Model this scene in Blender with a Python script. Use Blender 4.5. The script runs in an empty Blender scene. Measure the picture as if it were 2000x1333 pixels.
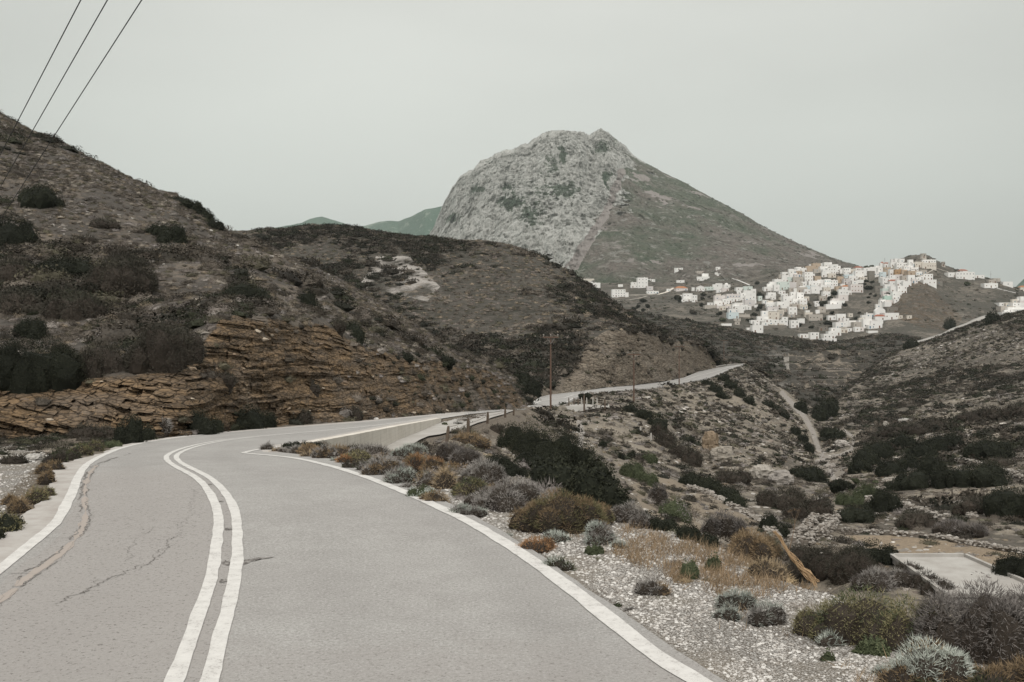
import bpy, math, random
import numpy as np
from mathutils import Vector, Matrix

# ------------------------------------------------------------------ camera, world, sun, exposure
scene = bpy.context.scene
col = scene.collection
F, CX, CY, H = 2000 * 35 / 36.0, 1000.0, 666.5, 2.0
cam_d = bpy.data.cameras.new('camera')
cam_d.lens = 35; cam_d.sensor_width = 36
cam_d.clip_start = 0.1; cam_d.clip_end = 20000
cam = bpy.data.objects.new('camera', cam_d)
cam.location = (0, 0, H); cam.rotation_euler = (math.radians(90), 0, 0)
col.objects.link(cam); scene.camera = cam

SUN_EL, SUN_AZ = math.radians(50), math.radians(184)      # azimuth measured clockwise from +Y
world = bpy.data.worlds.new("World"); scene.world = world
world.use_nodes = True
wt = world.node_tree; wt.nodes.clear()
def wn(t, **k):
    n = wt.nodes.new(t)
    for a, v in k.items(): setattr(n, a, v)
    return n
sky = wn('ShaderNodeTexSky', sky_type='NISHITA', sun_disc=False, sun_elevation=SUN_EL, sun_rotation=SUN_AZ,
         air_density=1.0, dust_density=4.0, ozone_density=1.0)
hsv = wn('ShaderNodeHueSaturation'); hsv.inputs['Saturation'].default_value = 0.12; hsv.inputs['Value'].default_value = 0.9
wt.links.new(sky.outputs[0], hsv.inputs['Color'])
tc = wn('ShaderNodeTexCoord'); sep = wn('ShaderNodeSeparateXYZ')
wt.links.new(tc.outputs['Generated'], sep.inputs[0])
rmp = wn('ShaderNodeValToRGB')          # overcast cloud cover: brighter towards the zenith
cr = rmp.color_ramp
cr.elements[0].position = 0.0; cr.elements[0].color = (4.55, 4.85, 4.5, 1)
cr.elements[1].position = 1.0; cr.elements[1].color = (14.0, 13.8, 13.2, 1)
for p, c in ((0.12, (5.25, 5.5, 5.15)), (0.22, (5.95, 6.15, 5.75)), (0.34, (6.5, 6.6, 6.2)), (0.6, (9.9, 9.8, 9.45))):
    e = cr.elements.new(p); e.color = (*c, 1)
wt.links.new(sep.outputs['Z'], rmp.inputs[0])
cmap = wn('ShaderNodeMapping'); cmap.inputs['Scale'].default_value = (1.0, 1.0, 3.2)
wt.links.new(tc.outputs['Generated'], cmap.inputs[0])
cn = wn('ShaderNodeTexNoise'); cn.inputs['Scale'].default_value = 1.7; cn.inputs['Detail'].default_value = 3; cn.inputs['Roughness'].default_value = 0.45
wt.links.new(cmap.outputs[0], cn.inputs['Vector'])
cm = wn('ShaderNodeMapRange'); cm.inputs[1].default_value = 0.3; cm.inputs[2].default_value = 0.7
cm.inputs[3].default_value = 0.91; cm.inputs[4].default_value = 1.12
wt.links.new(cn.outputs[0], cm.inputs[0])
cmul = wn('ShaderNodeVectorMath', operation='SCALE')
wt.links.new(rmp.outputs[0], cmul.inputs[0]); wt.links.new(cm.outputs[0], cmul.inputs['Scale'])
gd = wn('ShaderNodeVectorMath', operation='DOT_PRODUCT'); gd.inputs[1].default_value = (0.0, 0.976, 0.22)   # lens vignette imitated by a brighter sky around the view axis
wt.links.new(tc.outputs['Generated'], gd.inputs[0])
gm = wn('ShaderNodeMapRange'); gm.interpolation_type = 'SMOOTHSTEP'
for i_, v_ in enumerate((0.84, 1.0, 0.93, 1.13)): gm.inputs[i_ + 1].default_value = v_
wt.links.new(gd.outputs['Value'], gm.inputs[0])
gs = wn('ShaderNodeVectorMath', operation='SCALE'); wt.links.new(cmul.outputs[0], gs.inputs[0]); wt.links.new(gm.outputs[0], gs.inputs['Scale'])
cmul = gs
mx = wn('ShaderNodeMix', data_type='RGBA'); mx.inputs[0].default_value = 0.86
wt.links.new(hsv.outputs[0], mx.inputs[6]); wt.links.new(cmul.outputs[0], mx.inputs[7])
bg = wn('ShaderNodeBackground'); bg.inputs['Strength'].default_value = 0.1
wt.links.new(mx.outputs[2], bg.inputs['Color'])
wo = wn('ShaderNodeOutputWorld'); wt.links.new(bg.outputs[0], wo.inputs['Surface'])

sd = bpy.data.lights.new('sun', 'SUN'); sd.energy = 2.0; sd.angle = math.radians(10); sd.color = (1.0, 0.96, 0.9)
sun = bpy.data.objects.new('sun', sd); col.objects.link(sun)
sdir = Vector((math.sin(SUN_AZ) * math.cos(SUN_EL), math.cos(SUN_AZ) * math.cos(SUN_EL), math.sin(SUN_EL)))
sun.rotation_euler = sdir.to_track_quat('Z', 'Y').to_euler()
scene.view_settings.view_transform = 'Standard'; scene.view_settings.look = 'None'
scene.view_settings.exposure = 0.06; scene.view_settings.gamma = 1.0

# ------------------------------------------------------------------ numeric helpers
RNG = np.random.default_rng(7)
random.seed(7)
_P = RNG.permutation(4096).astype(np.int64)
_V = RNG.random(4096).astype(np.float32) * 2 - 1
def vnoise(x, y, z=None):
    x = np.asarray(x, dtype=np.float64); y = np.asarray(y, dtype=np.float64)
    z = np.zeros_like(x) if z is None else np.asarray(z, dtype=np.float64)
    xi = np.floor(x).astype(np.int64); yi = np.floor(y).astype(np.int64); zi = np.floor(z).astype(np.int64)
    xf = (x - xi); yf = (y - yi); zf = (z - zi)
    u = xf * xf * (3 - 2 * xf); v = yf * yf * (3 - 2 * yf); w = zf * zf * (3 - 2 * zf)
    def h(a, b, c): return _V[_P[(_P[(_P[a & 4095] + b) & 4095] + c) & 4095]]
    r = 0
    for dz, wz in ((0, 1 - w), (1, w)):
        for dy, wy in ((0, 1 - v), (1, v)):
            r = r + wz * wy * ((1 - u) * h(xi, yi + dy, zi + dz) + u * h(xi + 1, yi + dy, zi + dz))
    return r
def fbm(x, y, z=None, s=1.0, o=4, g=0.5, ridge=False):
    t = 0; a = 1.0; n = 0
    for k in range(o):
        f = s * 2.03 ** k
        q = vnoise(x * f + 17.3 * k, y * f - 9.1 * k, None if z is None else z * f + 5.7 * k)
        if ridge: q = 1 - 2 * np.abs(q)
        t = t + a * q; n += a; a *= g
    return t / n
def P3(px, py, Y): return ((px - CX) / F * Y, Y, H - (py - CY) / F * Y)
def sstep(a, b, x):
    t = np.clip((x - a) / (b - a), 0, 1); return t * t * (3 - 2 * t)
def lin(pts, x, k):
    return np.interp(x, [p[0] for p in pts], [p[k] for p in pts])
def seg_dist(px, py, line):
    d = np.full(np.shape(px), 1e9)
    for (x0, y0), (x1, y1) in zip(line[:-1], line[1:]):
        L = (x1 - x0) ** 2 + (y1 - y0) ** 2 + 1e-9
        t = np.clip(((px - x0) * (x1 - x0) + (py - y0) * (y1 - y0)) / L, 0, 1)
        d = np.minimum(d, np.hypot(px - x0 - t * (x1 - x0), py - y0 - t * (y1 - y0)))
    return d
def in_poly(px, py, poly):
    r = np.zeros(np.shape(px), bool); n = len(poly)
    for i in range(n):
        x0, y0 = poly[i]; x1, y1 = poly[(i + 1) % n]
        c = ((y0 > py) != (y1 > py)) & (px < (x1 - x0) * (py - y0) / (y1 - y0 + 1e-12) + x0)
        r ^= c
    return r

def tag(o, label=None, cat=None, group=None, kind=None):
    if label: o['label'] = label
    if cat: o['category'] = cat
    if group: o['group'] = group
    if kind: o['kind'] = kind
    return o
def empty(name, loc=(0, 0, 0), rz=0.0):
    o = bpy.data.objects.new(name, None); col.objects.link(o)
    o.location = loc; o.rotation_euler = (0, 0, rz); o.empty_display_size = 0.2
    return o
def mesh_np(name, V, Fc, mat=None, attrs=None, smooth=True, parent=None, link=True, k=None):
    """V (n,3), Fc (m,k) index array, attrs {name: (n,) or (n,4)}"""
    V = np.asarray(V, dtype=np.float32); Fc = np.asarray(Fc, dtype=np.int32)
    me = bpy.data.meshes.new(name)
    m, kk = Fc.shape
    me.vertices.add(len(V)); me.vertices.foreach_set('co', V.ravel())
    me.loops.add(m * kk); me.loops.foreach_set('vertex_index', Fc.ravel())
    me.polygons.add(m); me.polygons.foreach_set('loop_start', np.arange(0, m * kk, kk, dtype=np.int32))
    me.polygons.foreach_set('use_smooth', np.full(m, smooth, dtype=bool))
    if attrs:
        for an, av in attrs.items():
            av = np.asarray(av, dtype=np.float32)
            if av.ndim == 1:
                a = me.attributes.new(an, 'FLOAT', 'POINT'); a.data.foreach_set('value', av)
            else:
                a = me.attributes.new(an, 'FLOAT_COLOR', 'POINT'); a.data.foreach_set('color', av.ravel())
    me.update(calc_edges=True)
    if mat: me.materials.append(mat)
    if not link: return me
    o = bpy.data.objects.new(name, me); col.objects.link(o)
    if parent: o.parent = parent
    return o
def grid_faces(nr, nc):
    i = np.arange(nr - 1)[:, None] * nc + np.arange(nc - 1)[None, :]
    return np.stack([i, i + 1, i + nc + 1, i + nc], -1).reshape(-1, 4)

# ------------------------------------------------------------------ materials
def new_mat(name, rough=0.9):
    m = bpy.data.materials.new(name); m.use_nodes = True
    nt = m.node_tree; b = nt.nodes['Principled BSDF']
    b.inputs['Roughness'].default_value = rough
    b.inputs['Specular IOR Level'].default_value = 0.2
    return m, nt, b
class NB:
    """small node builder"""
    def __init__(s, nt): s.nt = nt
    def n(s, t, **k):
        n = s.nt.nodes.new(t)
        for a, v in k.items(): setattr(n, a, v)
        return n
    def l(s, a, b): s.nt.links.new(a, b)
    def put(s, sock, v):
        if isinstance(v, (int, float)): sock.default_value = v
        elif isinstance(v, tuple): sock.default_value = (*v, 1) if len(v) == 3 and len(sock.default_value) == 4 else v
        else: s.l(v, sock)
    def pos(s):
        return s.n('ShaderNodeNewGeometry').outputs['Position']
    def mapping(s, vec, scale=(1, 1, 1), rot=(0, 0, 0)):
        m = s.n('ShaderNodeMapping'); s.l(vec, m.inputs[0]); m.inputs['Scale'].default_value = scale; m.inputs['Rotation'].default_value = rot
        return m.outputs[0]
    def noise(s, vec, scale, detail=4, rough=0.55, dist=0.0):
        n = s.n('ShaderNodeTexNoise'); s.l(vec, n.inputs['Vector'])
        n.inputs['Scale'].default_value = scale; n.inputs['Detail'].default_value = detail
        n.inputs['Roughness'].default_value = rough; n.inputs['Distortion'].default_value = dist
        return n.outputs[0]
    def voro(s, vec, scale, feature='F1', out=0, rnd=1.0):
        n = s.n('ShaderNodeTexVoronoi', feature=feature); s.l(vec, n.inputs['Vector'])
        n.inputs['Scale'].default_value = scale; n.inputs['Randomness'].default_value = rnd
        return n.outputs[out]
    def rng(s, v, a, b, c=0.0, d=1.0, clamp=True):
        m = s.n('ShaderNodeMapRange'); s.put(m.inputs[0], v); m.clamp = clamp
        for i, x in enumerate((a, b, c, d)): m.inputs[i + 1].default_value = x
        return m.outputs[0]
    def mix(s, f, a, b, mode='MIX'):
        m = s.n('ShaderNodeMix', data_type='RGBA', blend_type=mode)
        s.put(m.inputs[0], f); s.put(m.inputs[6], a); s.put(m.inputs[7], b)
        return m.outputs[2]
    def math(s, op, a, b=0.0, clamp=False):
        m = s.n('ShaderNodeMath', operation=op, use_clamp=clamp); s.put(m.inputs[0], a); s.put(m.inputs[1], b)
        return m.outputs[0]
    def attr(s, name, out='Fac'):
        a = s.n('ShaderNodeAttribute', attribute_name=name); return a.outputs[out]
    def bump(s, h, strength=0.5, dist=0.1):
        b = s.n('ShaderNodeBump'); s.put(b.inputs['Height'], h); b.inputs['Strength'].default_value = strength
        b.inputs['Distance'].default_value = dist; return b.outputs[0]

def terrain_mat(name, k=1.0, soil=((0.20, 0.17, 0.135), (0.115, 0.10, 0.082)), veg=((0.050, 0.047, 0.038), (0.10, 0.092, 0.085)),
                rock=((0.30, 0.185, 0.10), (0.13, 0.085, 0.055)), pale=(0.40, 0.37, 0.34), strata=(0.0, 0.35, 0.2), bump=0.6, bd=None, vegbias=0.0):
    """k = feature size in metres. attributes: rock, pale, veg"""
    m, nt, b = new_mat(name); N = NB(nt); p = N.pos()
    n1 = N.noise(p, 0.22 / k, 5, 0.6); n2 = N.noise(p, 1.6 / k, 5, 0.7); n3 = N.noise(p, 6.0 / k, 3, 0.7)
    c = N.mix(N.rng(n1, 0.35, 0.65), soil[0], soil[1])
    c = N.mix(N.rng(n3, 0.55, 0.75, 0, 0.6), c, tuple(min(1, x * 1.8) for x in soil[0]))
    # small scrub and its colour changes
    v1 = N.voro(p, 1.3 / k, 'F1', 0); 
    vc = N.mix(N.rng(n2, 0.4, 0.6), veg[0], veg[1])
    vf = N.math('ADD', N.math('MULTIPLY', N.rng(n2, 0.35, 0.65), 0.6), N.math('MULTIPLY', N.rng(n1, 0.3, 0.7), 0.5))
    vf = N.math('ADD', vf, N.math('SUBTRACT', N.attr('veg'), 0.62 - vegbias))
    vf = N.rng(vf, 0.42, 0.58)
    c = N.mix(vf, c, vc)
    c = N.mix(N.attr('brown'), c, N.mix(N.rng(n3, 0.35, 0.65), (0.30, 0.235, 0.165), (0.20, 0.155, 0.11)))
    # bedded rock
    mp = N.mapping(p, (0.35 / k, 0.35 / k, 2.6 / k), strata)
    r1 = N.noise(mp, 1.0, 6, 0.65, 0.4); r2 = N.noise(N.mapping(p, (1.0 / k, 1.0 / k, 5.0 / k), strata), 1.0, 5, 0.7, 0.6)
    rc = N.mix(N.rng(r1, 0.38, 0.62), rock[0], rock[1])
    rc = N.mix(N.rng(r2, 0.56, 0.64, 0, 0.85), rc, tuple(x * 0.28 for x in rock[1]))
    rc = N.mix(N.rng(n1, 0.5, 0.72, 0, 0.6), rc, tuple(0.5 * (x + y) for x, y in zip(rock[0], (0.33, 0.31, 0.29))))
    fr = N.voro(N.mapping(p, (1.5 / k, 1.5 / k, 5.0 / k), strata), 1.0, 'F1', 1)
    rc = N.mix(N.rng(fr, 0.0, 1.0, 0.0, 0.55), rc, tuple(x * 0.55 for x in rock[1]))
    fe = N.voro(N.mapping(p, (2.2 / k, 2.2 / k, 7.0 / k), strata), 1.0, 'DISTANCE_TO_EDGE', 0)
    rc = N.mix(N.rng(fe, 0.0, 0.06, 0.75, 0.0), rc, tuple(x * 0.22 for x in rock[1]))
    rc = N.mix(N.rng(n3, 0.55, 0.72, 0, 0.5), rc, tuple(min(1, x * 1.35) for x in rock[0]))
    ra = N.math('ADD', N.attr('rock'), N.math('MULTIPLY', N.math('SUBTRACT', n2, 0.5), 0.9))
    rf = N.rng(ra, 0.42, 0.58)
    c = N.mix(rf, c, rc)
    pa = N.math('ADD', N.attr('pale'), N.math('MULTIPLY', N.math('SUBTRACT', n2, 0.5), 0.5))
    pc = N.mix(N.rng(n3, 0.35, 0.65), pale, tuple(x * 0.62 for x in pale))
    c = N.mix(N.rng(pa, 0.4, 0.6), c, pc)
    N.l(c, b.inputs['Base Color'])
    hgt = N.math('ADD', N.math('MULTIPLY', n2, 0.6), N.math('MULTIPLY', n3, 0.4))
    hgt = N.math('ADD', hgt, N.math('MULTIPLY', N.math('ADD', N.math('MULTIPLY', r2, -0.9), N.math('ADD', N.math('MULTIPLY', fr, 0.9), N.rng(fe, 0, 0.1, -0.5, 0.0))), rf))
    N.l(N.bump(hgt, bump, bd or 0.35 * k), b.inputs['Normal'])
    return m

def leaf_mat(name, c, var=0.35, rough=0.85, attr=False, mottle=0.0):
    m, nt, b = new_mat(name, rough); N = NB(nt)
    oi = N.n('ShaderNodeObjectInfo'); p = N.pos()
    base = N.attr('tint', 'Color') if attr else c
    v = N.noise(p, 2.2 if not attr else 0.5, 3, 0.6)
    f = N.rng(v, 0.3, 0.7, 1 - var, 1 + var)
    r = N.rng(oi.outputs['Random'], 0, 1, 0.88, 1.12)
    sc = N.n('ShaderNodeVectorMath', operation='SCALE'); N.put(sc.inputs[0], base if not isinstance(base, tuple) else base)
    if isinstance(base, tuple): sc.inputs[0].default_value = base
    N.l(N.math('MULTIPLY', f, r), sc.inputs['Scale'])
    out = sc.outputs[0]
    if mottle:
        q = N.noise(p, 5.0, 3, 0.7)
        out = N.mix(N.rng(q, 0.52, 0.66, 0, mottle), out, (0.20, 0.135, 0.075))
    N.l(out, b.inputs['Base Color'])
    return m
# ------------------------------------------------------------------ terrain
SHEETS = {}
class Sheet:
    """A hillside: cross-section curves (px, py, distance) seen along its foot, flank, ridge and far side, joined into one relief."""
    def __init__(s, name, curves, rows, px0, px1, nc, amp=0.0, sc=1.0, amp2=0.0, strata=None, flat=None, tension=0.6, seed=0, ampf=None):
        s.px = np.linspace(px0, px1, nc)
        ctr = np.array([[P3(x, lin(c, x, 1), lin(c, x, 2)) for x in s.px] for c in curves])    # K,nc,3
        K = len(curves); out = []; tt = []
        for k in range(K - 1):
            p1, p2 = ctr[k], ctr[k + 1]
            p0 = ctr[k - 1] if k else p1; p3 = ctr[k + 2] if k + 2 < K else p2
            m1 = (p2 - p0) * 0.5 * tension; m2 = (p3 - p1) * 0.5 * tension
            n = rows[k]; t = np.linspace(0, 1, n, endpoint=(k == K - 2))[:, None, None]
            a = (2 * t ** 3 - 3 * t ** 2 + 1) * p1 + (t ** 3 - 2 * t ** 2 + t) * m1 + (-2 * t ** 3 + 3 * t ** 2) * p2 + (t ** 3 - t ** 2) * m2
            out.append(a); tt.append(k + t[:, 0, 0])
        V = np.concatenate(out, 0); s.t = np.concatenate(tt)
        s.base = V.copy(); s.nr, s.nc = V.shape[:2]
        X, Y, Z = V[..., 0], V[..., 1], V[..., 2]
        if amp:
            d = fbm(X + seed, Y, Z * 0.6, 1.0 / sc, 5, 0.5) * amp
            if ampf is not None: d = d * ampf(s)
            V[..., 2] += d
        if amp2: V[..., 2] += fbm(X, Y, Z, 4.0 / sc, 3, 0.6, True) * amp2
        s.V = V
        s.scr_x = CX + V[..., 0] / V[..., 1] * F; s.scr_y = CY - (V[..., 2] - H) / V[..., 1] * F
        s.A = {}
        SHEETS[name] = s; s.name = name
    def push(s, dy, dz=0):       # move the surface nearer / farther without losing the column structure
        Yn = s.V[..., 1] + dy; s.V[..., 0] *= Yn / s.V[..., 1]; s.V[..., 2] += dz; s.V[..., 1] = Yn
        s.scr_y = CY - (s.V[..., 2] - H) / s.V[..., 1] * F
    def build(s, obname, mat, label):
        A = {k: np.zeros(s.nr * s.nc) for k in ('rock', 'pale', 'veg')}
        A['veg'] += 0.5
        s.A.setdefault('brown', 0.0)
        for k, v in s.A.items(): A[k] = np.broadcast_to(v, (s.nr, s.nc)).ravel()
        o = mesh_np(obname, s.V.reshape(-1, 3), grid_faces(s.nr, s.nc), mat, A)
        tag(o, label, None, None, 'structure'); return o
    def hit(s, px, py):
        c = (px - s.px[0]) / (s.px[-1] - s.px[0]) * (s.nc - 1)
        if c < 0 or c > s.nc - 1: return None
        i = min(int(c), s.nc - 2); f = c - i
        sy = s.scr_y[:, i] * (1 - f) + s.scr_y[:, i + 1] * f
        V = s.V[:, i] * (1 - f) + s.V[:, i + 1] * f
        k = np.nonzero((sy[:-1] - py) * (sy[1:] - py) <= 0)[0]
        if len(k) == 0: return None
        best = None
        for q in k:
            t = (py - sy[q]) / (sy[q + 1] - sy[q] + 1e-9); p = V[q] * (1 - t) + V[q + 1] * t
            if best is None or p[1] < best[1]: best = p
        return best
    def at(s, px, Y):
        c = (px - s.px[0]) / (s.px[-1] - s.px[0]) * (s.nc - 1)
        i = int(min(max(c, 0), s.nc - 2)); f = min(max(c - i, 0), 1)
        V = s.V[:, i] * (1 - f) + s.V[:, i + 1] * f
        j = np.argsort(V[:, 1]); return np.interp(Y, V[j, 1], V[j, 2])
def ground(px, py, only=None, _d=0):
    best = None
    for n, s in SHEETS.items():
        if only and n not in only: continue
        h = s.hit(px, py)
        if h is not None and (best is None or h[1] < best[1]): best = h
    if best is None and _d < 16: return ground(px, py + 1.5, only, _d + 1.5)
    return best

ROADZ = [(0, 0), (10, 0), (14, -.06), (18, -.25), (22, -.5), (29, -.91), (33, -1.12), (40, -1.46), (52, -2.09), (70, -3.1), (88, -4.2), (110, -5.4), (130, -6.25), (150, -6.4), (400, -6.4)]
_yy = np.linspace(2, 130, 2600); _zz = np.interp(_yy, [a for a, b in ROADZ], [b for a, b in ROADZ])
_zz = np.convolve(np.pad(_zz, 30, 'edge'), np.ones(61) / 61, 'valid')
def zr(Y): return np.interp(Y, _yy, _zz)
_pp = CY + (H - _zz) / _yy * F
def Yof(py): return np.interp(-np.asarray(py, dtype=float), -_pp, _yy)     # distance on the road surface seen at image row py
def road_pt(px, py, dz=0.0):
    Y = float(Yof(py)); return ((px - CX) / F * Y, Y, float(zr(Y)) + dz)

# road outlines (image px of the photograph), unprojected onto the road surface
PAVE_L = [(-420, 1450), (-260, 1250), (-60, 1085), (0, 1045), (50, 1008), (92, 965), (104, 930), (112, 908), (140, 900), (168, 894), (200, 884), (250, 867), (330, 855), (400, 847), (520, 837), (620, 829), (720, 821), (820, 812), (900, 805), (960, 800.2), (1000, 798.5), (1030, 797.6)]
PAVE_R = [(1620, 1450), (1500, 1390), (1425, 1338), (1345, 1288), (1270, 1235), (1200, 1182), (1120, 1127), (1060, 1088), (990, 1044), (930, 1010), (885, 985), (820, 957), (740, 924), (680, 903), (620, 892), (560, 884.5), (520, 881), (540, 877), (600, 868), (640, 861), (700, 849), (780, 833.5), (860, 818.5), (900, 812), (960, 805.5), (1000, 802), (1030, 799.5)]
LINE_L = [(-330, 1400), (-150, 1222), (0, 1113), (16, 1100), (62, 1062), (105, 1026), (130, 985), (145, 953), (153, 932), (165, 913), (185, 898), (210, 886), (240, 875), (300, 862), (380, 851.5), (500, 841), (600, 833.5), (700, 825.5), (800, 816), (900, 807), (960, 801.6), (1000, 799.4), (1028, 798)]
LINE_R = [(1520, 1430), (1440, 1378), (1380, 1340), (1320, 1308), (1260, 1266), (1200, 1217), (1140, 1170), (1080, 1125), (1020, 1082), (960, 1045), (903, 1013), (846, 986), (788, 961), (711, 931), (634, 908), (549, 892), (510, 888.5), (480, 886)]
LINE_R2 = [(480, 886), (476, 884.2), (492, 880.5), (560, 871.5), (620, 863), (700, 848), (780, 832.5), (860, 817.5), (900, 811), (960, 804.5), (1000, 801.2), (1028, 799)]
CENTRE = [(330, 1450), (352, 1390), (376, 1333), (398, 1262), (414, 1202), (428, 1160), (435, 1135), (441, 1100), (443, 1072), (445, 1033), (443, 1000), (435, 981), (426, 965), (415, 950), (402, 938), (389, 929), (371, 920), (355, 912), (342, 904), (336, 898), (334, 893), (338, 888), (347, 883), (362, 877), (385, 870.5), (432, 861.5), (505, 853), (620, 843), (700, 835), (800, 823), (900, 810.5), (960, 804), (1000, 801), (1028, 799)]
def wpoly(line, step=0.35, sm=5):
    """image polyline -> smooth world polyline on the road"""
    p = np.array([road_pt(x, y) for x, y in line])
    d = np.concatenate([[0], np.cumsum(np.hypot(*np.diff(p[:, :2], axis=0).T))])
    n = max(8, int(d[-1] / step)); s = np.linspace(0, d[-1], n)
    # cubic hermite
    tan = np.gradient(p, d, axis=0)
    i = np.clip(np.searchsorted(d, s, side='right') - 1, 0, len(d) - 2)
    h = (d[i + 1] - d[i])[:, None]; t = ((s - d[i]) / (d[i + 1] - d[i]))[:, None]
    q = (2 * t ** 3 - 3 * t ** 2 + 1) * p[i] + (t ** 3 - 2 * t ** 2 + t) * h * tan[i] + (-2 * t ** 3 + 3 * t ** 2) * p[i + 1] + (t ** 3 - t ** 2) * h * tan[i + 1]
    ker = np.ones(sm) / sm; hf = sm // 2
    for _ in range(2):
        for a in (0, 1): q[hf:-hf, a] = np.convolve(q[:, a], ker, 'valid')
    q[:, 2] = zr(q[:, 1]); return q
RL_w = wpoly(PAVE_L); RR_w = wpoly(PAVE_R)
def road_x(Y):   # left and right pavement edge at distance Y (arrays)
    def side(w, pick):
        # may fold near the junction: take the extreme crossing
        out = np.full(np.shape(Y), np.nan)
        for a, b in zip(w[:-1], w[1:]):
            lo, hi = min(a[1], b[1]), max(a[1], b[1])
            k = (Y >= lo) & (Y <= hi)
            x = a[0] + (Y - a[1]) / (b[1] - a[1] + 1e-9) * (b[0] - a[0])
            out = np.where(k, np.where(np.isnan(out), x, pick(out, x)), out)
        return out
    return side(RL_w, np.minimum), side(RR_w, np.minimum)

# brow of the roadside shoulder (beyond it the embankment falls away), world coordinates on the road plane
BROW = [(2600, 1330), (2300, 1290), (2100, 1255), (1850, 1215), (1690, 1170), (1560, 1138), (1450, 1105), (1350, 1050), (1240, 1000), (1120, 962), (1020, 925), (940, 905), (860, 893), (800, 888), (760, 884.5), (735, 872), (800, 852)]
brow_w = np.array([road_pt(x, y)[:2] for x, y in BROW])
# roadside sheet N : the ground under and beside the road, built on the road's own long profile
nrN, ncN = 420, 900
Yrow = 2.5 * (150 / 2.5) ** (np.linspace(0, 1, nrN) ** 0.92)
pxN = np.linspace(-700, 2500, ncN)
class NS(Sheet):
    def __init__(s):
        s.px = pxN; s.nr, s.nc = nrN, ncN
        Y = np.repeat(Yrow[:, None], ncN, 1); X = (pxN[None, :] - CX) / F * Y
        L, R = road_x(Yrow); L = np.where(np.isnan(L), -20, L)[:, None]; R = np.where(np.isnan(R), 5, R)[:, None]
        z = zr(Y) - 0.035
        off_r = X - R; off_l = L - X
        # brow distance: signed by comparing with brow x at this Y
        bo = brow_w[np.argsort(brow_w[:, 1])]
        bx = np.interp(Y, bo[:, 1], bo[:, 0])
        bx = np.where(Y > 24, np.interp(Y, [24, 32, 38, 43, 48, 54, 72, 90, 120], [-3.0, -4.0, -3.5, -2.8, -1.6, -0.8, 0.1, 0.8, 2.2]), bx)
        s.dist_brow = X - bx
        d = np.maximum(0, X - bx)
        rough = sstep(0.05, 0.8, off_r) + sstep(0.1, 1.0, off_l)
        z = z + rough * (fbm(X, Y, None, 0.8, 4) * 0.06 + fbm(X, Y, None, 6, 3) * 0.012)
        z = z + sstep(0.3, 6, off_l) * 0.25 * fbm(X, Y, None, 0.25, 3)
        z = z - np.where(d > 0, 0.62 * d - 0.25 * (1 - np.exp(-d * 1.2)), 0) * (1 + 0.12 * fbm(X, Y, None, 0.5, 3))
        z = z - sstep(0, 0.15, d) * 0
        s.V = np.stack([X, Y, z], -1); s.base = s.V.copy()
        s.scr_x = CX + X / Y * F; s.scr_y = CY - (z - H) / Y * F
        s.off_r, s.off_l = off_r, off_l
        s.A = {}; SHEETS['N'] = s; s.name = 'N'
sN = NS()
# side ramp lies lower than the main road, behind the retaining wall
RAMP = [(735, 897, 36.5), (770, 880, 38.5), (800, 866, 43), (840, 846, 49.5), (866, 833, 54), (900, 826, 57.5), (940, 818.5, 64), (985, 807.5, 82), (1003, 803.5, 94)]
rampz = lambda Y: np.interp(Y, [32, 36, 40, 46, 52, 58, 66, 84, 94], [-1.93, -1.95, -1.96, -2.13, -2.27, -2.5, -2.95, -3.95, -4.5])
X, Y = sN.V[..., 0], sN.V[..., 1]
k = (Y > 24) & (Y < 100) & (sN.off_r > np.where((Y > 27.8) & (Y < 54), -0.12, 0.25))
zt = np.interp(Y, [24, 30, 36, 40, 46, 52, 58, 66, 84, 94, 100], [-1.2, -1.75, -1.97, -2.0, -2.17, -2.31, -2.54, -3.0, -4.0, -4.6, -5.0]) - 0.04
dd = np.maximum(0, sN.dist_brow)
zt = zt - 0.55 * dd
sN.V[..., 2] = np.where(k, np.minimum(zt + fbm(X, Y, None, 1.1, 3) * 0.05 * (dd > 0), sN.V[..., 2]), sN.V[..., 2])
sN.scr_y = CY - (sN.V[..., 2] - H) / sN.V[..., 1] * F

SX = lambda s: s.scr_x
# --- left hill (G)
g = []
g.append([(-500, 885, 27), (-300, 872, 29), (0, 864, 31.5), (230, 862, 32), (300, 862, 31.5), (400, 853, 34), (520, 840, 41), (700, 827, 50), (850, 816, 69), (960, 808, 94), (1030, 806, 116), (1060, 812, 122)])
g.append([(-500, 780, 32), (-300, 770, 33), (0, 752, 35), (130, 738, 36), (270, 732, 35.5), (370, 700, 37), (430, 628, 41), (520, 612, 46), (640, 640, 55), (720, 680, 62), (800, 706, 72), (880, 718, 86), (950, 722, 104), (1000, 752, 118), (1030, 796, 122), (1060, 815, 126)])
g.append([(-500, 500, 72), (-300, 500, 68), (0, 510, 62), (270, 565, 58), (430, 560, 58), (520, 572, 62), (640, 608, 68), (720, 650, 75), (800, 682, 84), (880, 703, 96), (950, 716, 110), (1000, 748, 121), (1030, 796, 125), (1060, 815, 128)])
g.append([(-500, -20, 118), (-300, 60, 118), (0, 226, 115), (60, 258, 114), (120, 279, 112), (250, 347, 108), (300, 372, 107), (340, 382, 105), (380, 410, 105), (410, 432, 104), (430, 443, 104), (500, 475, 105), (560, 500, 106), (640, 540, 108), (700, 572, 110), (800, 630, 114), (880, 680, 118), (940, 704, 122), (985, 728, 125), (1012, 765, 126), (1030, 795, 127), (1060, 816, 130)])
g.append([(x, y + 70 + max(0, (500 - x)) * 0.05, d + 40) for x, y, d in g[3]])
g.append([(x, y + 330, d + 90) for x, y, d in g[3]])
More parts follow.
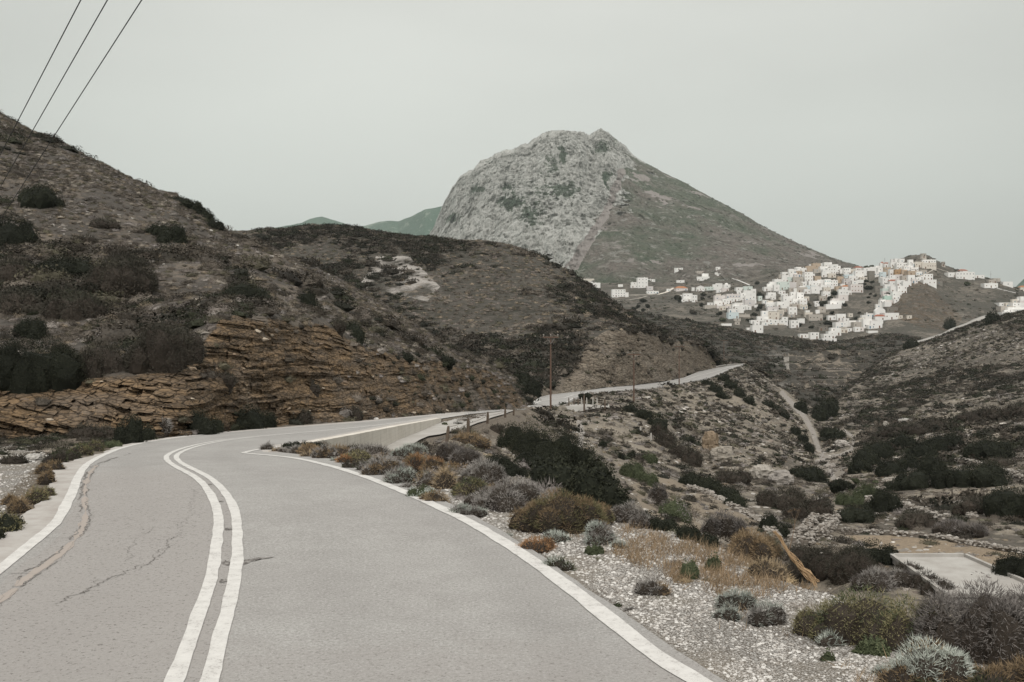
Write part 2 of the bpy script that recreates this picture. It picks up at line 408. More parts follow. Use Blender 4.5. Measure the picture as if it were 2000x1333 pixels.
sG = Sheet('G', g, [190, 150, 190, 30, 14], -480, 1055, 1250, amp=0.9, sc=7.0, tension=0.7, ampf=lambda s: (np.minimum(s.t, 1.0) * 0.9 + 0.1)[:, None] * np.clip((1040 - s.px) / 200, 0.1, 1)[None])
x, y, t = sG.scr_x, sG.scr_y, sG.t[:, None]
cut = sstep(1.12, 0.88, t + 0.10 * fbm(sG.V[..., 0], sG.V[..., 1], None, 0.3, 3))
cutface = np.clip(cut, 0, 1)
# ledges along tilted beds
bx, by, bz = sG.V[..., 0], sG.V[..., 1], sG.V[..., 2]
bed = bz + 0.16 * bx + 0.25 * fbm(bx, by, bz, 0.35, 3)
led = fbm(bx * 0.5, by * 0.5, bed * 2.6, 1.0, 4, 0.6) + 0.5 * fbm(bx * 1.2, by * 1.2, bed * 7, 1.0, 2, 0.6)
big = fbm(bx, by, bz * 0.5, 0.16, 3, 0.5)
def cellrand(a, b, c=0): return _V[_P[(_P[(_P[np.floor(a).astype(np.int64) & 4095] + np.floor(b).astype(np.int64)) & 4095] + c) & 4095]]
def blocks(u, bedv, hu, hb):
    r = np.floor(bedv / hb); off = cellrand(r, 0 * r, 5) * 3.0
    return cellrand(u / hu + off, r)
blk = 0.5 * blocks(bx + by * 0.4, bed, 1.2, 0.27) + 0.4 * blocks(bx - by * 0.3, bed + 7, 0.5, 0.12) + 0.6 * blocks(bx + by * 0.2, bed + 3, 3.2, 0.9)
sG.push((-0.28 * led - 1.1 * big - 0.42 * blk) * cutface * np.clip((1045 - x) / 60, 0, 1) * np.clip(t * 6, 0, 1))
scree = in_poly(x, y, [(420, 700), (560, 690), (620, 730), (560, 800), (380, 850), (250, 850), (330, 790)]) * 0.35
sG.A['rock'] = np.clip(cutface * (0.82 + 0.5 * fbm(bx, by, bz, 0.22, 3)) - 0.28 * sstep(700, 860, x) * sstep(0.95, 0.3, t), 0, 1) - scree * 0.0
sG.A['veg'] = np.where(t < 1, 0.15, 0.62 + 0.16 * sstep(600, 200, x) * sstep(400, 650, y))
# --- middle hill (F)
f = []
f.append([(300, 780, 190), (700, 790, 165), (900, 795, 145), (1030, 794, 136), (1041, 788, 137), (1054, 777, 145), (1073, 772, 153), (1133, 765.5, 165), (1190, 757.5, 181), (1241, 753.5, 199), (1297, 746.5, 217), (1335, 738.5, 239), (1365, 726.5, 265), (1397, 719.2, 284), (1425, 714.5, 300), (1455, 712, 312), (1500, 730, 330)])
f.append([(300, 700, 215), (700, 700, 195), (900, 730, 165), (1030, 752, 148), (1075, 745, 160), (1120, 718, 176), (1150, 668, 190), (1200, 650, 202), (1260, 655, 220), (1310, 672, 244), (1345, 668, 262), (1375, 676, 276), (1392, 700, 289), (1400, 716, 294), (1425, 713.5, 303), (1455, 711, 315), (1500, 732, 333)])
f.append([(300, 600, 255), (700, 600, 245), (900, 620, 225), (1030, 648, 206), (1075, 640, 208), (1120, 628, 215), (1150, 618, 228), (1200, 628, 236), (1260, 640, 246), (1310, 662, 258), (1345, 664, 268), (1375, 675, 279), (1392, 698, 291), (1400, 715, 295), (1425, 713, 304), (1455, 710.5, 316), (1500, 734, 335)])
f.append([(300, 460, 330), (420, 449, 330), (470, 447, 330), (520, 446, 330), (600, 443, 330), (660, 447, 330), (700, 453, 330), (780, 463, 325), (870, 470, 320), (940, 478, 315), (1000, 490, 310), (1040, 503, 305), (1070, 518, 300), (1100, 532, 296), (1130, 548, 292), (1180, 580, 285), (1210, 600, 280), (1250, 622, 276), (1290, 643, 275), (1320, 662, 278), (1345, 663, 280), (1375, 674, 284), (1392, 697, 293), (1400, 714.5, 297), (1425, 712.5, 306), (1455, 710, 318), (1500, 735, 337)])
f[3] = [(x, y + 4 * (x < 1340), d) for x, y, d in f[3]]
f.append([(x, y + 35, d + 60) for x, y, d in f[3]])
f.append([(x, y + 200, d + 150) for x, y, d in f[3]])
sF = Sheet('F', f, [90, 90, 170, 24, 12], 300, 1500, 900, amp=3.2, sc=28.0, amp2=0.35, tension=0.7, ampf=lambda s: np.clip(np.abs(s.t - 0.0), 0, 1)[:, None] * np.clip((1390 - s.px) / 250, 0.06, 1)[None])
x, y, t = sF.scr_x, sF.scr_y, sF.t[:, None]
bx, by, bz = sF.V[..., 0], sF.V[..., 1], sF.V[..., 2]
bed = bz + 0.5 * bx * 0.6 + 1.2 * fbm(bx, by, bz, 0.08, 3)
led = fbm(bx * 0.15, by * 0.15, bed * 0.8, 1.0, 4, 0.6)
cutF = sstep(1.1, 0.95, t + 0.12 * fbm(bx, by, None, 0.07, 3)) * sstep(1075, 1140, x)
sF.push(-2.2 * led * cutF * np.clip(t * 8, 0, 1) * np.clip((1410 - x) / 30, 0, 1))
sF.A['rock'] = np.clip(cutF + 0.4 * sstep(1.0, 0.1, t) * sstep(1040, 1075, x), 0, 1)
sF.A['pale'] = (0.50 + 0.35 * fbm(bx, by, bz, 0.12, 3)) * in_poly(x, y, [(735, 500), (800, 500), (860, 560), (835, 590), (770, 575), (700, 560), (720, 530)]) + 0.40 * in_poly(x, y, [(1160, 668), (1205, 668), (1200, 705), (1165, 700)])
sF.A['veg'] = np.where(t < 1, 0.30, 0.85)
# --- valley, spur under the far road and right-hand hill (T)
T = []
T.append([(870, 860, 75), (900, 850, 80), (985, 830, 110), (1030, 815, 140), (1080, 805, 150), (1122, 790, 165), (1219, 775, 190), (1330, 765, 235), (1419, 740, 300), (1440, 732, 320), (1458, 735, 345), (1510, 790, 360), (1570, 850, 380), (1620, 860, 380), (1650, 830, 420), (1700, 790, 470), (1745, 760, 480), (1800, 745, 490), (1900, 700, 480), (2000, 680, 470), (2600, 660, 450)])
T.append([(870, 838, 54), (900, 826, 60), (940, 819, 68), (985, 808, 86), (1030, 799, 114), (1080, 796.5, 121), (1106, 791, 127), (1122, 782, 139), (1149, 775, 149), (1219, 765, 171), (1284, 759, 191), (1330, 752, 211), (1381, 742, 244), (1403, 734, 257), (1419, 726, 271), (1440, 718, 293), (1458, 714, 303), (1480, 728, 303), (1510, 746, 303), (1540, 768, 300), (1570, 790, 300), (1600, 806, 300), (1620, 806, 300), (1650, 772, 345), (1700, 722, 400), (1745, 692, 415), (1770, 682, 418), (1800, 672, 420), (1860, 650, 415), (1900, 634, 410), (1950, 620, 405), (2000, 608, 400), (2250, 560, 380), (2600, 520, 360)])
T.append([(870, 852, 46), (900, 838, 52), (940, 833, 60), (985, 824, 74), (1030, 812, 97), (1080, 810, 108), (1106, 800, 119), (1122, 797, 125), (1190, 797, 133), (1219, 792, 142), (1284, 790, 158), (1330, 790, 173), (1400, 775, 205), (1458, 760, 235), (1510, 785, 240), (1570, 815, 245), (1600, 830, 245), (1620, 825, 255), (1650, 800, 290), (1700, 765, 330), (1800, 722, 350), (1900, 690, 345), (2000, 672, 330), (2250, 640, 310), (2600, 620, 300)])
T.append([(870, 868, 38), (900, 862, 42), (985, 857, 57), (1080, 850, 78), (1190, 845, 104), (1284, 845, 120), (1330, 845, 138), (1400, 840, 153), (1458, 840, 163), (1510, 850, 170), (1570, 868, 176), (1600, 875, 182), (1620, 852, 210), (1650, 832, 222), (1700, 812, 245), (1800, 787, 255), (1900, 768, 250), (2000, 752, 238), (2250, 735, 220), (2600, 730, 210)])
T.append([(870, 890, 31), (985, 890, 45), (1080, 890, 61), (1190, 890, 82), (1284, 895, 94), (1330, 900, 101), (1400, 900, 110), (1458, 900, 117), (1510, 905, 122), (1570, 912, 130), (1620, 900, 145), (1700, 870, 162), (1800, 850, 168), (1900, 840, 160), (2000, 835, 152), (2250, 830, 140), (2600, 830, 130)])
T.append([(870, 920, 26), (985, 925, 35), (1080, 930, 47), (1190, 940, 60), (1284, 945, 71), (1330, 950, 75), (1400, 955, 80), (1458, 955, 84), (1510, 955, 88), (1570, 955, 96), (1620, 945, 108), (1700, 930, 113), (1800, 915, 113), (1900, 905, 110), (2000, 900, 104), (2250, 900, 98), (2600, 900, 90)])
T.append([(870, 960, 22), (985, 970, 28), (1080, 985, 37), (1190, 1000, 46), (1284, 1010, 54), (1330, 1010, 57), (1458, 1015, 62), (1570, 1025, 64), (1700, 1032, 63), (1800, 1034, 61), (1900, 1036, 60), (2000, 1038, 59), (2250, 1036, 56), (2600, 1040, 54)])
T.append([(870, 1040, 18), (985, 1060, 22), (1080, 1090, 27), (1190, 1110, 33), (1330, 1135, 38), (1458, 1150, 40.5), (1570, 1155, 41), (1700, 1155, 41), (1800, 1150, 40), (2000, 1145, 40), (2250, 1140, 39), (2600, 1150, 38)])
T.append([(870, 1250, 11), (1080, 1330, 14), (1330, 1500, 20), (1700, 1520, 21), (2600, 1520, 21)])
T = [[(740, c[0][1] + 75, c[0][2]), (800, c[0][1] + 40, c[0][2])] + c for c in T[::-1]]
sT = Sheet('T', T, [50, 110, 120, 110, 120, 120, 90, 24], 745, 2560, 1230, amp=2.3, sc=19.0, amp2=0.16, tension=0.75,
           ampf=lambda s: np.clip(np.abs(s.t - 7.0) * 1.2, 0.12, 1)[:, None] * np.clip(s.base[..., 1] / 120, 0.12, 1.2) * np.clip((s.px - 860) / 150, 0.1, 1)[None])
_X, _Y = sT.V[..., 0], sT.V[..., 1]          # the flat-roofed building is dug into a bank
_d = np.hypot(np.maximum(0, np.maximum(12.2 - _X, _X - 26)), np.maximum(0, np.maximum(30.5 - _Y, _Y - 39.5)))
sT.V[..., 2] = np.where(_Y < 60, np.maximum(sT.V[..., 2], -6.66 - 0.55 * _d), sT.V[..., 2]); sT.scr_y = CY - (sT.V[..., 2] - H) / sT.V[..., 1] * F
x, y, t = sT.scr_x, sT.scr_y, sT.t[:, None]
TRACK = [(1528, 768), (1548, 790), (1572, 815), (1588, 845), (1596, 870), (1606, 893)]
TRACK2 = [(1606, 893), (1640, 890), (1664, 878), (1668, 855), (1650, 842)]
TRACK3 = [(1606, 893), (1622, 915), (1628, 935)]
pal = np.maximum(0.62 * sstep(10, 3, seg_dist(x, y, TRACK)), 0.6 * sstep(6, 2, seg_dist(x, y, TRACK2)))
pal = np.maximum(pal, sstep(6, 3, seg_dist(x, y, TRACK3)))
pal = np.maximum(pal, 0.8 * sstep(9, 4, seg_dist(x, y, [(1132, 825), (1136, 850), (1130, 878)])))
pal = np.maximum(pal, 0.46 * in_poly(x, y, [(1590, 880), (1650, 895), (1720, 900), (1690, 930), (1640, 950), (1560, 970), (1600, 930)]))
pal = np.maximum(pal, 0.42 * sstep(16, 6, seg_dist(x, y, [(1700, 880), (1760, 900), (1840, 880), (1930, 900)])))
pal = np.maximum(pal, 0.42 * in_poly(x, y, [(1570, 955), (1700, 950), (1690, 975), (1590, 985)]))
FIELD = [(1650, 1046), (1745, 1046), (1850, 1058), (2010, 1080), (2010, 1130), (1900, 1120), (1740, 1095)]
field = in_poly(x, y, FIELD)
soily = in_poly(x, y, [(1290, 930), (1400, 960), (1540, 1060), (1480, 1085), (1300, 1040), (1250, 985), (1225, 950)])
rk = 0.55 * in_poly(x, y, [(1360, 850), (1385, 860), (1420, 920), (1370, 915), (1350, 880)]) + 0.30 * in_poly(x, y, [(1100, 740), (1460, 715), (1600, 870), (1600, 930), (1450, 900), (1250, 860), (1100, 800)])
sT.A['pale'] = pal; sT.A['rock'] = np.where(field, 0, rk)
vg = 0.50 + 0.12 * sstep(1600, 1700, x) + 0.10 * (y < 760)
vg = np.where(field | soily, -0.3, vg)
sT.A['veg'] = vg
sT.A['brown'] = np.clip(0.85 * field + 0.35 * soily, 0, 1)
# --- dark valley head (V)
V_ = [[(1100, 860, 300), (1700, 850, 310), (2600, 800, 380)],
      [(1100, 775, 350), (1450, 775, 350), (1520, 772, 352), (1600, 768, 355), (1700, 750, 390), (2600, 745, 430)],
      [(1100, 705, 440), (1450, 712, 430), (1600, 712, 440), (1700, 705, 470), (2600, 690, 500)],
      [(1100, 590, 620), (1250, 610, 620), (1285, 622, 600), (1340, 628, 590), (1400, 640, 582), (1440, 645, 578), (1480, 656, 570), (1530, 662, 575), (1580, 668, 580), (1620, 670, 600), (1650, 668, 620), (1700, 658, 632), (1740, 654, 640), (1780, 658, 640), (1800, 664, 640), (1850, 672, 630), (2000, 690, 600), (2600, 700, 600)]]
V_.append([(x, y + 22, d + 60) for x, y, d in V_[3]]); V_.append([(x, y + 120, d + 90) for x, y, d in V_[3]])
sV = Sheet('V', V_, [30, 60, 110, 16, 10], 1100, 2560, 760, amp=5.5, sc=55, amp2=0.7, tension=0.6, ampf=lambda s: np.clip(np.abs(s.t - 3) * 1.5, 0.25, 1)[:, None])
x, y, t = sV.scr_x, sV.scr_y, sV.t[:, None]
# dry terraces: step the slope
ter = in_poly(x + 14 * fbm(x, y, None, 0.05, 3), y + 10 * fbm(x, y, None, 0.06, 3), [(1530, 690), (1720, 680), (1700, 740), (1640, 760), (1540, 760)])
zz = sV.V[..., 2]; st = 2.6; sV.V[..., 2] = np.where(ter, (np.floor(zz / st) + sstep(0.55, 0.95, zz / st - np.floor(zz / st))) * st, zz)
sV.scr_y = CY - (sV.V[..., 2] - H) / sV.V[..., 1] * F
sV.A['pale'] = 0.22 * ter * (np.modf(sV.V[..., 2] / st + 100)[0] > 0.12) + 0.42 * in_poly(x, y, [(1475, 655), (1540, 672), (1545, 760), (1520, 775), (1500, 700)]) 
sV.A['veg'] = np.where(ter, 0.72, 0.95)
# --- village hill (D)
D = [[(1000, 720, 640), (2600, 720, 640)],
     [(1000, 650, 800), (1250, 640, 800), (1350, 648, 790), (1500, 664, 780), (1650, 668, 780), (1750, 655, 790), (1850, 662, 780), (2600, 665, 760)],
     [(1000, 608, 980), (1400, 600, 950), (1600, 602, 930), (1680, 604, 925), (1760, 596, 905), (1850, 612, 895), (2000, 632, 850), (2600, 645, 820)],
     [(1000, 582, 1150), (1200, 574, 1130), (1400, 572, 1100), (1550, 547, 1060), (1700, 548, 1050), (1780, 547, 1000), (1850, 562, 995), (1900, 565, 980), (2000, 592, 920), (2600, 640, 880)],
     [(1000, 558, 1300), (1200, 554, 1300), (1300, 552, 1280), (1400, 553, 1250), (1450, 549, 1220), (1500, 538, 1180), (1560, 524, 1150), (1620, 522, 1130), (1680, 528, 1120), (1720, 524, 1110), (1755, 512, 1090), (1772, 504, 1080), (1800, 502, 1070), (1815, 504, 1070), (1840, 519, 1060), (1870, 531, 1050), (1900, 542, 1040), (1930, 547, 1030), (1960, 555, 1010), (1990, 568, 1000), (2050, 588, 980), (2600, 640, 950)]]
D.append([(x, y + 14, d + 70) for x, y, d in D[4]]); D.append([(x, y + 160, d + 260) for x, y, d in D[4]])
sD = Sheet('D', D, [16, 80, 90, 90, 16, 12], 1000, 2560, 900, amp=7, sc=90, amp2=0.9, tension=0.6, ampf=lambda s: np.clip(np.abs(s.t - 4) * 1.5, 0.08, 1)[:, None])
x, y = sD.scr_x, sD.scr_y
# spur on the right of the village
spur = np.exp(-(((x - 1800) / 46) ** 2)) * sstep(660, 600, y) * sstep(535, 560, y)
sD.push(-26 * spur, 0 * spur)
x, y = sD.scr_x, sD.scr_y
sD.A['rock'] = 0.50 * in_poly(x, y, [(1765, 560), (1800, 548), (1835, 575), (1880, 620), (1870, 650), (1800, 640), (1745, 620), (1730, 610)]) + 0.3 * in_poly(x, y, [(1660, 580), (1720, 575), (1740, 600), (1700, 625), (1660, 620)])
sD.A['pale'] = 0.24 * in_poly(x, y, [(1480, 640), (1800, 640), (1800, 670), (1480, 670)])
sD.A['veg'] = 0.66 + 0 * x
# --- limestone mountain (C)
C_ = [[(600, 700, 1250), (2600, 700, 1250)],
      [(600, 640, 1700), (835, 560, 1700), (1000, 545, 1620), (1100, 535, 1520), (1200, 560, 1400), (1300, 545, 1450), (1500, 525, 1450), (1620, 530, 1450), (1800, 575, 1500), (2600, 640, 1500)],
      [(600, 560, 2400), (760, 500, 2300), (835, 485, 2250), (900, 440, 2050), (1000, 400, 1950), (1100, 395, 1930), (1200, 400, 1930), (1300, 430, 1900), (1400, 452, 1850), (1500, 484, 1800), (1620, 514, 1780), (1800, 560, 1800), (2600, 630, 1800)],
      [(600, 620, 2700), (760, 520, 2600), (800, 492, 2550), (835, 467, 2500), (848, 445, 2500), (862, 412, 2450), (870, 395, 2450), (884, 372, 2450), (900, 352, 2420), (925, 338, 2420), (938, 322, 2400), (960, 312, 2400), (985, 301, 2400), (1008, 297, 2400), (1030, 290, 2400), (1050, 277, 2400), (1065, 269, 2400), (1080, 266, 2400), (1110, 264, 2400), (1138, 268, 2400), (1152, 272, 2450), (1163, 266, 2500), (1174, 259, 2500), (1188, 266, 2500), (1205, 280, 2500), (1220, 290, 2480), (1235, 305, 2450), (1260, 322, 2400), (1290, 338, 2380), (1340, 360, 2350), (1400, 393, 2300), (1450, 418, 2250), (1500, 448, 2200), (1560, 477, 2150), (1620, 501, 2100), (1690, 522, 2100), (1760, 548, 2100), (1900, 600, 2100), (2600, 700, 2100)]]
C_.append([(x, y + 30, d + 300) for x, y, d in C_[3]]); C_.append([(x, y + 330, d + 900) for x, y, d in C_[3]])
sC = Sheet('C', C_, [12, 170, 260, 14, 10], 640, 2300, 1300, amp=26, sc=260, tension=0.6, ampf=lambda s: np.clip(np.abs(s.t - 3) * 1.6, 0.32, 1)[:, None])
sC.V[..., 2] -= 5.0; sC.scr_y = CY - (sC.V[..., 2] - H) / sC.V[..., 1] * F
x, y, t = sC.scr_x, sC.scr_y, sC.t[:, None]
bx, by, bz = sC.V[..., 0], sC.V[..., 1], sC.V[..., 2]
lime_edge = np.interp(y, [262, 300, 340, 400, 450, 500, 560], [1235, 1240, 1222, 1195, 1170, 1140, 1095])
lime = sstep(20, -20, x - lime_edge + 95 * fbm(bx, by, bz, 0.006, 5, 0.65) * sstep(560, 330, y) - 4)
lime = np.maximum(lime, 0.9 * sstep(0.10, 0.30, fbm(bx, by, bz, 1 / 70.0, 5, 0.7) - 0.006 * np.maximum(0, x - 1230) + 0.06) * (x > 1190) * (y < 420))
wx = bx + 40 * fbm(bx, by, bz, 0.006, 3); wz = bz + 0.25 * bx
gul = fbm(wx, by * 0.15, wz * 0.16, 1 / 62.0, 6, 0.62, True)
gul2 = fbm(bx + 50, by, bz * 0.45, 1 / 13.0, 4, 0.6, True)
fade = np.clip(np.abs(t - 3) * 14, 0.3, 1)
gul = gul - 0.1; flut = fbm(wx + wz * 0.25, by * 0.15, wz * 0.35, 1 / 75.0, 6, 0.6, True)
sC.push((-52 * gul - 12 * gul2) * (0.15 + 0.85 * lime) * fade - 34 * (flut - 0.1) * (1 - lime) * fade, (3.0 * gul2) * (0.25 + 0.75 * lime) * fade)
green = 0.55 * fbm(bx, by * 0.5, bz * 0.6, 1 / 90.0, 5, 0.65) + 0.62 * sstep(0.05, -0.28, gul)
gpatch = np.maximum.reduce([np.exp(-((x - a) / w) ** 2 - ((y - b_) / h) ** 2) for a, b_, w, h in ((1090, 380, 60, 26), (1040, 430, 40, 40), (1185, 350, 18, 12), (1000, 400, 40, 14), (880, 430, 22, 12), (1080, 330, 30, 30), (930, 375, 25, 14), (1180, 290, 40, 22))])
sC.A['lime'] = lime
gx = np.clip(0.5 + 0.9 * flut, 0, 1)
sC.A['brown'] = 0.20 * sstep(1250, 1500, x) * sstep(400, 520, y) + 0.22 * (gx - 0.5)
sC.A['veg'] = np.where(lime > 0.5, 0.14 + 0.66 * green + 0.42 * gpatch, 0.7)
SCREE = [(1216, 338), (1206, 365), (1195, 392), (1180, 425), (1160, 455), (1143, 485), (1122, 520)]
sC.A['pale'] = np.maximum(sstep(12, 5, seg_dist(x, y, SCREE) + 9 * fbm(bx, by, bz, 0.02, 4)), sstep(4, 2, seg_dist(x, y, [(1160, 470), (1135, 500), (1100, 530)])))
sC.A['pale'] = np.maximum(sC.A['pale'], 0.5 * in_poly(x, y, [(1170, 430), (1230, 450), (1240, 520), (1180, 525)]) * (fbm(bx, by, bz * 6, 0.05, 2) > 0.15))
sC.A['pale'] = np.maximum(sC.A['pale'], 0.9 * (x > 1230) * sstep(0.22, 0.36, fbm(bx, by, bz, 1 / 60.0, 4, 0.7) - 0.0016 * np.maximum(0, seg_dist(x, y, [(1240, 345), (1340, 370), (1500, 455), (1640, 515)]) - 8)))
# --- far hills
far = [[(400, 560, 4500), (1000, 560, 4500)],
       [(400, 470, 5200), (540, 446, 5200), (590, 437, 5200), (606, 429, 5200), (628, 424, 5200), (650, 430, 5200), (672, 437, 5200), (690, 445, 5200), (712, 443, 5000), (742, 433, 5000), (778, 434, 5000), (800, 426, 4900), (830, 411, 4800), (865, 404, 4800), (900, 398, 4800), (1000, 420, 4800)],
       [(400, 520, 6500), (1000, 520, 6500)]]
sA = Sheet('A', far, [90, 12], 400, 1000, 260, amp=30, sc=400, amp2=6, tension=0.3, ampf=lambda s: np.clip(np.abs(s.t - 1) * 2, 0.05, 1)[:, None])
sA.A['veg'] = 0.75 + 0 * sA.scr_x
far2 = [[(1900, 640, 3000), (2600, 640, 3000)], [(1900, 620, 3600), (1960, 592, 3600), (1985, 560, 3600), (2000, 545, 3600), (2060, 505, 3600), (2200, 450, 3600), (2600, 430, 3600)], [(1900, 640, 5000), (2600, 600, 5000)]]
sB = Sheet('B', far2, [40, 10], 1900, 2560, 160, amp=12, sc=300, amp2=4, tension=0.3, ampf=lambda s: np.clip(np.abs(s.t - 1) * 2, 0.05, 1)[:, None])
sB.A['veg'] = 0.75 + 0 * sB.scr_x

m_near_hill = terrain_mat('scrub_hillside', 1.0, veg=((0.045, 0.040, 0.033), (0.085, 0.075, 0.066)), rock=((0.29, 0.195, 0.11), (0.13, 0.098, 0.07)), soil=((0.135, 0.113, 0.091), (0.070, 0.060, 0.050)), strata=(0, 0.18, 0), bump=0.8)
m_mid = terrain_mat('dark_scrub_hill', 3.2, soil=((0.165, 0.138, 0.11), (0.095, 0.08, 0.064)), veg=((0.035, 0.034, 0.026), (0.085, 0.075, 0.064)), rock=((0.29, 0.245, 0.19), (0.18, 0.145, 0.11)), strata=(0, 0.5, 0), bump=0.8)
m_valley = terrain_mat('valley_soil', 1.6, soil=((0.235, 0.205, 0.165), (0.15, 0.13, 0.105)), veg=((0.055, 0.05, 0.04), (0.12, 0.105, 0.088)), rock=((0.30, 0.26, 0.21), (0.18, 0.15, 0.12)), pale=(0.34, 0.31, 0.28), strata=(0, 0.6, 0.1), bump=0.8)
m_head = terrain_mat('valley_head_scrub', 6.0, soil=((0.20, 0.17, 0.135), (0.12, 0.10, 0.08)), veg=((0.032, 0.031, 0.025), (0.07, 0.062, 0.052)), pale=(0.30, 0.28, 0.25), bump=0.8)
m_town = terrain_mat('village_hill_ground', 6.0, soil=((0.165, 0.145, 0.12), (0.105, 0.092, 0.076)), veg=((0.045, 0.046, 0.036), (0.085, 0.075, 0.063)), rock=((0.20, 0.14, 0.085), (0.10, 0.08, 0.065)), pale=(0.32, 0.30, 0.27), strata=(0, -0.4, 0), bump=0.8)
m_far = terrain_mat('far_hill_ground', 60.0, soil=((0.17, 0.20, 0.165), (0.12, 0.15, 0.12)), veg=((0.03, 0.075, 0.048), (0.06, 0.10, 0.075)), bump=0.6)
def mountain_mat():
    m, nt, b = new_mat('limestone_mountain'); N = NB(nt); p = N.pos()
    n1 = N.noise(p, 1 / 120.0, 5, 0.6); n2 = N.noise(p, 1 / 14.0, 6, 0.7); n3 = N.noise(p, 1 / 5.0, 4, 0.7)
    n4 = N.noise(N.mapping(p, (1 / 15.0, 1 / 15.0, 1 / 55.0), (0, 0.2, 0)), 1.0, 6, 0.7, 0.5)
    lc = N.mix(N.rng(n1, 0.35, 0.65), (0.52, 0.52, 0.49), (0.38, 0.375, 0.35))
    lc = N.mix(N.rng(n4, 0.50, 0.60, 0, 0.85), lc, (0.125, 0.13, 0.115))
    lc = N.mix(N.rng(n3, 0.56, 0.66, 0, 0.85), lc, (0.07, 0.08, 0.065))
    lc = N.mix(N.rng(n2, 0.55, 0.45, 0, 0.35), lc, (0.55, 0.55, 0.52))
    sc = N.mix(N.rng(n2, 0.35, 0.65), (0.055, 0.078, 0.050), (0.115, 0.125, 0.09))
    sc = N.mix(N.rng(N.math('ADD', n1, N.attr('brown')), 0.5, 0.72), sc, N.mix(N.rng(n2, 0.4, 0.6), (0.115, 0.10, 0.085), (0.19, 0.165, 0.145)))
    sc = N.mix(N.rng(n3, 0.54, 0.64, 0, 0.85), sc, (0.028, 0.034, 0.022))
    sc = N.mix(N.rng(n4, 0.56, 0.66, 0, 0.6), sc, (0.04, 0.048, 0.034))
    gr = N.mix(N.rng(n2, 0.4, 0.6), (0.04, 0.066, 0.045), (0.09, 0.11, 0.08))
    va = N.math('ADD', N.attr('veg'), N.math('MULTIPLY', N.math('SUBTRACT', n2, 0.5), 1.1))
    out_ = N.noise(N.mapping(p, (1 / 22.0, 1 / 22.0, 1 / 9.0), (0, 0.5, 0)), 1.0, 4, 0.75)
    sc = N.mix(N.rng(out_, 0.57, 0.63, 0, 0.8), sc, (0.29, 0.285, 0.26))
    sk = N.noise(N.mapping(p, (1 / 9.0, 1 / 9.0, 1 / 26.0), (0, 0.5, 0)), 1.0, 5, 0.7)
    sc = N.mix(N.rng(sk, 0.56, 0.68, 0, 0.7), sc, (0.25, 0.235, 0.215))
    lime = N.mix(N.rng(va, 0.47, 0.57), lc, gr)
    c = N.mix(N.rng(N.attr('lime'), 0.4, 0.6), sc, lime)
    pa = N.math('ADD', N.attr('pale'), N.math('MULTIPLY', N.math('SUBTRACT', n2, 0.5), 0.6))
    c = N.mix(N.rng(pa, 0.4, 0.6), c, (0.29, 0.262, 0.245))
    N.l(c, b.inputs['Base Color'])
    hgt = N.math('ADD', N.math('MULTIPLY', n4, 1.0), N.math('ADD', N.math('MULTIPLY', n2, 0.7), N.math('MULTIPLY', n3, 0.35)))
    N.l(N.bump(hgt, 1.0, 10.0), b.inputs['Normal'])
    return m
m_mount = mountain_mat()

sG.build('hillside', m_near_hill, 'steep scrub covered hillside above an orange rock cut left of the road')
sF.build('hill', m_mid, 'rounded dark scrub hill behind the road with pale rock cuts at its foot')
sT.build('valley_terrain', m_valley, 'dry valley with a dirt track between the road embankment and the right hill')
sV.build('valley_head', m_head, 'dark scrub slope with old terraces below the white village')
sD.build('village_hill', m_town, 'brown hill that carries the white village')
sC.build('mountain', m_mount, 'grey limestone mountain with a scree chute rising behind the village')
sA.build('distant_hills', m_far, 'hazy green hills far behind the dark scrub hill')
sB.build('distant_hill', m_far, 'pale blue hill at the right edge behind the village')

# roadside ground
Xn, Yn = sN.V[..., 0], sN.V[..., 1]
sx, sy = sN.scr_x, sN.scr_y
gravel = ((sN.off_r > -0.3) & (Yn < 24)).astype(float) * sstep(0.9, -0.1, sN.dist_brow + 0.25 * fbm(Xn, Yn, None, 1.2, 3))
gravel = np.maximum(gravel, in_poly(sx, sy, [(-300, 1100), (-300, 870), (90, 868), (90, 895), (60, 920), (20, 960), (10, 1000)]).astype(float) * 0.9)
def roadside_mat():
    m, nt, b = new_mat('roadside_gravel'); N = NB(nt); p = N.pos()
    n1 = N.noise(p, 0.9, 5, 0.65); n2 = N.noise(p, 9, 4, 0.7); v = N.voro(p, 58, 'F1', 0); vcol = N.voro(p, 58, 'F1', 1)
    v2 = N.voro(p, 130, 'F1', 0)
    st = N.mix(N.rng(vcol, 0, 1), (0.60, 0.58, 0.55), (0.33, 0.31, 0.285))
    st = N.mix(N.rng(v, 0.35, 0.62), st, (0.17, 0.15, 0.13))
    st = N.mix(N.rng(n1, 0.45, 0.62, 0, 0.75), st, (0.27, 0.235, 0.19))
    so = N.mix(N.rng(n2, 0.4, 0.6), (0.22, 0.185, 0.145), (0.13, 0.11, 0.09))
    c = N.mix(N.rng(N.math('ADD', N.attr('gravel'), N.math('MULTIPLY', N.math('SUBTRACT', n1, 0.5), 0.8)), 0.4, 0.6), so, st)
    N.l(c, b.inputs['Base Color'])
    hh = N.math('ADD', N.math('MULTIPLY', v, -1.0), N.math('ADD', N.math('MULTIPLY', v2, -0.4), n2))
    N.l(N.bump(hh, 0.9, 0.03), b.inputs['Normal'])
    return m
m_side = roadside_mat()
sN.A['gravel'] = gravel
o = mesh_np('ground', sN.V.reshape(-1, 3), grid_faces(sN.nr, sN.nc), m_side, {'gravel': np.broadcast_to(gravel, (sN.nr, sN.nc)).ravel()})
tag(o, 'pale gravel and stony soil beside the road', kind='structure')

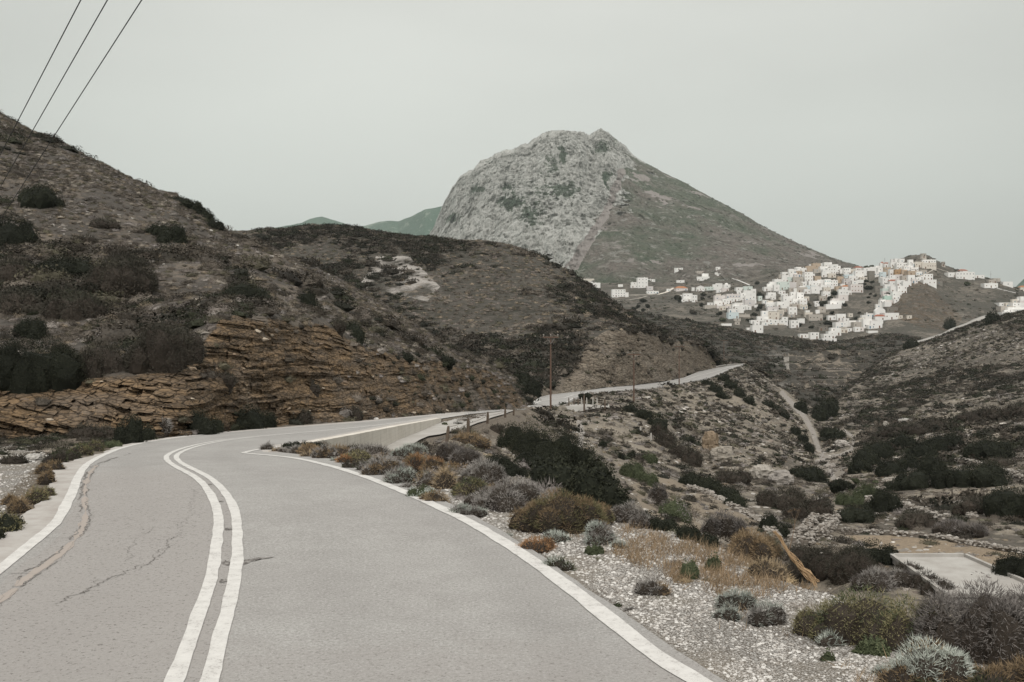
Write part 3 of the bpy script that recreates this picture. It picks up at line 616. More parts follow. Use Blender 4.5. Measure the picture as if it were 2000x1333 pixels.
# ------------------------------------------------------------------ road
def road_mat():
    m, nt, b = new_mat('worn_asphalt', 0.85); N = NB(nt); p = N.pos()
    fine = N.noise(p, 38, 5, 0.85); grit = N.voro(p, 95, 'F1', 1); n1 = N.noise(p, 0.33, 4, 0.6); n2 = N.noise(p, 2.4, 5, 0.7)
    c = N.mix(N.rng(n1, 0.38, 0.62), (0.43, 0.42, 0.402), (0.375, 0.362, 0.347))
    c = N.mix(N.attr('track'), c, (0.235, 0.228, 0.22))
    c = N.mix(N.rng(n2, 0.3, 0.7, 0, 0.45), c, (0.25, 0.238, 0.226))
    c = N.mix(N.rng(fine, 0.38, 0.66, 0.0, 0.75), c, (0.19, 0.18, 0.17))
    c = N.mix(N.rng(fine, 0.46, 0.36, 0.0, 0.6), c, (0.42, 0.41, 0.395))
    sp = N.voro(p, 38, 'F1', 0)
    c = N.mix(N.rng(grit, 0.72, 0.95, 0, 0.55), c, (0.12, 0.11, 0.105))
    # older, pinker surfacing with dark worn pits in the near left lane
    w = N.attr('wear')
    wn_ = N.math('ADD', w, N.math('MULTIPLY', N.math('SUBTRACT', n2, 0.5), 0.7))
    c = N.mix(N.rng(wn_, 0.3, 0.7, 0, 0.6), c, (0.30, 0.28, 0.265))
    pit = N.noise(p, 26, 3, 0.8)
    c = N.mix(N.math('MULTIPLY', N.rng(pit, 0.57, 0.66), N.rng(wn_, 0.2, 0.7, 0.2, 0.85)), c, (0.10, 0.088, 0.08))
    # concrete strip along the edges
    e = N.attr('edge')
    c = N.mix(N.rng(N.math('ADD', e, N.math('MULTIPLY', N.math('SUBTRACT', n2, 0.5), 0.3)), 0.35, 0.6), c, N.mix(N.rng(n2, 0.35, 0.65), (0.44, 0.42, 0.395), (0.33, 0.30, 0.275)))
    N.l(c, b.inputs['Base Color'])
    N.l(N.bump(N.math('ADD', fine, N.math('MULTIPLY', pit, 0.5)), 0.55, 0.012), b.inputs['Normal'])
    return m
m_road = road_mat()
Yr = np.unique(np.concatenate([np.geomspace(3.6, 118, 420)]))
L, R = road_x(Yr); ok = ~(np.isnan(L) | np.isnan(R)); Yr, L, R = Yr[ok], L[ok], R[ok]
nu = 90; u = np.linspace(0, 1, nu)
Xr = L[:, None] + (R - L)[:, None] * u[None]
Yg = np.repeat(Yr[:, None], nu, 1); Zg = zr(Yg) + 0.0
jag = 0.07 * fbm(Xr, Yg, None, 1.6, 4)
Xr = Xr + jag * ((u[None] < 0.005).astype(float) * 1.6 + (u[None] > 0.995) * 0.7)
rpx = CX + Xr / Yg * F; rpy = CY - (Zg - H) / Yg * F
LL = wpoly(LINE_L)
dl = seg_dist(Xr, Yg, [tuple(a[:2]) for a in LL[::3]])
llx = np.interp(Yr, LL[np.argsort(LL[:, 1]), 1], LL[np.argsort(LL[:, 1]), 0])
edge = ((Xr < llx[:, None] + 0.02)).astype(float) * 0.62 + ((rpx > 470) & (rpy < 884) & (seg_dist(rpx, rpy, PAVE_R[15:24]) < 8)).astype(float) * 0.9
CWp = [(430, 1333), (452, 1150), (470, 1040), (440, 960), (350, 900), (380, 872), (240, 880), (170, 930), (110, 1050), (-50, 1180), (-400, 1333)]
wear = in_poly(rpx, rpy, CWp).astype(float) * 0.75 + 0.55 * sstep(1120, 1333, rpy) * (rpx > 400)
wear = wear * sstep(0, 60, rpy - 880)
CWs = wpoly(CENTRE, 0.5); dc = seg_dist(Xr, Yg, [tuple(a[:2]) for a in CWs[::2]])
track = 0.26 * (np.exp(-((dc - 0.95) / 0.28) ** 2) + np.exp(-((dc - 2.35) / 0.28) ** 2)) * (0.6 + 0.6 * fbm(Xr, Yg * 0.4, None, 0.8, 3))
track = np.clip(track + 0.22 * sstep(0.25, 0.6, fbm(Xr, Yg, None, 0.45, 4)), 0, 0.6)
road = mesh_np('road', np.stack([Xr, Yg, Zg], -1).reshape(-1, 3), grid_faces(len(Yr), nu), m_road,
               {'wear': wear.ravel(), 'edge': edge.ravel(), 'track': track.ravel()})
tag(road, 'worn grey two-lane asphalt road sweeping left and then away behind the hill', kind='structure')

def paint_mat():
    m, nt, b = new_mat('road_paint', 0.7); N = NB(nt); p = N.pos()
    n = N.noise(p, 7, 5, 0.75); n2 = N.noise(p, 60, 3, 0.7)
    c = N.mix(N.rng(n, 0.35, 0.7, 0, 0.7), (0.60, 0.585, 0.56), (0.44, 0.425, 0.405))
    c = N.mix(N.rng(N.math('ADD', N.math('MULTIPLY', n, 0.45), N.math('MULTIPLY', n2, 0.55)), 0.54, 0.62, 0, 0.75), c, (0.30, 0.28, 0.265))
    N.l(c, b.inputs['Base Color']); N.l(N.bump(n2, 0.3, 0.006), b.inputs['Normal'])
    return m
m_paint = paint_mat()
def ribbon(name, w, width, mat, off=0.0, dz=0.006, parent=None, jit=0.0, cut=None):
    t = np.gradient(w[:, :2], axis=0); t /= np.linalg.norm(t, axis=1)[:, None] + 1e-9
    n = np.stack([-t[:, 1], t[:, 0]], 1)
    q_ = np.arange(len(w)) * 0.35
    wd = width / 2 * (1 + jit * RNG.standard_normal(len(w)))
    o1 = off + wd + 0.012 * fbm(q_, q_ * 0 + off * 9, None, 1.0, 4); o2 = off - wd + 0.012 * fbm(q_, q_ * 0 + 7 + off * 9, None, 1.0, 4)
    A = w[:, :2] + n * o1[:, None] if np.ndim(o1) else w[:, :2] + n * o1
    B = w[:, :2] + n * o2[:, None] if np.ndim(o2) else w[:, :2] + n * o2
    M = (A + B) / 2
    V = np.concatenate([np.column_stack([q, zr(q[:, 1]) + dz]) for q in (A, M, B)])
    k = len(w); i = np.arange(k - 1)
    Fc = np.concatenate([np.stack([i, i + k, i + k + 1, i + 1], 1), np.stack([i + k, i + 2 * k, i + 2 * k + 1, i + k + 1], 1)])
    return mesh_np(name, V, Fc, mat, None, True, parent)
LR = wpoly(LINE_R, 0.12); LR2 = wpoly(LINE_R2, 0.3); CW = wpoly(CENTRE, 0.12, 9); LLf = wpoly(LINE_L, 0.12)
ribbon('edge_line', LLf, 0.125, m_paint, parent=road, jit=0.02)
ribbon('edge_line', LR, 0.15, m_paint, parent=road, jit=0.02)
ribbon('edge_line', LR2, 0.14, m_paint, parent=road, jit=0.02, dz=0.008)
ribbon('centre_line', CW, 0.108, m_paint, off=0.098, parent=road, jit=0.02)
ribbon('centre_line', CW, 0.108, m_paint, off=-0.098, parent=road, jit=0.02)
# cracks and tar patches
m_crack, nt_, b_ = new_mat('crack_filler', 0.9); NN = NB(nt_); NN.l(NN.mix(NN.rng(NN.noise(NN.pos(), 22, 4, 0.8), 0.42, 0.58), (0.075, 0.066, 0.06), (0.26, 0.245, 0.23)), b_.inputs['Base Color'])
m_seal, nt_, b_ = new_mat('pale_sealed_joint', 0.9); b_.inputs['Base Color'].default_value = (0.33, 0.29, 0.26, 1)
def crack(line, width, amp=0.05, step=0.03, breaks=0.3, mat=None, dz=0.004, seed=0):
    w = wpoly(line, step); n = len(w); s = np.arange(n) * step
    j = fbm(s, np.full(n, seed * 3.1), None, 5.0, 4, 0.7) * amp
    t = np.gradient(w[:, :2], axis=0); t /= np.linalg.norm(t, axis=1)[:, None] + 1e-9
    w = w.copy(); w[:, 0] += -t[:, 1] * j; w[:, 1] += t[:, 0] * j
    wd = width * np.clip(0.55 + 0.9 * fbm(s, np.full(n, 40 + seed), None, 3.0, 3), 0.05, 2)
    wd = np.where(fbm(s, np.full(n, 70 + seed), None, 1.6, 3) < -0.5 + breaks, 0.002, wd)
    nn = np.stack([-t[:, 1], t[:, 0]], 1)
    A = w[:, :2] + nn * wd[:, None] / 2; B = w[:, :2] - nn * wd[:, None] / 2
    V = np.concatenate([np.column_stack([q, zr(q[:, 1]) + dz]) for q in (A, B)])
    i = np.arange(n - 1)
    return V, np.stack([i, i + n, i + n + 1, i + 1], 1)
CR = [([(-30, 1200), (0, 1170), (40, 1130), (85, 1098), (130, 1065), (152, 1030), (158, 1000), (160, 960), (168, 930), (180, 912), (215, 898), (260, 885)], 0.035, 0.07),
      ([(0, 1185), (55, 1135), (100, 1105), (150, 1058), (176, 1008), (170, 985), (170, 955), (178, 930), (196, 908), (230, 893)], 0.028, 0.06),
      ([(0, 1205), (60, 1198), (120, 1178), (165, 1150), (230, 1120), (290, 1098), (320, 1070), (350, 1050), (358, 1025), (365, 1000), (380, 970), (376, 950)], 0.012, 0.14),
      ([(150, 1160), (210, 1135), (260, 1120), (300, 1095), (345, 1058), (355, 1040)], 0.011, 0.12),
      ([(20, 1120), (60, 1122), (90, 1128)], 0.010, 0.05), ([(80, 1050), (120, 1052), (150, 1048)], 0.008, 0.05),
      ([(250, 1105), (262, 1060), (300, 1030)], 0.006, 0.08)]
Vs, Fs, nv = [], [], 0
for i_, (ln, wd, am) in enumerate(CR):
    v_, f_ = crack(ln, wd, am, seed=i_); Vs.append(v_); Fs.append(f_ + nv); nv += len(v_)
mesh_np('crack', np.concatenate(Vs), np.concatenate(Fs), m_crack, None, True, road)
v_, f_ = crack([(-20, 1190), (0, 1175), (48, 1132), (92, 1102), (140, 1062), (164, 1020), (166, 985), (166, 955), (174, 928), (188, 910)], 0.10, 0.02, breaks=0.0, dz=0.003, seed=9)
mesh_np('sealed_joint', v_, f_, m_seal, None, True, road)
for i_, (cx, cy, rx, ry) in enumerate([(446, 1034, 7, 2.2), (443, 1100, 9, 4), (437, 1135, 8, 3.2), (410, 947, 4, 1), (432, 980, 5, 1.2)]):
    a = np.linspace(0, 2 * np.pi, 25)[:-1]; rr = 1 + 0.35 * RNG.standard_normal(24) * 0.6
    ring = [road_pt(cx + rx * math.cos(q) * r, cy + ry * math.sin(q) * r, 0.0045) for q, r in zip(a, rr)]
    V = np.array([road_pt(cx, cy, 0.0045)] + ring); j = np.arange(24)
    mesh_np('tar_patch', V, np.stack([np.zeros(24, int), 1 + j, 1 + (j + 1) % 24], 1), m_crack, None, True, road)
up = [(472, 1097), (480, 1094), (492, 1093), (505, 1090), (518, 1090.5), (538, 1088.5), (524, 1092), (512, 1093), (500, 1096.5), (490, 1098), (483, 1102), (475, 1104)]
V = np.array([road_pt(*p_, 0.0045) for p_ in up]); 
mesh_np('tar_patch', V, np.array([[0, i + 1, i + 2] for i in range(len(up) - 2)]), m_crack, None, True, road)

# side ramp, far road, lay-by, village road
def strip(name, lower, upper, mat, label, dz=0.0, n=160, rows=6, parent=None):
    xs0 = np.linspace(lower[0][0], lower[-1][0], n); xs1 = np.linspace(upper[0][0], upper[-1][0], n)
    a = np.array([P3(x, lin(lower, x, 1), lin(lower, x, 2)) for x in xs0]); b = np.array([P3(x, lin(upper, x, 1), lin(upper, x, 2)) for x in xs1])
    a[:, 2] += dz; b[:, 2] += dz
    t = np.linspace(0, 1, rows)[:, None, None]; V = a * (1 - t) + b * t
    lo = a + (a - b) * 0.04; lo[:, 2] -= 1.6; hi = b + (b - a) * 0.04; hi[:, 2] -= 1.6
    V = np.concatenate([lo[None], V, hi[None]]); rows += 2
    z = np.zeros(n * rows)
    o = mesh_np(name, V.reshape(-1, 3), grid_faces(rows, n), mat, {'wear': z, 'edge': z, 'track': z}, True, parent)
    if label: tag(o, label, kind='structure')
    return o, a, b
ra = [(716, 908, 32.0), (735, 896, 34.0), (765, 884, 35.3), (800, 873, 37.4), (837, 851, 42.2), (860, 847, 43.3), (910, 835, 47.9), (950, 823, 55), (985, 811, 72), (1003, 804.8, 90)]
rb = [(686, 903, 32.4), (720, 887, 34.8), (750, 873, 37.3), (785, 853, 40.7), (822, 840, 46.5), (860, 826, 52), (885, 817, 58), (940, 810, 73), (985, 804.5, 85), (1003, 802.2, 94)]
m_conc, nt, b = new_mat('pale_concrete', 0.85); N = NB(nt); p = N.pos()
N.l(N.mix(N.rng(N.noise(p, 0.8, 5, 0.7), 0.35, 0.65), (0.40, 0.385, 0.36), (0.31, 0.29, 0.265)), b.inputs['Base Color'])
N.l(N.bump(N.noise(p, 20, 4, 0.7), 0.3, 0.01), b.inputs['Normal'])
def strip_z(lower, upper, zf, name, mat, label, n=140, rows=6):
    A = []
    for ln in (lower, upper):
        xs = np.linspace(ln[0][0], ln[-1][0], n); Yv = lin(ln, xs, 2)
        A.append(np.stack([(xs - CX) / F * Yv, Yv, zf(Yv)], -1))
    t = np.linspace(0, 1, rows)[:, None, None]; V = A[0] * (1 - t) + A[1] * t; z = np.zeros(n * rows)
    o = mesh_np(name, V.reshape(-1, 3), grid_faces(rows, n), mat, {'wear': z, 'edge': z, 'track': z}); tag(o, label, kind='structure'); return o
strip_z(ra, rb, rampz, 'side_road', m_conc, 'pale concrete side lane dropping beside the retaining wall')
FL = [(1030, 799, 114), (1041, 794.5, 121.5), (1080, 794.5, 122.5), (1106, 790, 128), (1122, 780, 140), (1149, 773.5, 150), (1219, 763.5, 172), (1284, 757.5, 192), (1330, 750.5, 212), (1381, 740.5, 245), (1403, 732.5, 258), (1419, 724.5, 272), (1440, 716.5, 294), (1452, 713.5, 303)]
FU = [(1024, 797, 120), (1035, 792, 129), (1045, 785, 136), (1054, 778, 142), (1073, 773, 150), (1133, 766, 162), (1190, 758, 178), (1241, 754, 196), (1297, 747, 214), (1335, 739, 236), (1365, 727, 262), (1397, 719.6, 280), (1425, 715, 297), (1452, 712.6, 309)]
far_road, fa, fb = strip('road', FL, FU, m_road, 'far stretch of the same road climbing round the next bend', n=220, dz=0.12)
cen = (fa + fb) / 2
def world_ribbon(name, P, width, mat, parent, dz=0.02):
    t = np.gradient(P[:, :2], axis=0); t /= np.linalg.norm(t, axis=1)[:, None]; n = np.stack([-t[:, 1], t[:, 0], 0 * t[:, 0]], 1)
    V = np.concatenate([P + n * width / 2, P - n * width / 2]); V[:, 2] += dz; k = len(P); i = np.arange(k - 1)
    return mesh_np(name, V, np.stack([i, i + k, i + k + 1, i + 1], 1), mat, None, True, parent)
world_ribbon('centre_line', cen, 0.22, m_paint, far_road, 0.03)
world_ribbon('edge_line', fa * 0.93 + fb * 0.07, 0.18, m_paint, far_road, 0.03)
world_ribbon('edge_line', fb * 0.93 + fa * 0.07, 0.18, m_paint, far_road, 0.03)
strip('lay_by', [(1098, 795.5, 123), (1190, 796, 130)], [(1104, 790.5, 130), (1190, 791, 137)], m_conc, 'pale gravel lay-by below the bend of the far road', n=30, rows=3, dz=0.1)
# pale road to the village over the right-hand hill
vr = [(1786, 669), (1800, 665), (1820, 659), (1840, 653), (1856, 644), (1872, 638), (1886, 633), (1900, 626), (1912, 621), (1930, 616)]
strip('village_road', [(x, y + 4.0, 432) for x, y in vr], [(x, y - 1.5, 440) for x, y in vr], m_conc, 'pale road climbing to the village behind the right hill', n=60, rows=3)
# ------------------------------------------------------------------ vegetation
def ico(sub=1):
    t = (1 + 5 ** 0.5) / 2
    v = [(-1, t, 0), (1, t, 0), (-1, -t, 0), (1, -t, 0), (0, -1, t), (0, 1, t), (0, -1, -t), (0, 1, -t), (t, 0, -1), (t, 0, 1), (-t, 0, -1), (-t, 0, 1)]
    f = [(0, 11, 5), (0, 5, 1), (0, 1, 7), (0, 7, 10), (0, 10, 11), (1, 5, 9), (5, 11, 4), (11, 10, 2), (10, 7, 6), (7, 1, 8), (3, 9, 4), (3, 4, 2), (3, 2, 6), (3, 6, 8), (3, 8, 9), (4, 9, 5), (2, 4, 11), (6, 2, 10), (8, 6, 7), (9, 8, 1)]
    v = [np.array(a) / np.linalg.norm(a) for a in v]
    for _ in range(sub):
        mid = {}; nf = []
        def m(a, b):
            k = (min(a, b), max(a, b))
            if k not in mid: q = v[a] + v[b]; v.append(q / np.linalg.norm(q)); mid[k] = len(v) - 1
            return mid[k]
        for a, b, c in f:
            x, y, z = m(a, b), m(b, c), m(c, a); nf += [(a, x, z), (b, y, x), (c, z, y), (x, y, z)]
        f = nf
    return np.array(v), np.array(f)
ICO0, ICO1, ICO2 = ico(0), ico(1), ico(2)

def dirs(n, lo=-0.15):
    z = RNG.uniform(lo, 1, n); a = RNG.uniform(0, 2 * np.pi, n); r = np.sqrt(1 - z * z)
    return np.stack([r * np.cos(a), r * np.sin(a), z], 1)
def blades(P, D, L, W, jit=0.5):
    """thin triangles rooted at P growing along D"""
    n = len(P); D = D + RNG.standard_normal((n, 3)) * jit; D /= np.linalg.norm(D, axis=1)[:, None] + 1e-9
    S = np.cross(D, RNG.standard_normal((n, 3))); S /= np.linalg.norm(S, axis=1)[:, None] + 1e-9
    L = np.broadcast_to(L, n)[:, None] * RNG.uniform(0.6, 1.3, (n, 1)); W = np.broadcast_to(W, n)[:, None]
    V = np.stack([P - S * W / 2, P + S * W / 2, P + D * L], 1).reshape(-1, 3)
    return V, np.arange(3 * n).reshape(-1, 3)
def leaves(P, D, S_, jit=0.9):
    """small leaf faces lying roughly across D"""
    n = len(P); D = D + RNG.standard_normal((n, 3)) * jit; D /= np.linalg.norm(D, axis=1)[:, None] + 1e-9
    A = np.cross(D, RNG.standard_normal((n, 3))); A /= np.linalg.norm(A, axis=1)[:, None] + 1e-9
    B = np.cross(D, A); s = np.broadcast_to(S_, n)[:, None] * RNG.uniform(0.6, 1.4, (n, 1))
    V = np.stack([P - A * s * 0.5, P + B * s * 0.6, P + A * s * 0.6 - B * s * 0.25], 1).reshape(-1, 3)
    return V, np.arange(3 * n).reshape(-1, 3)

KIND = {   # colours of the foliage, wood colour, blade shape
    'mastic': (((0.014, 0.016, 0.010), (0.028, 0.030, 0.018)), 'leaf'),
    'green': (((0.045, 0.054, 0.028), (0.085, 0.095, 0.052)), 'leaf'),
    'olive': (((0.106, 0.103, 0.053), (0.188, 0.163, 0.088)), 'mix'),
    'grey': (((0.182, 0.169, 0.155), (0.324, 0.304, 0.284)), 'blade'),
    'silver': (((0.238, 0.259, 0.231), (0.462, 0.483, 0.434)), 'blade'),
    'brown': (((0.156, 0.111, 0.065), (0.273, 0.202, 0.124)), 'blade'),
    'rust': (((0.192, 0.102, 0.048), (0.300, 0.180, 0.096)), 'blade'),
    'tan': (((0.265, 0.201, 0.127), (0.437, 0.345, 0.230)), 'blade'),
    'twig': (((0.102, 0.090, 0.082), (0.204, 0.186, 0.174)), 'blade'),
    'dark': (((0.035, 0.033, 0.025), (0.065, 0.058, 0.045)), 'mix'),
}
m_leaf = leaf_mat('foliage', None, var=0.3, attr=True)
def clump_mesh(clumps, kind, Yd, dens=1.0, kind2=None, f2=0.3, spiky=1.0):
    """clumps: list of (x, y, z, rx, ry, rz) domes (z = ground). returns V, F, tint"""
    lumps = []
    for (x, y, z, rx, ry, rz) in clumps:
        lumps.append((x, y, z - 0.12 * rz, rx * 0.86, ry * 0.86, rz * 0.98))
        for _ in range(7):
            a = random.uniform(0, 2 * math.pi); q = random.uniform(0.35, 0.7); up = random.uniform(0.05, 0.5)
            s = random.uniform(0.32, 0.52)
            lumps.append((x + rx * q * math.cos(a), y + ry * q * math.sin(a), z + rz * up * (1 - q * 0.8), rx * s, ry * s, rz * s * 1.05))
    lumps = np.array(lumps)
    px1 = Yd / F                                  # metres per photo pixel
    (c0, c1), shape = KIND[kind]
    w = max(0.005, 1.15 * px1); L = max(0.045, 7.0 * w) * spiky
    if shape == 'leaf': ls = max(0.016, 2.4 * px1)
    area = (lumps[:, 3] * lumps[:, 5]) * 3.0
    cell = (w * L * 0.42) if shape != 'leaf' else ls * ls * 0.55
    N = (area / cell * dens * 0.9).astype(int) + 12
    over = max(1.0, N.sum() / 85000.0)
    N = (N / over).astype(int) + 6
    if over > 1: w *= over ** 0.5; L *= over ** 0.25; ls = (ls if shape == 'leaf' else 0) * over ** 0.5
    Ps, Ds, Lid = [], [], []
    for i, (l, n) in enumerate(zip(lumps, N)):
        d = dirs(n, -0.1); P = d * l[3:6] * RNG.uniform(0.78, 1.04, (n, 1)) + l[:3]; Dn = d / l[3:6]; Dn /= np.linalg.norm(Dn, axis=1)[:, None]
        keep = np.ones(n, bool)
        for j, m in enumerate(lumps):
            if j != i and abs(m[0] - l[0]) < m[3] + l[3] and abs(m[1] - l[1]) < m[4] + l[4]:
                keep &= (((P - m[:3]) / m[3:6]) ** 2).sum(1) > 0.72
        Ps.append(P[keep]); Ds.append(Dn[keep]); Lid.append(np.full(keep.sum(), i))
    P = np.concatenate(Ps); Dn = np.concatenate(Ds); Lid = np.concatenate(Lid)
    rr = RNG.random(len(P)); lump_t = RNG.random(len(lumps))[Lid]
    mixv = np.clip(0.55 * rr + 0.45 * lump_t, 0, 1)[:, None]
    T = np.array(c0) * (1 - mixv) + np.array(c1) * mixv
    if kind2:
        (e0, e1), _ = KIND[kind2]; sel = (fbm(P[:, 0], P[:, 1], P[:, 2], 2.2 / max(0.3, lumps[:, 3].max()), 3) * 1.2 + 0.5 + 0.25 * (rr - 0.5)) < f2
        T2 = np.array(e0) * (1 - mixv) + np.array(e1) * mixv; T = np.where(sel[:, None], T2, T)
    bl = np.zeros(len(P), bool) if shape == 'leaf' else (np.ones(len(P), bool) if shape == 'blade' else RNG.random(len(P)) < 0.55)
    out_V, out_F, out_T, nv = [], [], [], 0
    for sel, fn in ((bl, 'b'), (~bl, 'l')):
        if not sel.any(): continue
        if fn == 'b': v, f = blades(P[sel] - Dn[sel] * L * 0.35, Dn[sel] + np.array([0, 0, 0.15]), L, w, 0.42)
        else: v, f = leaves(P[sel], Dn[sel], ls if shape == 'leaf' else w * 2.0)
        out_V.append(v); out_F.append(f + nv); out_T.append(np.repeat(T[sel], 3, 0)); nv += len(v)
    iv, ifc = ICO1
    for l in lumps:                              # woody inner core; shade inside the bush is painted into its dark tint
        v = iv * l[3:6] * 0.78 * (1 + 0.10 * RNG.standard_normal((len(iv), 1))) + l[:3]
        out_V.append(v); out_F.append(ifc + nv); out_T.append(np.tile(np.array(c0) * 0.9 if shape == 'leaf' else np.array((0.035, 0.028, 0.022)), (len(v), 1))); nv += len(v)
    V = np.concatenate(out_V); T = np.concatenate(out_T)
    return V, np.concatenate(out_F), np.column_stack([T, np.ones(len(T))])
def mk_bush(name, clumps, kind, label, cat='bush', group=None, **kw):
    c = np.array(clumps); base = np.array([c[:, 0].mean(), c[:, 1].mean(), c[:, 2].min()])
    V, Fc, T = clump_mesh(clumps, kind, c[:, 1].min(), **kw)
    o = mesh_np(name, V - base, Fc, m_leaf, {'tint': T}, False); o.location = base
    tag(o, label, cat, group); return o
def px_clumps(lst, depth=0.8):
    """(cx, base_y, width, height) in photo px -> domes standing on the ground"""
    out = []
    for cx, by, w, h in lst:
        g_ = ground(cx, by)
        if g_ is None: continue
        s = g_[1] / F; rx = w * s / 2; rz = h * s; ry = rx * depth
        out.append((g_[0] * (1 + ry * 0.5 / g_[1]), g_[1] + ry * 0.5, g_[2] - 0.03, rx, ry, rz))
    return out
def B(name, lst, kind, label, cat='bush', grow=True, **kw):
    if grow: lst = [(a, b_ + h_ * 0.08, w_ * 1.14, h_ * 1.24) for a, b_, w_, h_ in lst]
    cl = px_clumps(lst)
    if cl: return mk_bush(name, cl, kind, label, cat, **kw)

# --- foreground shoulder, one by one
B('cushion_shrub', [(522, 880, 28, 19)], 'grey', 'small dark grey cushion shrub at the pointed tip of the road island')
B('low_shrub', [(568, 876, 40, 15), (592, 874, 50, 15), (618, 873, 34, 12)], 'mastic', 'flat dark green shrub behind the front row by the wall start')
B('cushion_shrub', [(541, 884, 26, 13)], 'tan', 'tiny tan cushion beside the island tip, second in the roadside row')
B('cushion_shrub', [(553, 885, 22, 13)], 'grey', 'tiny grey cushion, third in the roadside row from the island tip')
B('cushion_shrub', [(577, 886, 36, 18)], 'grey', 'grey brown cushion in front of the flat dark green shrub')
B('cushion_shrub', [(600, 888, 44, 24), (618, 886, 30, 18)], 'brown', 'brown rounded cushion right of the flat dark green shrub')
B('cushion_shrub', [(604, 894, 32, 16)], 'tan', 'orange tan cushion touching the white line below the wall start')
B('cushion_shrub', [(634, 896, 46, 30)], 'grey', 'upright grey brown cushion before the left end of the wall', kind2='brown')
B('cushion_shrub', [(664, 889, 62, 22)], 'brown', 'wide brown cushion at the foot of the concrete wall')
B('cushion_shrub', [(654, 903, 22, 12)], 'silver', 'little silver cushion at the white line left of the rusty one')
B('cushion_shrub', [(673, 906, 36, 21)], 'rust', 'rusty orange cushion at the edge of the asphalt')
B('cushion_shrub', [(694, 884, 62, 18)], 'dark', 'dark low cushion against the concrete wall face')
B('cushion_shrub', [(722, 889, 84, 24)], 'grey', 'long pale grey cushion below the right half of the wall')
B('cushion_shrub', [(690, 916, 38, 22)], 'dark', 'dark green cushion right of the rusty orange one', kind2='green')
B('cushion_shrub', [(700, 904, 62, 28)], 'olive', 'olive brown cushion behind the dark green roadside one')
B('cushion_shrub', [(712, 921, 40, 24)], 'grey', 'round grey cushion with fine twigs on the white line', kind2='green', f2=0.25)
B('cushion_shrub', [(750, 928, 86, 44), (728, 930, 46, 30)], 'grey', 'large grey brown dome in the middle of the roadside row', kind2='brown', f2=0.4)
B('low_shrub', [(812, 887, 60, 22), (786, 890, 40, 20)], 'silver', 'silver green shrub where the side lane begins')
B('low_shrub', [(826, 878, 26, 20)], 'mastic', 'small dark bush at the right edge of the side lane')
B('cushion_shrub', [(812, 917, 64, 34), (845, 920, 56, 34)], 'brown', 'orange brown mound behind the silver twiggy cushion', kind2='rust')
B('cushion_shrub', [(778, 945, 72, 36)], 'silver', 'silver twiggy cushion in the middle of the roadside row', kind2='grey', f2=0.4)
B('cushion_shrub', [(806, 938, 42, 28)], 'dark', 'dark green cushion beside the silver twiggy one', kind2='green')
B('cushion_shrub', [(793, 956, 34, 16)], 'grey', 'low grey cushion hugging the white line below the silver one')
B('cushion_shrub', [(836, 948, 66, 36)], 'grey', 'grey brown cushion with a smooth top above the spotted green one', kind2='brown', f2=0.4)
B('cushion_shrub', [(826, 974, 54, 32)], 'green', 'spotted green cushion at the white line', kind2='silver', f2=0.4)
B('grass_mound', [(868, 952, 54, 44)], 'tan', 'tuft of straw coloured grass between grey cushions', cat='grass tuft', spiky=2.0)
B('cushion_shrub', [(851, 982, 62, 28)], 'brown', 'tan brown cushion at the gravel start', kind2='tan')
B('cushion_shrub', [(944, 945, 92, 52)], 'grey', 'tall lilac grey dome behind the yellow green cushion')
B('cushion_shrub', [(920, 968, 78, 40)], 'olive', 'yellow green cushion in front of the lilac grey dome', kind2='green')
B('cushion_shrub', [(1000, 992, 130, 60), (955, 990, 90, 42), (1040, 985, 60, 45)], 'grey', 'very wide lilac grey mound left of the huge brown one', kind2='twig', f2=0.35)
B('cushion_shrub', [(982, 994, 40, 28)], 'green', 'small yellow green plant growing out of the wide lilac mound', kind2='olive')
B('cushion_shrub', [(1022, 996, 54, 32)], 'olive', 'grey green cushion between the lilac and brown mounds', kind2='silver')
B('cushion_shrub', [(1092, 1034, 150, 80), (1050, 1034, 96, 56), (1140, 1030, 90, 66), (1168, 1024, 60, 48)], 'brown', 'huge brown cushion mound with olive top, largest on the gravel', kind2='olive', f2=0.38)
B('cushion_shrub', [(898, 1006, 56, 26), (925, 1010, 52, 26)], 'grey', 'pair of silver grey cushions on the pale gravel by the line', kind2='silver', f2=0.5)
B('cushion_shrub', [(1170, 1060, 74, 46)], 'silver', 'silver cushion in front of the huge brown mound', kind2='grey', f2=0.35)
B('cushion_shrub', [(1085, 1058, 56, 26)], 'silver', 'silver green cushion at the foot of the huge brown mound')
B('cushion_shrub', [(1050, 1076, 78, 32)], 'rust', 'rusty brown flat cushion alone on the gravel')
B('low_shrub', [(1162, 1082, 38, 28)], 'green', 'bright green knobbly plant on the gravel')
B('cushion_shrub', [(1209, 1070, 38, 22)], 'silver', 'small silver ball right of the green knobbly plant')
B('cushion_shrub', [(1088, 1112, 62, 32)], 'silver', 'grey green cushion closest to the line on the gravel', kind2='green', f2=0.35)
B('cushion_shrub', [(1275, 1158, 66, 38)], 'grey', 'dry grey tuft alone in the middle of the gravel', kind2='brown', f2=0.4)
B('cushion_shrub', [(1437, 1188, 74, 42)], 'silver', 'silver ball, upper of three on the right gravel')
B('cushion_shrub', [(1424, 1210, 54, 32)], 'silver', 'silver ball, lower left of three on the right gravel')
B('cushion_shrub', [(1496, 1218, 90, 48)], 'silver', 'wide grey silver cushion, right one of three on the gravel', kind2='grey', f2=0.5)
B('cushion_shrub', [(1206, 1184, 20, 15)], 'green', 'tiny green sprout at the asphalt edge')
B('cushion_shrub', [(1230, 1192, 30, 13)], 'grey', 'tiny grey tuft right of the green sprout')
B('cushion_shrub', [(993, 1047, 16, 11)], 'silver', 'tiny silver tuft below the pair of silver grey cushions')
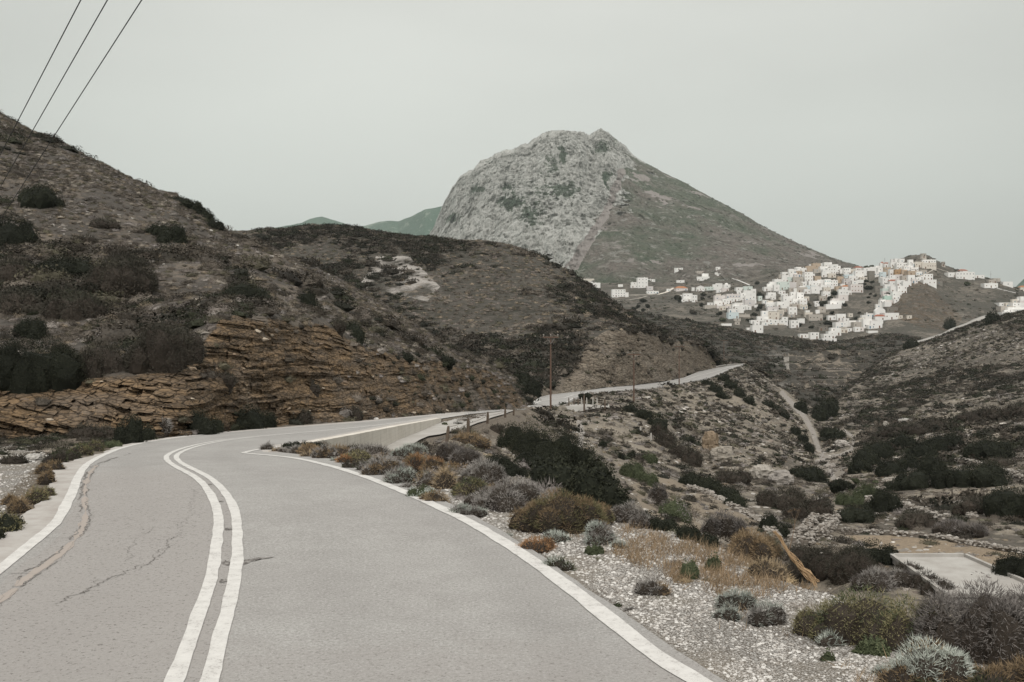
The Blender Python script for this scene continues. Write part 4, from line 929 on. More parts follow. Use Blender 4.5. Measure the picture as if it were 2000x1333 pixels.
B('cushion_shrub', [(1294, 1170, 20, 9)], 'olive', 'tiny olive tuft under the dry grey one')
B('low_shrub', [(1462, 1092, 96, 62), (1500, 1090, 60, 50)], 'brown', 'brown and green shrub by the bent dry stalk', kind2='green', f2=0.3)
B('low_shrub', [(1412, 1052, 76, 56), (1440, 1060, 50, 50)], 'twig', 'lilac brown twiggy shrub at the brow of the slope')
B('cushion_shrub', [(1494, 1126, 74, 40)], 'tan', 'straw coloured tuft beside the bent dry stalk', spiky=1.6)
B('low_shrub', [(1262, 1022, 54, 30), (1300, 1035, 60, 34), (1345, 1052, 60, 34), (1378, 1066, 50, 30)], 'mastic', 'long dark green shrub running down behind the dry grass')
B('low_shrub', [(1318, 1012, 74, 40)], 'green', 'loose grey green shrub above the long dark one', kind2='twig', f2=0.45)
B('cushion_shrub', [(1232, 1018, 66, 42), (1255, 1030, 50, 34)], 'grey', 'lilac grey shrub right of the huge brown mound', kind2='twig', f2=0.4)
B('low_shrub', [(1285, 985, 40, 44)], 'twig', 'pale bare twigged shrub on the slope behind the loose green one')
B('low_shrub', [(1345, 1128, 46, 44)], 'green', 'upright green sprig shrub among dry grass', dens=0.35)
B('low_shrub', [(1395, 1112, 34, 40)], 'green', 'second green sprig shrub among dry grass, right of the first', dens=0.35)
B('big_shrub', [(1690, 1250, 190, 104), (1610, 1238, 110, 66), (1770, 1262, 120, 104), (1650, 1252, 120, 70)], 'olive', 'big olive green mound at the lower right', kind2='green', f2=0.35)
B('big_shrub', [(1920, 1285, 210, 150), (1840, 1275, 130, 130), (2010, 1290, 170, 150), (2120, 1300, 180, 140)], 'twig', 'big grey brown twiggy shrub at the right edge', dens=1.1)
B('cushion_shrub', [(1805, 1335, 150, 92), (1760, 1338, 90, 62), (1850, 1330, 90, 70)], 'silver', 'large silver mound with brown heart at the bottom right', kind2='brown', f2=0.33)
B('cushion_shrub', [(1622, 1260, 54, 34)], 'silver', 'silver ball on gravel left of the big olive mound')
B('low_shrub', [(1616, 1290, 30, 34)], 'green', 'small green sprig below the silver ball', dens=0.4)
B('cushion_shrub', [(1722, 1320, 46, 26)], 'silver', 'small silver tuft left of the large silver mound')
B('low_shrub', [(1703, 1276, 70, 42)], 'green', 'fresh green plant at the foot of the big olive mound')
B('low_shrub', [(1792, 1345, 66, 36)], 'green', 'fresh green plant at the very bottom right')
B('low_shrub', [(1930, 1350, 130, 50), (2010, 1350, 130, 70)], 'brown', 'brown and green tangle in the bottom right corner', kind2='green', f2=0.45)
B('low_shrub', [(1560, 1105, 80, 44), (1610, 1125, 100, 60), (1665, 1130, 100, 64), (1560, 1135, 60, 40)], 'dark', 'dark thicket below the brow left of the flat concrete roof')
B('big_shrub', [(1700, 1100, 92, 46), (1665, 1100, 50, 36), (1735, 1098, 50, 36)], 'mastic', 'dark green bush at the left end of the flat roof')
B('low_shrub', [(1775, 1128, 70, 30), (1806, 1148, 70, 34), (1838, 1166, 70, 36)], 'dark', 'dark shrub along the left edge of the flat roof', kind2='twig', f2=0.4)
B('low_shrub', [(1712, 1150, 84, 42), (1755, 1145, 60, 34)], 'twig', 'lilac grey shrub between the dark thicket and the flat roof', kind2='grey', f2=0.4)
B('big_shrub', [(1985, 1140, 96, 64), (2040, 1145, 110, 80)], 'mastic', 'dark green bush at the right edge beside the flat roof')
# left verge
B('low_shrub', [(12, 1040, 76, 46), (-30, 1060, 80, 50), (34, 1030, 40, 28)], 'mastic', 'dark green bush at the left edge of the picture by the asphalt', kind2='olive', f2=0.3)
B('low_shrub', [(70, 982, 60, 36), (92, 972, 40, 26)], 'olive', 'yellow brown bush on the left verge', kind2='brown')
B('low_shrub', [(40, 1000, 44, 34), (20, 985, 40, 24)], 'brown', 'brown bush behind the left verge gravel')
B('low_shrub', [(92, 945, 34, 32), (104, 920, 44, 24), (84, 925, 34, 24)], 'brown', 'reddish brown bush on the verge near the pale stone', kind2='dark')
B('low_shrub', [(108, 905, 56, 30), (140, 898, 36, 22)], 'dark', 'dark grey green bush right of the pale flat stone', kind2='green')
B('low_shrub', [(30, 905, 50, 22)], 'dark', 'low dark bush left of the pale flat stone')
B('low_shrub', [(160, 888, 46, 26), (188, 880, 40, 22)], 'olive', 'green shrub at the paved edge of the left bend', kind2='green')
B('low_shrub', [(222, 874, 36, 16)], 'green', 'small green shrub at the outer edge of the bend')

# --- single dark bushes on the left hillside
Gb = [
 ([(84, 396, 84, 42), (60, 392, 50, 30)], 'mastic', 'dark bush high on the left slope under the power lines'),
 ([(20, 468, 84, 56), (-20, 470, 70, 60)], 'mastic', 'dense dark green bush at the left edge halfway up the slope'),
 ([(125, 537, 96, 42), (100, 530, 50, 30)], 'mastic', 'wide dark bush left of the brownish one on the slope'),
 ([(238, 562, 120, 72), (205, 566, 70, 46), (275, 560, 60, 46)], 'dark', 'big brownish dark bush in the middle of the left slope'),
 ([(140, 613, 100, 52), (175, 615, 60, 36)], 'dark', 'greenish dark bush below the big brownish one'),
 ([(75, 745, 150, 96), (20, 750, 110, 86), (115, 742, 90, 70)], 'mastic', 'very large black green bush on top of the rock cut'),
 ([(200, 722, 100, 58), (170, 730, 70, 46)], 'dark', 'dark twiggy bush right of the very large black green one'),
 ([(322, 712, 130, 84), (285, 716, 80, 56), (360, 700, 70, 60)], 'dark', 'broad grey twiggy bush above the rock cut'),
 ([(18, 545, 84, 44)], 'dark', 'dark purple brown bush at the left edge of the slope'),
 ([(30, 604, 84, 44)], 'dark', 'brown green bush at the left edge above the largest one'),
 ([(60, 655, 70, 40)], 'mastic', 'dark round bush just above the very large black green one'),
 ([(472, 578, 84, 32), (505, 582, 40, 22)], 'mastic', 'dark flat bush above the orange rock face'),
 ([(335, 468, 60, 36), (310, 455, 40, 24)], 'mastic', 'dark bush below the skyline of the left slope'),
 ([(350, 396, 40, 16), (375, 408, 44, 20), (398, 426, 44, 22), (418, 444, 34, 20)], 'mastic', 'long dark bush on the skyline where the left slope ends'),
 ([(205, 442, 56, 20)], 'dark', 'small dark bush between the upper and middle left slope'),
 ([(280, 500, 50, 18)], 'dark', 'small dark bush right of centre on the left slope'),
 ([(170, 470, 40, 14)], 'dark', 'flat dark bush left of centre on the left slope'),
 ([(600, 590, 40, 28), (618, 608, 30, 20)], 'mastic', 'dark bush on the descending ridge above the cut'),
 ([(690, 655, 50, 28)], 'mastic', 'dark bush low on the descending ridge'),
 ([(655, 640, 36, 20)], 'dark', 'dark bush between two others on the descending ridge'),
 ([(790, 699, 32, 14)], 'mastic', 'dark bush hanging over the top of the rock cut'),
 ([(866, 706, 44, 15)], 'mastic', 'dark bush near the end of the descending ridge'),
 ([(257, 858, 60, 50), (285, 856, 40, 30)], 'mastic', 'dark round bush at the roadside foot of the cut'),
 ([(388, 843, 64, 44), (416, 842, 40, 30)], 'mastic', 'dark bush at the roadside, second from the left below the cut'),
 ([(488, 832, 64, 42), (520, 830, 40, 28)], 'mastic', 'dark bush at the roadside, third from the left below the cut'),
 ([(590, 824, 46, 26)], 'dark', 'dark bush at the roadside below the highest rock face'),
 ([(690, 815, 40, 22)], 'dark', 'dark bush at the roadside behind the white stone'),
 ([(170, 852, 70, 26), (200, 850, 50, 22)], 'dark', 'grey twiggy bush at the roadside left of the dark round one'),
 ([(320, 835, 30, 18)], 'grey', 'small grey bush on rubble between two dark roadside bushes'),
 ([(610, 760, 34, 18)], 'dark', 'bush rooted on the orange rock face'),
 ([(440, 745, 36, 20)], 'dark', 'bush on the left part of the orange rock face'),
]
for l_, k_, t_ in Gb: B('hillside_bush', [(a, b_ + h_ * 0.1, w_ * 1.1, h_ * 1.15) for a, b_, w_, h_ in l_], k_, t_)
# --- single bushes in the valley and on the spur
Vb = [
 ([(1000, 872, 60, 42), (1035, 890, 90, 58), (1075, 912, 110, 74), (1120, 940, 120, 80), (1165, 968, 100, 68), (1198, 984, 56, 46), (1050, 925, 100, 50), (1090, 945, 110, 50), (1140, 970, 90, 44)], 'mastic', 'huge black green thicket behind the roadside mounds'),
 ([(965, 915, 60, 26), (1000, 925, 60, 26)], 'mastic', 'low dark green bush left of the huge black green thicket'),
 ([(1412, 742, 22, 12), (1428, 756, 28, 14), (1446, 772, 28, 14), (1462, 786, 24, 12)], 'mastic', 'dark streak of bush down the spur below the far bend'),
 ([(1380, 752, 24, 12), (1398, 764, 28, 14), (1410, 776, 22, 12)], 'mastic', 'shorter dark streak of bush left of the long one on the spur'),
 ([(1500, 792, 24, 9), (1518, 803, 26, 10), (1532, 814, 20, 9)], 'mastic', 'thin dark bush streak beside the dirt track'),
 ([(1552, 846, 22, 14), (1566, 862, 22, 16), (1578, 880, 20, 16)], 'mastic', 'dark bush lining the left of the dirt track'),
 ([(1232, 802, 30, 14), (1258, 815, 36, 18), (1282, 832, 36, 18)], 'mastic', 'dark thicket below the second utility pole'),
 ([(1300, 868, 44, 26), (1330, 890, 50, 28), (1352, 905, 40, 26), (1285, 850, 36, 22)], 'dark', 'dark brown thicket in the gully below the pale posts'),
 ([(1268, 902, 34, 18)], 'green', 'bright green bush in the gully under the spur'),
 ([(1340, 862, 26, 12)], 'mastic', 'small dark bush right of the pale posts'),
 ([(1176, 873, 16, 12)], 'mastic', 'small round black bush near the footpath'),
 ([(1214, 895, 15, 10)], 'mastic', 'left one of two tiny round black bushes'),
 ([(1232, 893, 17, 13)], 'mastic', 'right one of two tiny round black bushes'),
 ([(1235, 930, 50, 26), (1262, 942, 44, 20)], 'green', 'grey green shrub on the slope right of the huge thicket'),
 ([(1350, 945, 50, 22), (1385, 955, 50, 22), (1420, 970, 50, 20), (1440, 985, 40, 20)], 'mastic', 'long dark hedge behind the dry stone terrace wall'),
 ([(1430, 940, 70, 20)], 'dark', 'flat dark thicket left of the pale boulder'),
 ([(1535, 990, 84, 34), (1505, 985, 50, 24)], 'dark', 'dark rounded thicket below the pale boulder'),
 ([(1583, 936, 54, 24), (1560, 928, 34, 16)], 'mastic', 'dark bush on the slope right of the pale boulder'),
 ([(1613, 810, 44, 34), (1600, 818, 34, 22), (1625, 800, 26, 24)], 'mastic', 'dark rounded bush at the valley bottom beyond the track'),
 ([(1565, 800, 26, 20)], 'mastic', 'small dark bush at the left foot of the dark slope'),
 ([(1632, 860, 40, 22), (1618, 850, 26, 16)], 'mastic', 'dark bush between the two arms of the dirt track'),
 ([(1690, 905, 60, 26), (1715, 890, 56, 28), (1680, 920, 40, 20)], 'mastic', 'left part of the green thicket on the valley terraces'),
 ([(1760, 872, 52, 26)], 'mastic', 'round dark bush in the middle of the valley terraces'),
 ([(1745, 850, 60, 18), (1790, 845, 60, 18), (1830, 838, 60, 18)], 'dark', 'long dark bush row above the round one on the terraces'),
 ([(1800, 895, 60, 32), (1835, 880, 60, 32), (1860, 870, 50, 24)], 'mastic', 'right part of the green thicket on the valley terraces'),
 ([(1740, 925, 60, 26), (1770, 915, 50, 26)], 'mastic', 'lower middle part of the green thicket on the valley terraces'),
 ([(1900, 822, 60, 18), (1940, 815, 60, 20), (1990, 812, 60, 24)], 'dark', 'dark tree row at the right edge of the valley'),
 ([(1934, 895, 96, 38)], 'mastic', 'broad dark bush at right, upper of two on the terrace'),
 ([(1925, 942, 104, 38)], 'mastic', 'broad dark bush at right, lower of two on the terrace'),
 ([(1957, 908, 60, 12)], 'dark', 'thin dark bush between the two broad ones at right'),
 ([(1787, 950, 70, 28), (1820, 930, 60, 40), (1850, 945, 50, 34), (1755, 955, 50, 18)], 'mastic', 'wide dark bush climbing over the terrace wall'),
 ([(1730, 992, 62, 36), (1712, 995, 40, 26)], 'mastic', 'dark bush in front of the rounded stone wall'),
 ([(1975, 1000, 100, 46), (2040, 1005, 90, 60)], 'mastic', 'large dark bush at the right edge above the brown field'),
 ([(1665, 985, 50, 24), (1690, 975, 50, 30)], 'green', 'mossy green bush left of the rounded stone wall'),
 ([(1680, 1015, 70, 24)], 'mastic', 'dark flat bush behind the ruined stone pens'),
 ([(1600, 1000, 60, 30), (1560, 1010, 50, 24)], 'dark', 'grey dark bush left of the ruined stone pens'),
 ([(1790, 1025, 80, 24)], 'dark', 'dark bush in front of the curved stone wall'),
 ([(1860, 1040, 70, 22), (1900, 1046, 60, 20)], 'twig', 'bare grey bush on the far edge of the brown field'),
 ([(1890, 1000, 60, 26)], 'dark', 'dark bush between the curved wall and the right edge'),
 ([(1500, 1030, 34, 26), (1525, 1045, 30, 20)], 'mastic', 'dark bush at the lower end of the dry stone terrace wall'),
 ([(1855, 640, 26, 18)], 'mastic', 'dark bush on the village road'),
 ([(1940, 628, 26, 20)], 'mastic', 'dark round tree on the ridge beside the village road'),
 ([(1780, 677, 30, 14)], 'mastic', 'dark bush at the lower end of the village road'),
 ([(1035, 765, 44, 24), (1020, 750, 36, 30)], 'mastic', 'dark bush at the gully left of the tallest pole'),
 ([(925, 870, 60, 22), (905, 862, 40, 16)], 'brown', 'brown bush on the bank right of the side lane'),
 ([(880, 895, 50, 30), (905, 905, 60, 30)], 'twig', 'grey brown bush behind the lopsided fence post'),
 ([(968, 842, 30, 12)], 'dark', 'small dark bush between two fence posts'),
]
for l_, k_, t_ in Vb: B('valley_bush', [(a, b_ + h_ * 0.12, w_ * 1.08, h_ * 1.3) for a, b_, w_, h_ in l_], k_, t_)

# --- small trees
m_bark, nt, b = new_mat('bark', 0.9); b.inputs['Base Color'].default_value = (0.085, 0.068, 0.052, 1)
def tube(P, R, ns=7):
    P = np.array(P, float); R = np.array(R, float); n = len(P)
    T_ = np.gradient(P, axis=0); T_ /= np.linalg.norm(T_, axis=1)[:, None] + 1e-9
    up = np.array([0.3, 0.1, 1.0]); A = np.cross(T_, up); bad = np.linalg.norm(A, axis=1) < 1e-3; A[bad] = np.cross(T_[bad], [1, 0, 0])
    A /= np.linalg.norm(A, axis=1)[:, None]; Bn = np.cross(T_, A)
    a = np.linspace(0, 2 * np.pi, ns, endpoint=False)
    V = P[:, None] + R[:, None, None] * (np.cos(a)[None, :, None] * A[:, None] + np.sin(a)[None, :, None] * Bn[:, None])
    i = np.arange(n - 1)[:, None] * ns; j = np.arange(ns)[None]
    Fq = np.stack([i + j, i + (j + 1) % ns, i + ns + (j + 1) % ns, i + ns + j], -1).reshape(-1, 4)
    return V.reshape(-1, 3), Fq
def join(parts):
    V, Fc, n = [], [], 0
    for v, f in parts: V.append(np.asarray(v)); Fc.append(np.asarray(f) + n); n += len(v)
    return np.concatenate(V), np.concatenate(Fc)
def tree(cx, by, w, h, kind, label, trunk=0.35, only=None):
    g_ = ground(cx, by, only); s = g_[1] / F; W, Hh = w * s, h * s
    r = empty('tree', tuple(g_)); tag(r, label, 'tree')
    pr = []
    for k in range(4):
        a = random.uniform(0, 6.28); sp = random.uniform(0.1, 0.32) * W
        pr.append(tube([(0.03 * W * math.cos(a), 0.03 * W * math.sin(a), -0.2), (sp * .3 * math.cos(a), sp * .3 * math.sin(a), Hh * trunk * 0.8), (sp * math.cos(a), sp * math.sin(a), Hh * 0.75)], [W * 0.035, W * 0.028, W * 0.008]))
    v, f = join(pr); mesh_np('trunk', v, f, m_bark, None, True, r)
    cl = []
    for k in range(6):
        a = random.uniform(0, 6.28); q = random.uniform(0.0, 0.28) * W
        cl.append((q * math.cos(a), q * math.sin(a) + 1000, Hh * (trunk + random.uniform(0.05, 0.3)), W * 0.27, W * 0.27, Hh * random.uniform(0.25, 0.38)))
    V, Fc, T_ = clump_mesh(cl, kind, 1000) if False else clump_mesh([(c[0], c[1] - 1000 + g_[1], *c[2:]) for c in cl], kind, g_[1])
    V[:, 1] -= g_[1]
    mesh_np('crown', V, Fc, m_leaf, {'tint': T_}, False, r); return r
tree(1140, 782, 30, 26, 'mastic', 'small wind bent tree on the lay-by island of the far road', 0.02)
tree(1631, 968, 48, 38, 'mastic', 'small spreading olive tree on the pale valley floor', 0.3)
tree(1659, 960, 22, 20, 'mastic', 'little tree right beside the spreading olive tree')
tree(1672, 948, 22, 16, 'green', 'little round green tree right of the spreading olive tree')
tree(1709, 949, 15, 12, 'green', 'tiny round tree at the far right of the valley floor row')
tree(1690, 958, 14, 12, 'green', 'tiny round tree between two others on the valley floor')
tree(1328, 590, 13, 18, 'mastic', 'tall dark tree left of the white house with garden', 0.15)
tree(1321, 586, 13, 13, 'mastic', 'dark tree touching the tall one, left of the garden house', 0.15)
tree(1255, 591, 19, 10, 'mastic', 'flat dark tree below the pale village wall', 0.15)
tree(1265, 602, 13, 11, 'mastic', 'round dark tree right of two others under the flat one', 0.15)
tree(1247, 602, 10, 9, 'mastic', 'round dark tree, middle of the group under the flat one', 0.15)
tree(1237, 607, 14, 10, 'mastic', 'leftmost dark tree of the group under the flat one', 0.15)
tree(1256, 609, 11, 9, 'mastic', 'lowest dark tree of the group under the flat one', 0.15)
tree(1375, 579, 18, 9, 'mastic', 'dark tree below the gabled white house', 0.15)
tree(1484, 583, 19, 17, 'mastic', 'big dark tree in the gap between the two village halves', 0.1)
tree(1484, 604, 13, 14, 'mastic', 'dark tree below the big one in the village gap', 0.1)
tree(1479, 556, 10, 9, 'mastic', 'round dark tree above the village on the mountain foot', 0.1)
tree(1629, 577, 14, 14, 'mastic', 'upper dark tree of the tree strip inside the village', 0.1)
tree(1621, 588, 16, 14, 'mastic', 'middle dark tree of the tree strip inside the village', 0.1)
tree(1608, 598, 18, 14, 'mastic', 'lower dark tree of the tree strip inside the village', 0.1)
tree(1697, 566, 26, 11, 'mastic', 'wide dark bushy tree in the village centre', 0.1)
tree(1734, 578, 12, 10, 'mastic', 'dark tree above the mint green house', 0.1)
tree(1692, 519, 10, 8, 'green', 'dark green tree on the skyline left of the red dome', 0.15)
tree(1702, 518, 9, 8, 'green', 'second green tree on the skyline left of the red dome', 0.15)
tree(1889, 558, 15, 12, 'green', 'green tree below the long building with red roofs', 0.1)
tree(1622, 635, 16, 8, 'mastic', 'dark tree behind the low row of white houses', 0.1)
tree(1352, 614, 18, 12, 'dark', 'grey green tree on the terraces left of the village', 0.1)
tree(1411, 628, 18, 9, 'green', 'green bush tree left of the pale blue house', 0.1)

# --- scrub that nobody could count: merged per hillside
def proto(nl, size, flat=0.75, core=1, leafy=True):
    v, f = (ICO1 if core else ICO0)
    v = v * (1 + 0.16 * RNG.standard_normal((len(v), 1))) * 0.66; v = v * np.array([1, 1, flat]); v[:, 2] = np.maximum(v[:, 2], -0.25)
    keep = (v[f][:, :, 2].max(1) > -0.05); f = f[keep]
    d = dirs(nl, 0.0); lump = 1 + 0.22 * fbm(d[:, 0] * 1.7 + nl, d[:, 1] * 1.7, d[:, 2] * 1.7 + RNG.random() * 50, 1.0, 2)[:, None]
    P = d * np.array([1, 1, flat]) * RNG.uniform(0.62, 1.0, (nl, 1)) * lump
    lv, lf = (leaves(P, d, size) if leafy else blades(P * 0.85, d, size * 2.2, size * 0.5, 0.45))
    return join([(v, f), (lv, lf)])
def scatter(sheet, density, rad, palette, mask, protos, name, label, maxn=20000, xlim=(-160, 2160), seedmask=None, ymax=1400, sink=0.1, fl=(0.6, 1.1)):
    V = sheet.V; a = np.linalg.norm(np.cross(V[1:, :-1] - V[:-1, :-1], V[:-1, 1:] - V[:-1, :-1]), axis=2)
    c = 0.25 * (V[1:, :-1] + V[:-1, 1:] + V[1:, 1:] + V[:-1, :-1])
    sx_ = CX + c[..., 0] / c[..., 1] * F; sy_ = CY - (c[..., 2] - H) / c[..., 1] * F
    w = a * mask(c[..., 0], c[..., 1], c[..., 2], sx_, sy_) * ((sx_ > xlim[0]) & (sx_ < xlim[1]) & (sy_ < ymax))
    tot = w.sum() * density; n = int(min(maxn, tot))
    if n < 1: return None
    cs = np.cumsum(w.ravel()); k = np.searchsorted(cs, RNG.random(n) * cs[-1]); k = np.clip(k, 0, len(cs) - 1)
    nc1 = V.shape[1] - 1; i, j = k // nc1, k % nc1; u, v = RNG.random(n)[:, None], RNG.random(n)[:, None]
    P = (V[i, j] * (1 - u) + V[i + 1, j] * u) * (1 - v) + (V[i, j + 1] * (1 - u) + V[i + 1, j + 1] * u) * v
    R = rad[0] * (rad[1] / rad[0]) ** (RNG.random(n) ** 1.6)
    pal = np.array(palette); tint = pal[RNG.integers(0, len(pal), n)] * RNG.uniform(0.8, 1.25, (n, 1))
    rz = RNG.uniform(0, 6.28, n); which = RNG.integers(0, len(protos), n); sx1 = RNG.uniform(0.8, 1.3, n); fz = RNG.uniform(*fl, n)
    Vo, Fo, To, nv = [], [], [], 0
    for q, (pv, pf) in enumerate(protos):
        s = np.nonzero(which == q)[0]
        if not len(s): continue
        cr_, sr_ = np.cos(rz[s])[:, None], np.sin(rz[s])[:, None]
        X = pv[None, :, 0] * sx1[s][:, None]; Yv = pv[None, :, 1]; Z = pv[None, :, 2] * fz[s][:, None]
        VV = np.stack([(X * cr_ - Yv * sr_), (X * sr_ + Yv * cr_), Z], -1) * R[s][:, None, None] + P[s][:, None] - np.array([0, 0, 1.0]) * (R[s] * sink)[:, None, None]
        Vo.append(VV.reshape(-1, 3)); Fo.append((pf[None] + (np.arange(len(s)) * len(pv))[:, None, None] + nv).reshape(-1, 3)); nv += len(s) * len(pv)
        lv = RNG.uniform(0.82, 1.18, (len(s), len(pv), 1)); To.append((tint[s][:, None] * lv).reshape(-1, 3))
    T_ = np.concatenate(To)
    o = mesh_np(name, np.concatenate(Vo), np.concatenate(Fo), m_leaf, {'tint': np.column_stack([T_, np.ones(len(T_))])}, False)
    tag(o, label, 'scrub', None, 'stuff'); return o
pn = [proto(230, 0.10, 0.75, 0, False) for _ in range(4)] + [proto(200, 0.12, 0.7, 0, True) for _ in range(3)]
pd = [proto(420, 0.085, 0.62, 0, True) for _ in range(6)]
pm = [proto(110, 0.17, 0.62, 0, True) for _ in range(6)]
pf_ = [proto(34, 0.28, 0.65, 0, True) for _ in range(6)]
def rockproto():
    v, f = ICO0; return v * (1 + 0.25 * RNG.standard_normal((12, 1))) * np.array([1, 0.8, 0.55]), f
pr_ = [rockproto() for _ in range(8)]
CUSH = [(0.210, 0.189, 0.171), (0.175, 0.157, 0.146), (0.245, 0.217, 0.182), (0.140, 0.120, 0.106), (0.196, 0.161, 0.119), (0.133, 0.126, 0.091), (0.280, 0.252, 0.224)]
DARK = [(0.019, 0.019, 0.013), (0.029, 0.025, 0.019), (0.041, 0.034, 0.026), (0.024, 0.026, 0.015)]
STON = [(0.34, 0.315, 0.285), (0.25, 0.225, 0.195), (0.40, 0.375, 0.345), (0.18, 0.15, 0.125)]
BRWN = [(0.098, 0.083, 0.067), (0.069, 0.059, 0.048), (0.127, 0.108, 0.089), (0.086, 0.078, 0.053)]
def patch3(x, y, z, s, lo, hi, sd=0): return sstep(lo, hi, fbm(x + sd, y * 0.55, z * 1.7, s, 5, 0.6))
def patch(x, y, s, lo, hi, sd=0): return sstep(lo, hi, fbm(x + sd, y - sd, None, s, 4, 0.55))
scatter(sG, 4.0, (0.17, 0.55), CUSH[:5] + BRWN + BRWN, lambda x, y, z, u, v: (sG.t[:-1, None] > 1.0) * (0.35 + patch(x, y, 0.12, -0.4, 0.2)) * (sG.t[:-1, None] < 3.3), pn, 'cushion_scrub', 'pale grey cushion scrub covering the left hillside', 22000)
scatter(sG, 0.45, (0.5, 1.9), DARK + DARK + BRWN, lambda x, y, z, u, v: (sG.t[:-1, None] > 1.02) * (sG.t[:-1, None] < 3.3) * patch(x, y, 0.09, -0.12, 0.30, 31) * (1 + 1.8 * sstep(450, 150, u) * sstep(420, 560, v)), pd, 'dark_scrub', 'dark scrub patches scattered over the left hillside', 3000)
scatter(sG, 0.8, (0.18, 0.75), DARK + BRWN + CUSH[:2], lambda x, y, z, u, v: (sG.t[:-1, None] < 1.05) * (0.10 + 1.6 * sstep(0.3, 0.02, sG.t[:-1, None]) + 0.8 * sstep(620, 800, u)), pn, 'rock_cut_scrub', 'small bushes clinging to the orange rock cut', 3000)
scatter(sF, 0.50, (0.9, 3.0), DARK + DARK[:2] + BRWN[:2], lambda x, y, z, u, v: (sF.t[:-1, None] > 1.0) * (sF.t[:-1, None] < 3.3) * patch3(x, y, z, 0.032, -0.22, 0.16, 5) * (1 - 0.75 * in_poly(u, v, [(700, 500), (800, 490), (870, 560), (830, 600), (700, 570)])), pm, 'dark_scrub', 'dense dark scrub covering the rounded middle hill', 17000)
scatter(sF, 0.42, (0.45, 1.15), BRWN + CUSH[3:5], lambda x, y, z, u, v: (sF.t[:-1, None] > 1.0) * (sF.t[:-1, None] < 3.3) * (1 - 0.8 * in_poly(u, v, [(735, 500), (800, 500), (860, 560), (835, 590), (770, 575), (700, 560), (720, 530)])), pf_, 'cushion_scrub', 'brown cushion scrub between dark bushes on the middle hill', 17000)
scatter(sF, 0.05, (0.4, 1.3), DARK + BRWN, lambda x, y, z, u, v: (sF.t[:-1, None] < 1.0) + 0.0 * x, pm, 'rock_cut_scrub', 'small bushes on the pale rock cuts beside the far road', 900)
nofield = lambda u, v: 1 - 0.93 * in_poly(u, v, FIELD)
notrack = lambda u, v: (seg_dist(u, v, TRACK) > 9) & (seg_dist(u, v, TRACK2) > 6) & (seg_dist(u, v, [(1132, 825), (1136, 850), (1130, 878)]) > 7)
onT = lambda s: (s.t[:-1, None] < 7.1) & (s.t[:-1, None] > 0.7)
scatter(sT, 0.6, (0.22, 0.8), BRWN + CUSH[:3] + DARK + BRWN, lambda x, y, z, u, v: onT(sT) * nofield(u, v) * notrack(u, v) * (y < 110) * (0.8 + patch(x, y, 0.08, -0.3, 0.3)), pn, 'cushion_scrub', 'grey brown cushion scrub on the slope below the road', 13000)
scatter(sT, 0.5, (0.35, 1.1), BRWN + DARK + DARK + CUSH[:3], lambda x, y, z, u, v: onT(sT) * notrack(u, v) * (y >= 110) * (0.7 + patch(x, y, 0.05, -0.3, 0.3)), pf_, 'cushion_scrub', 'grey brown cushion scrub on the spur and the right hill', 34000)
scatter(sT, 0.16, (0.6, 2.4), DARK + DARK + BRWN[:2], lambda x, y, z, u, v: onT(sT) * nofield(u, v) * notrack(u, v) * patch3(x, y, z, 0.06, -0.12, 0.2, 77) * (0.3 + 1.9 * sstep(1620, 1700, u)) * (y > 60), pm, 'dark_scrub', 'dark bushes dotted over the valley and the right hill', 9000)
scatter(sV, 0.09, (1.3, 3.4), DARK + DARK + BRWN[:2], lambda x, y, z, u, v: (0.12 + patch3(x, y, z, 0.015, -0.45, 0.1, 3)) * (1 - 0.8 * in_poly(u, v, [(1530, 690), (1720, 680), (1700, 740), (1640, 760), (1540, 760)])) * (1 - 0.5 * in_poly(u, v, [(1475, 655), (1540, 672), (1545, 760), (1520, 775), (1500, 700)])), pf_, 'dark_scrub', 'dense dark scrub on the slope below the village', 12000)
scatter(sD, 0.012, (1.2, 3.2), DARK + BRWN, lambda x, y, z, u, v: patch(x, y, 0.008, -0.2, 0.3, 9) * (u > 1080), pf_, 'dark_scrub', 'bushes scattered between the village houses', 5000)
scatter(sC, 0.0016, (2.0, 5.0), [(0.05, 0.062, 0.042), (0.06, 0.06, 0.045)], lambda x, y, z, u, v: (sC.A['lime'][:-1, :-1] < 0.4) * patch(x, y, 0.004, -0.2, 0.3, 9) * (v < 560), pf_, 'dark_scrub', 'small dark shrubs speckling the right flank of the mountain', 5000)
# verge scrub on the roadside ground
scatter(sN, 3.2, (0.06, 0.30), DARK + BRWN + CUSH[:3], lambda x, y, z, u, v: ((sN.off_l[:-1, :-1] > 0.35) & (y < 60) & (u > -250)) * sstep(0.0, 0.35, fbm(x, y, None, 0.5, 3) + 0.25 * in_poly(u, v, [(0, 845), (240, 850), (330, 853), (200, 885), (0, 900)])) * (1 - 0.9 * in_poly(u, v, [(-300, 905), (60, 900), (60, 940), (10, 1000), (-300, 1100)])), pn, 'verge_scrub', 'low green and grey scrub along the left verge', 2600)
scatter(sN, 3.0, (0.05, 0.20), CUSH + BRWN + [(0.30, 0.23, 0.14), (0.10, 0.10, 0.05)], lambda x, y, z, u, v: ((sN.off_r[:-1, :-1] > 0.5) & (y < 30) & (sN.dist_brow[:-1, :-1] < 4)) * sstep(0.05, 0.4, fbm(x, y, None, 0.9, 3) + 0.35 * sstep(-1.0, 0.2, sN.dist_brow[:-1, :-1])), pn, 'shoulder_scrub', 'tiny dry plants scattered over the gravel shoulder', 1500)
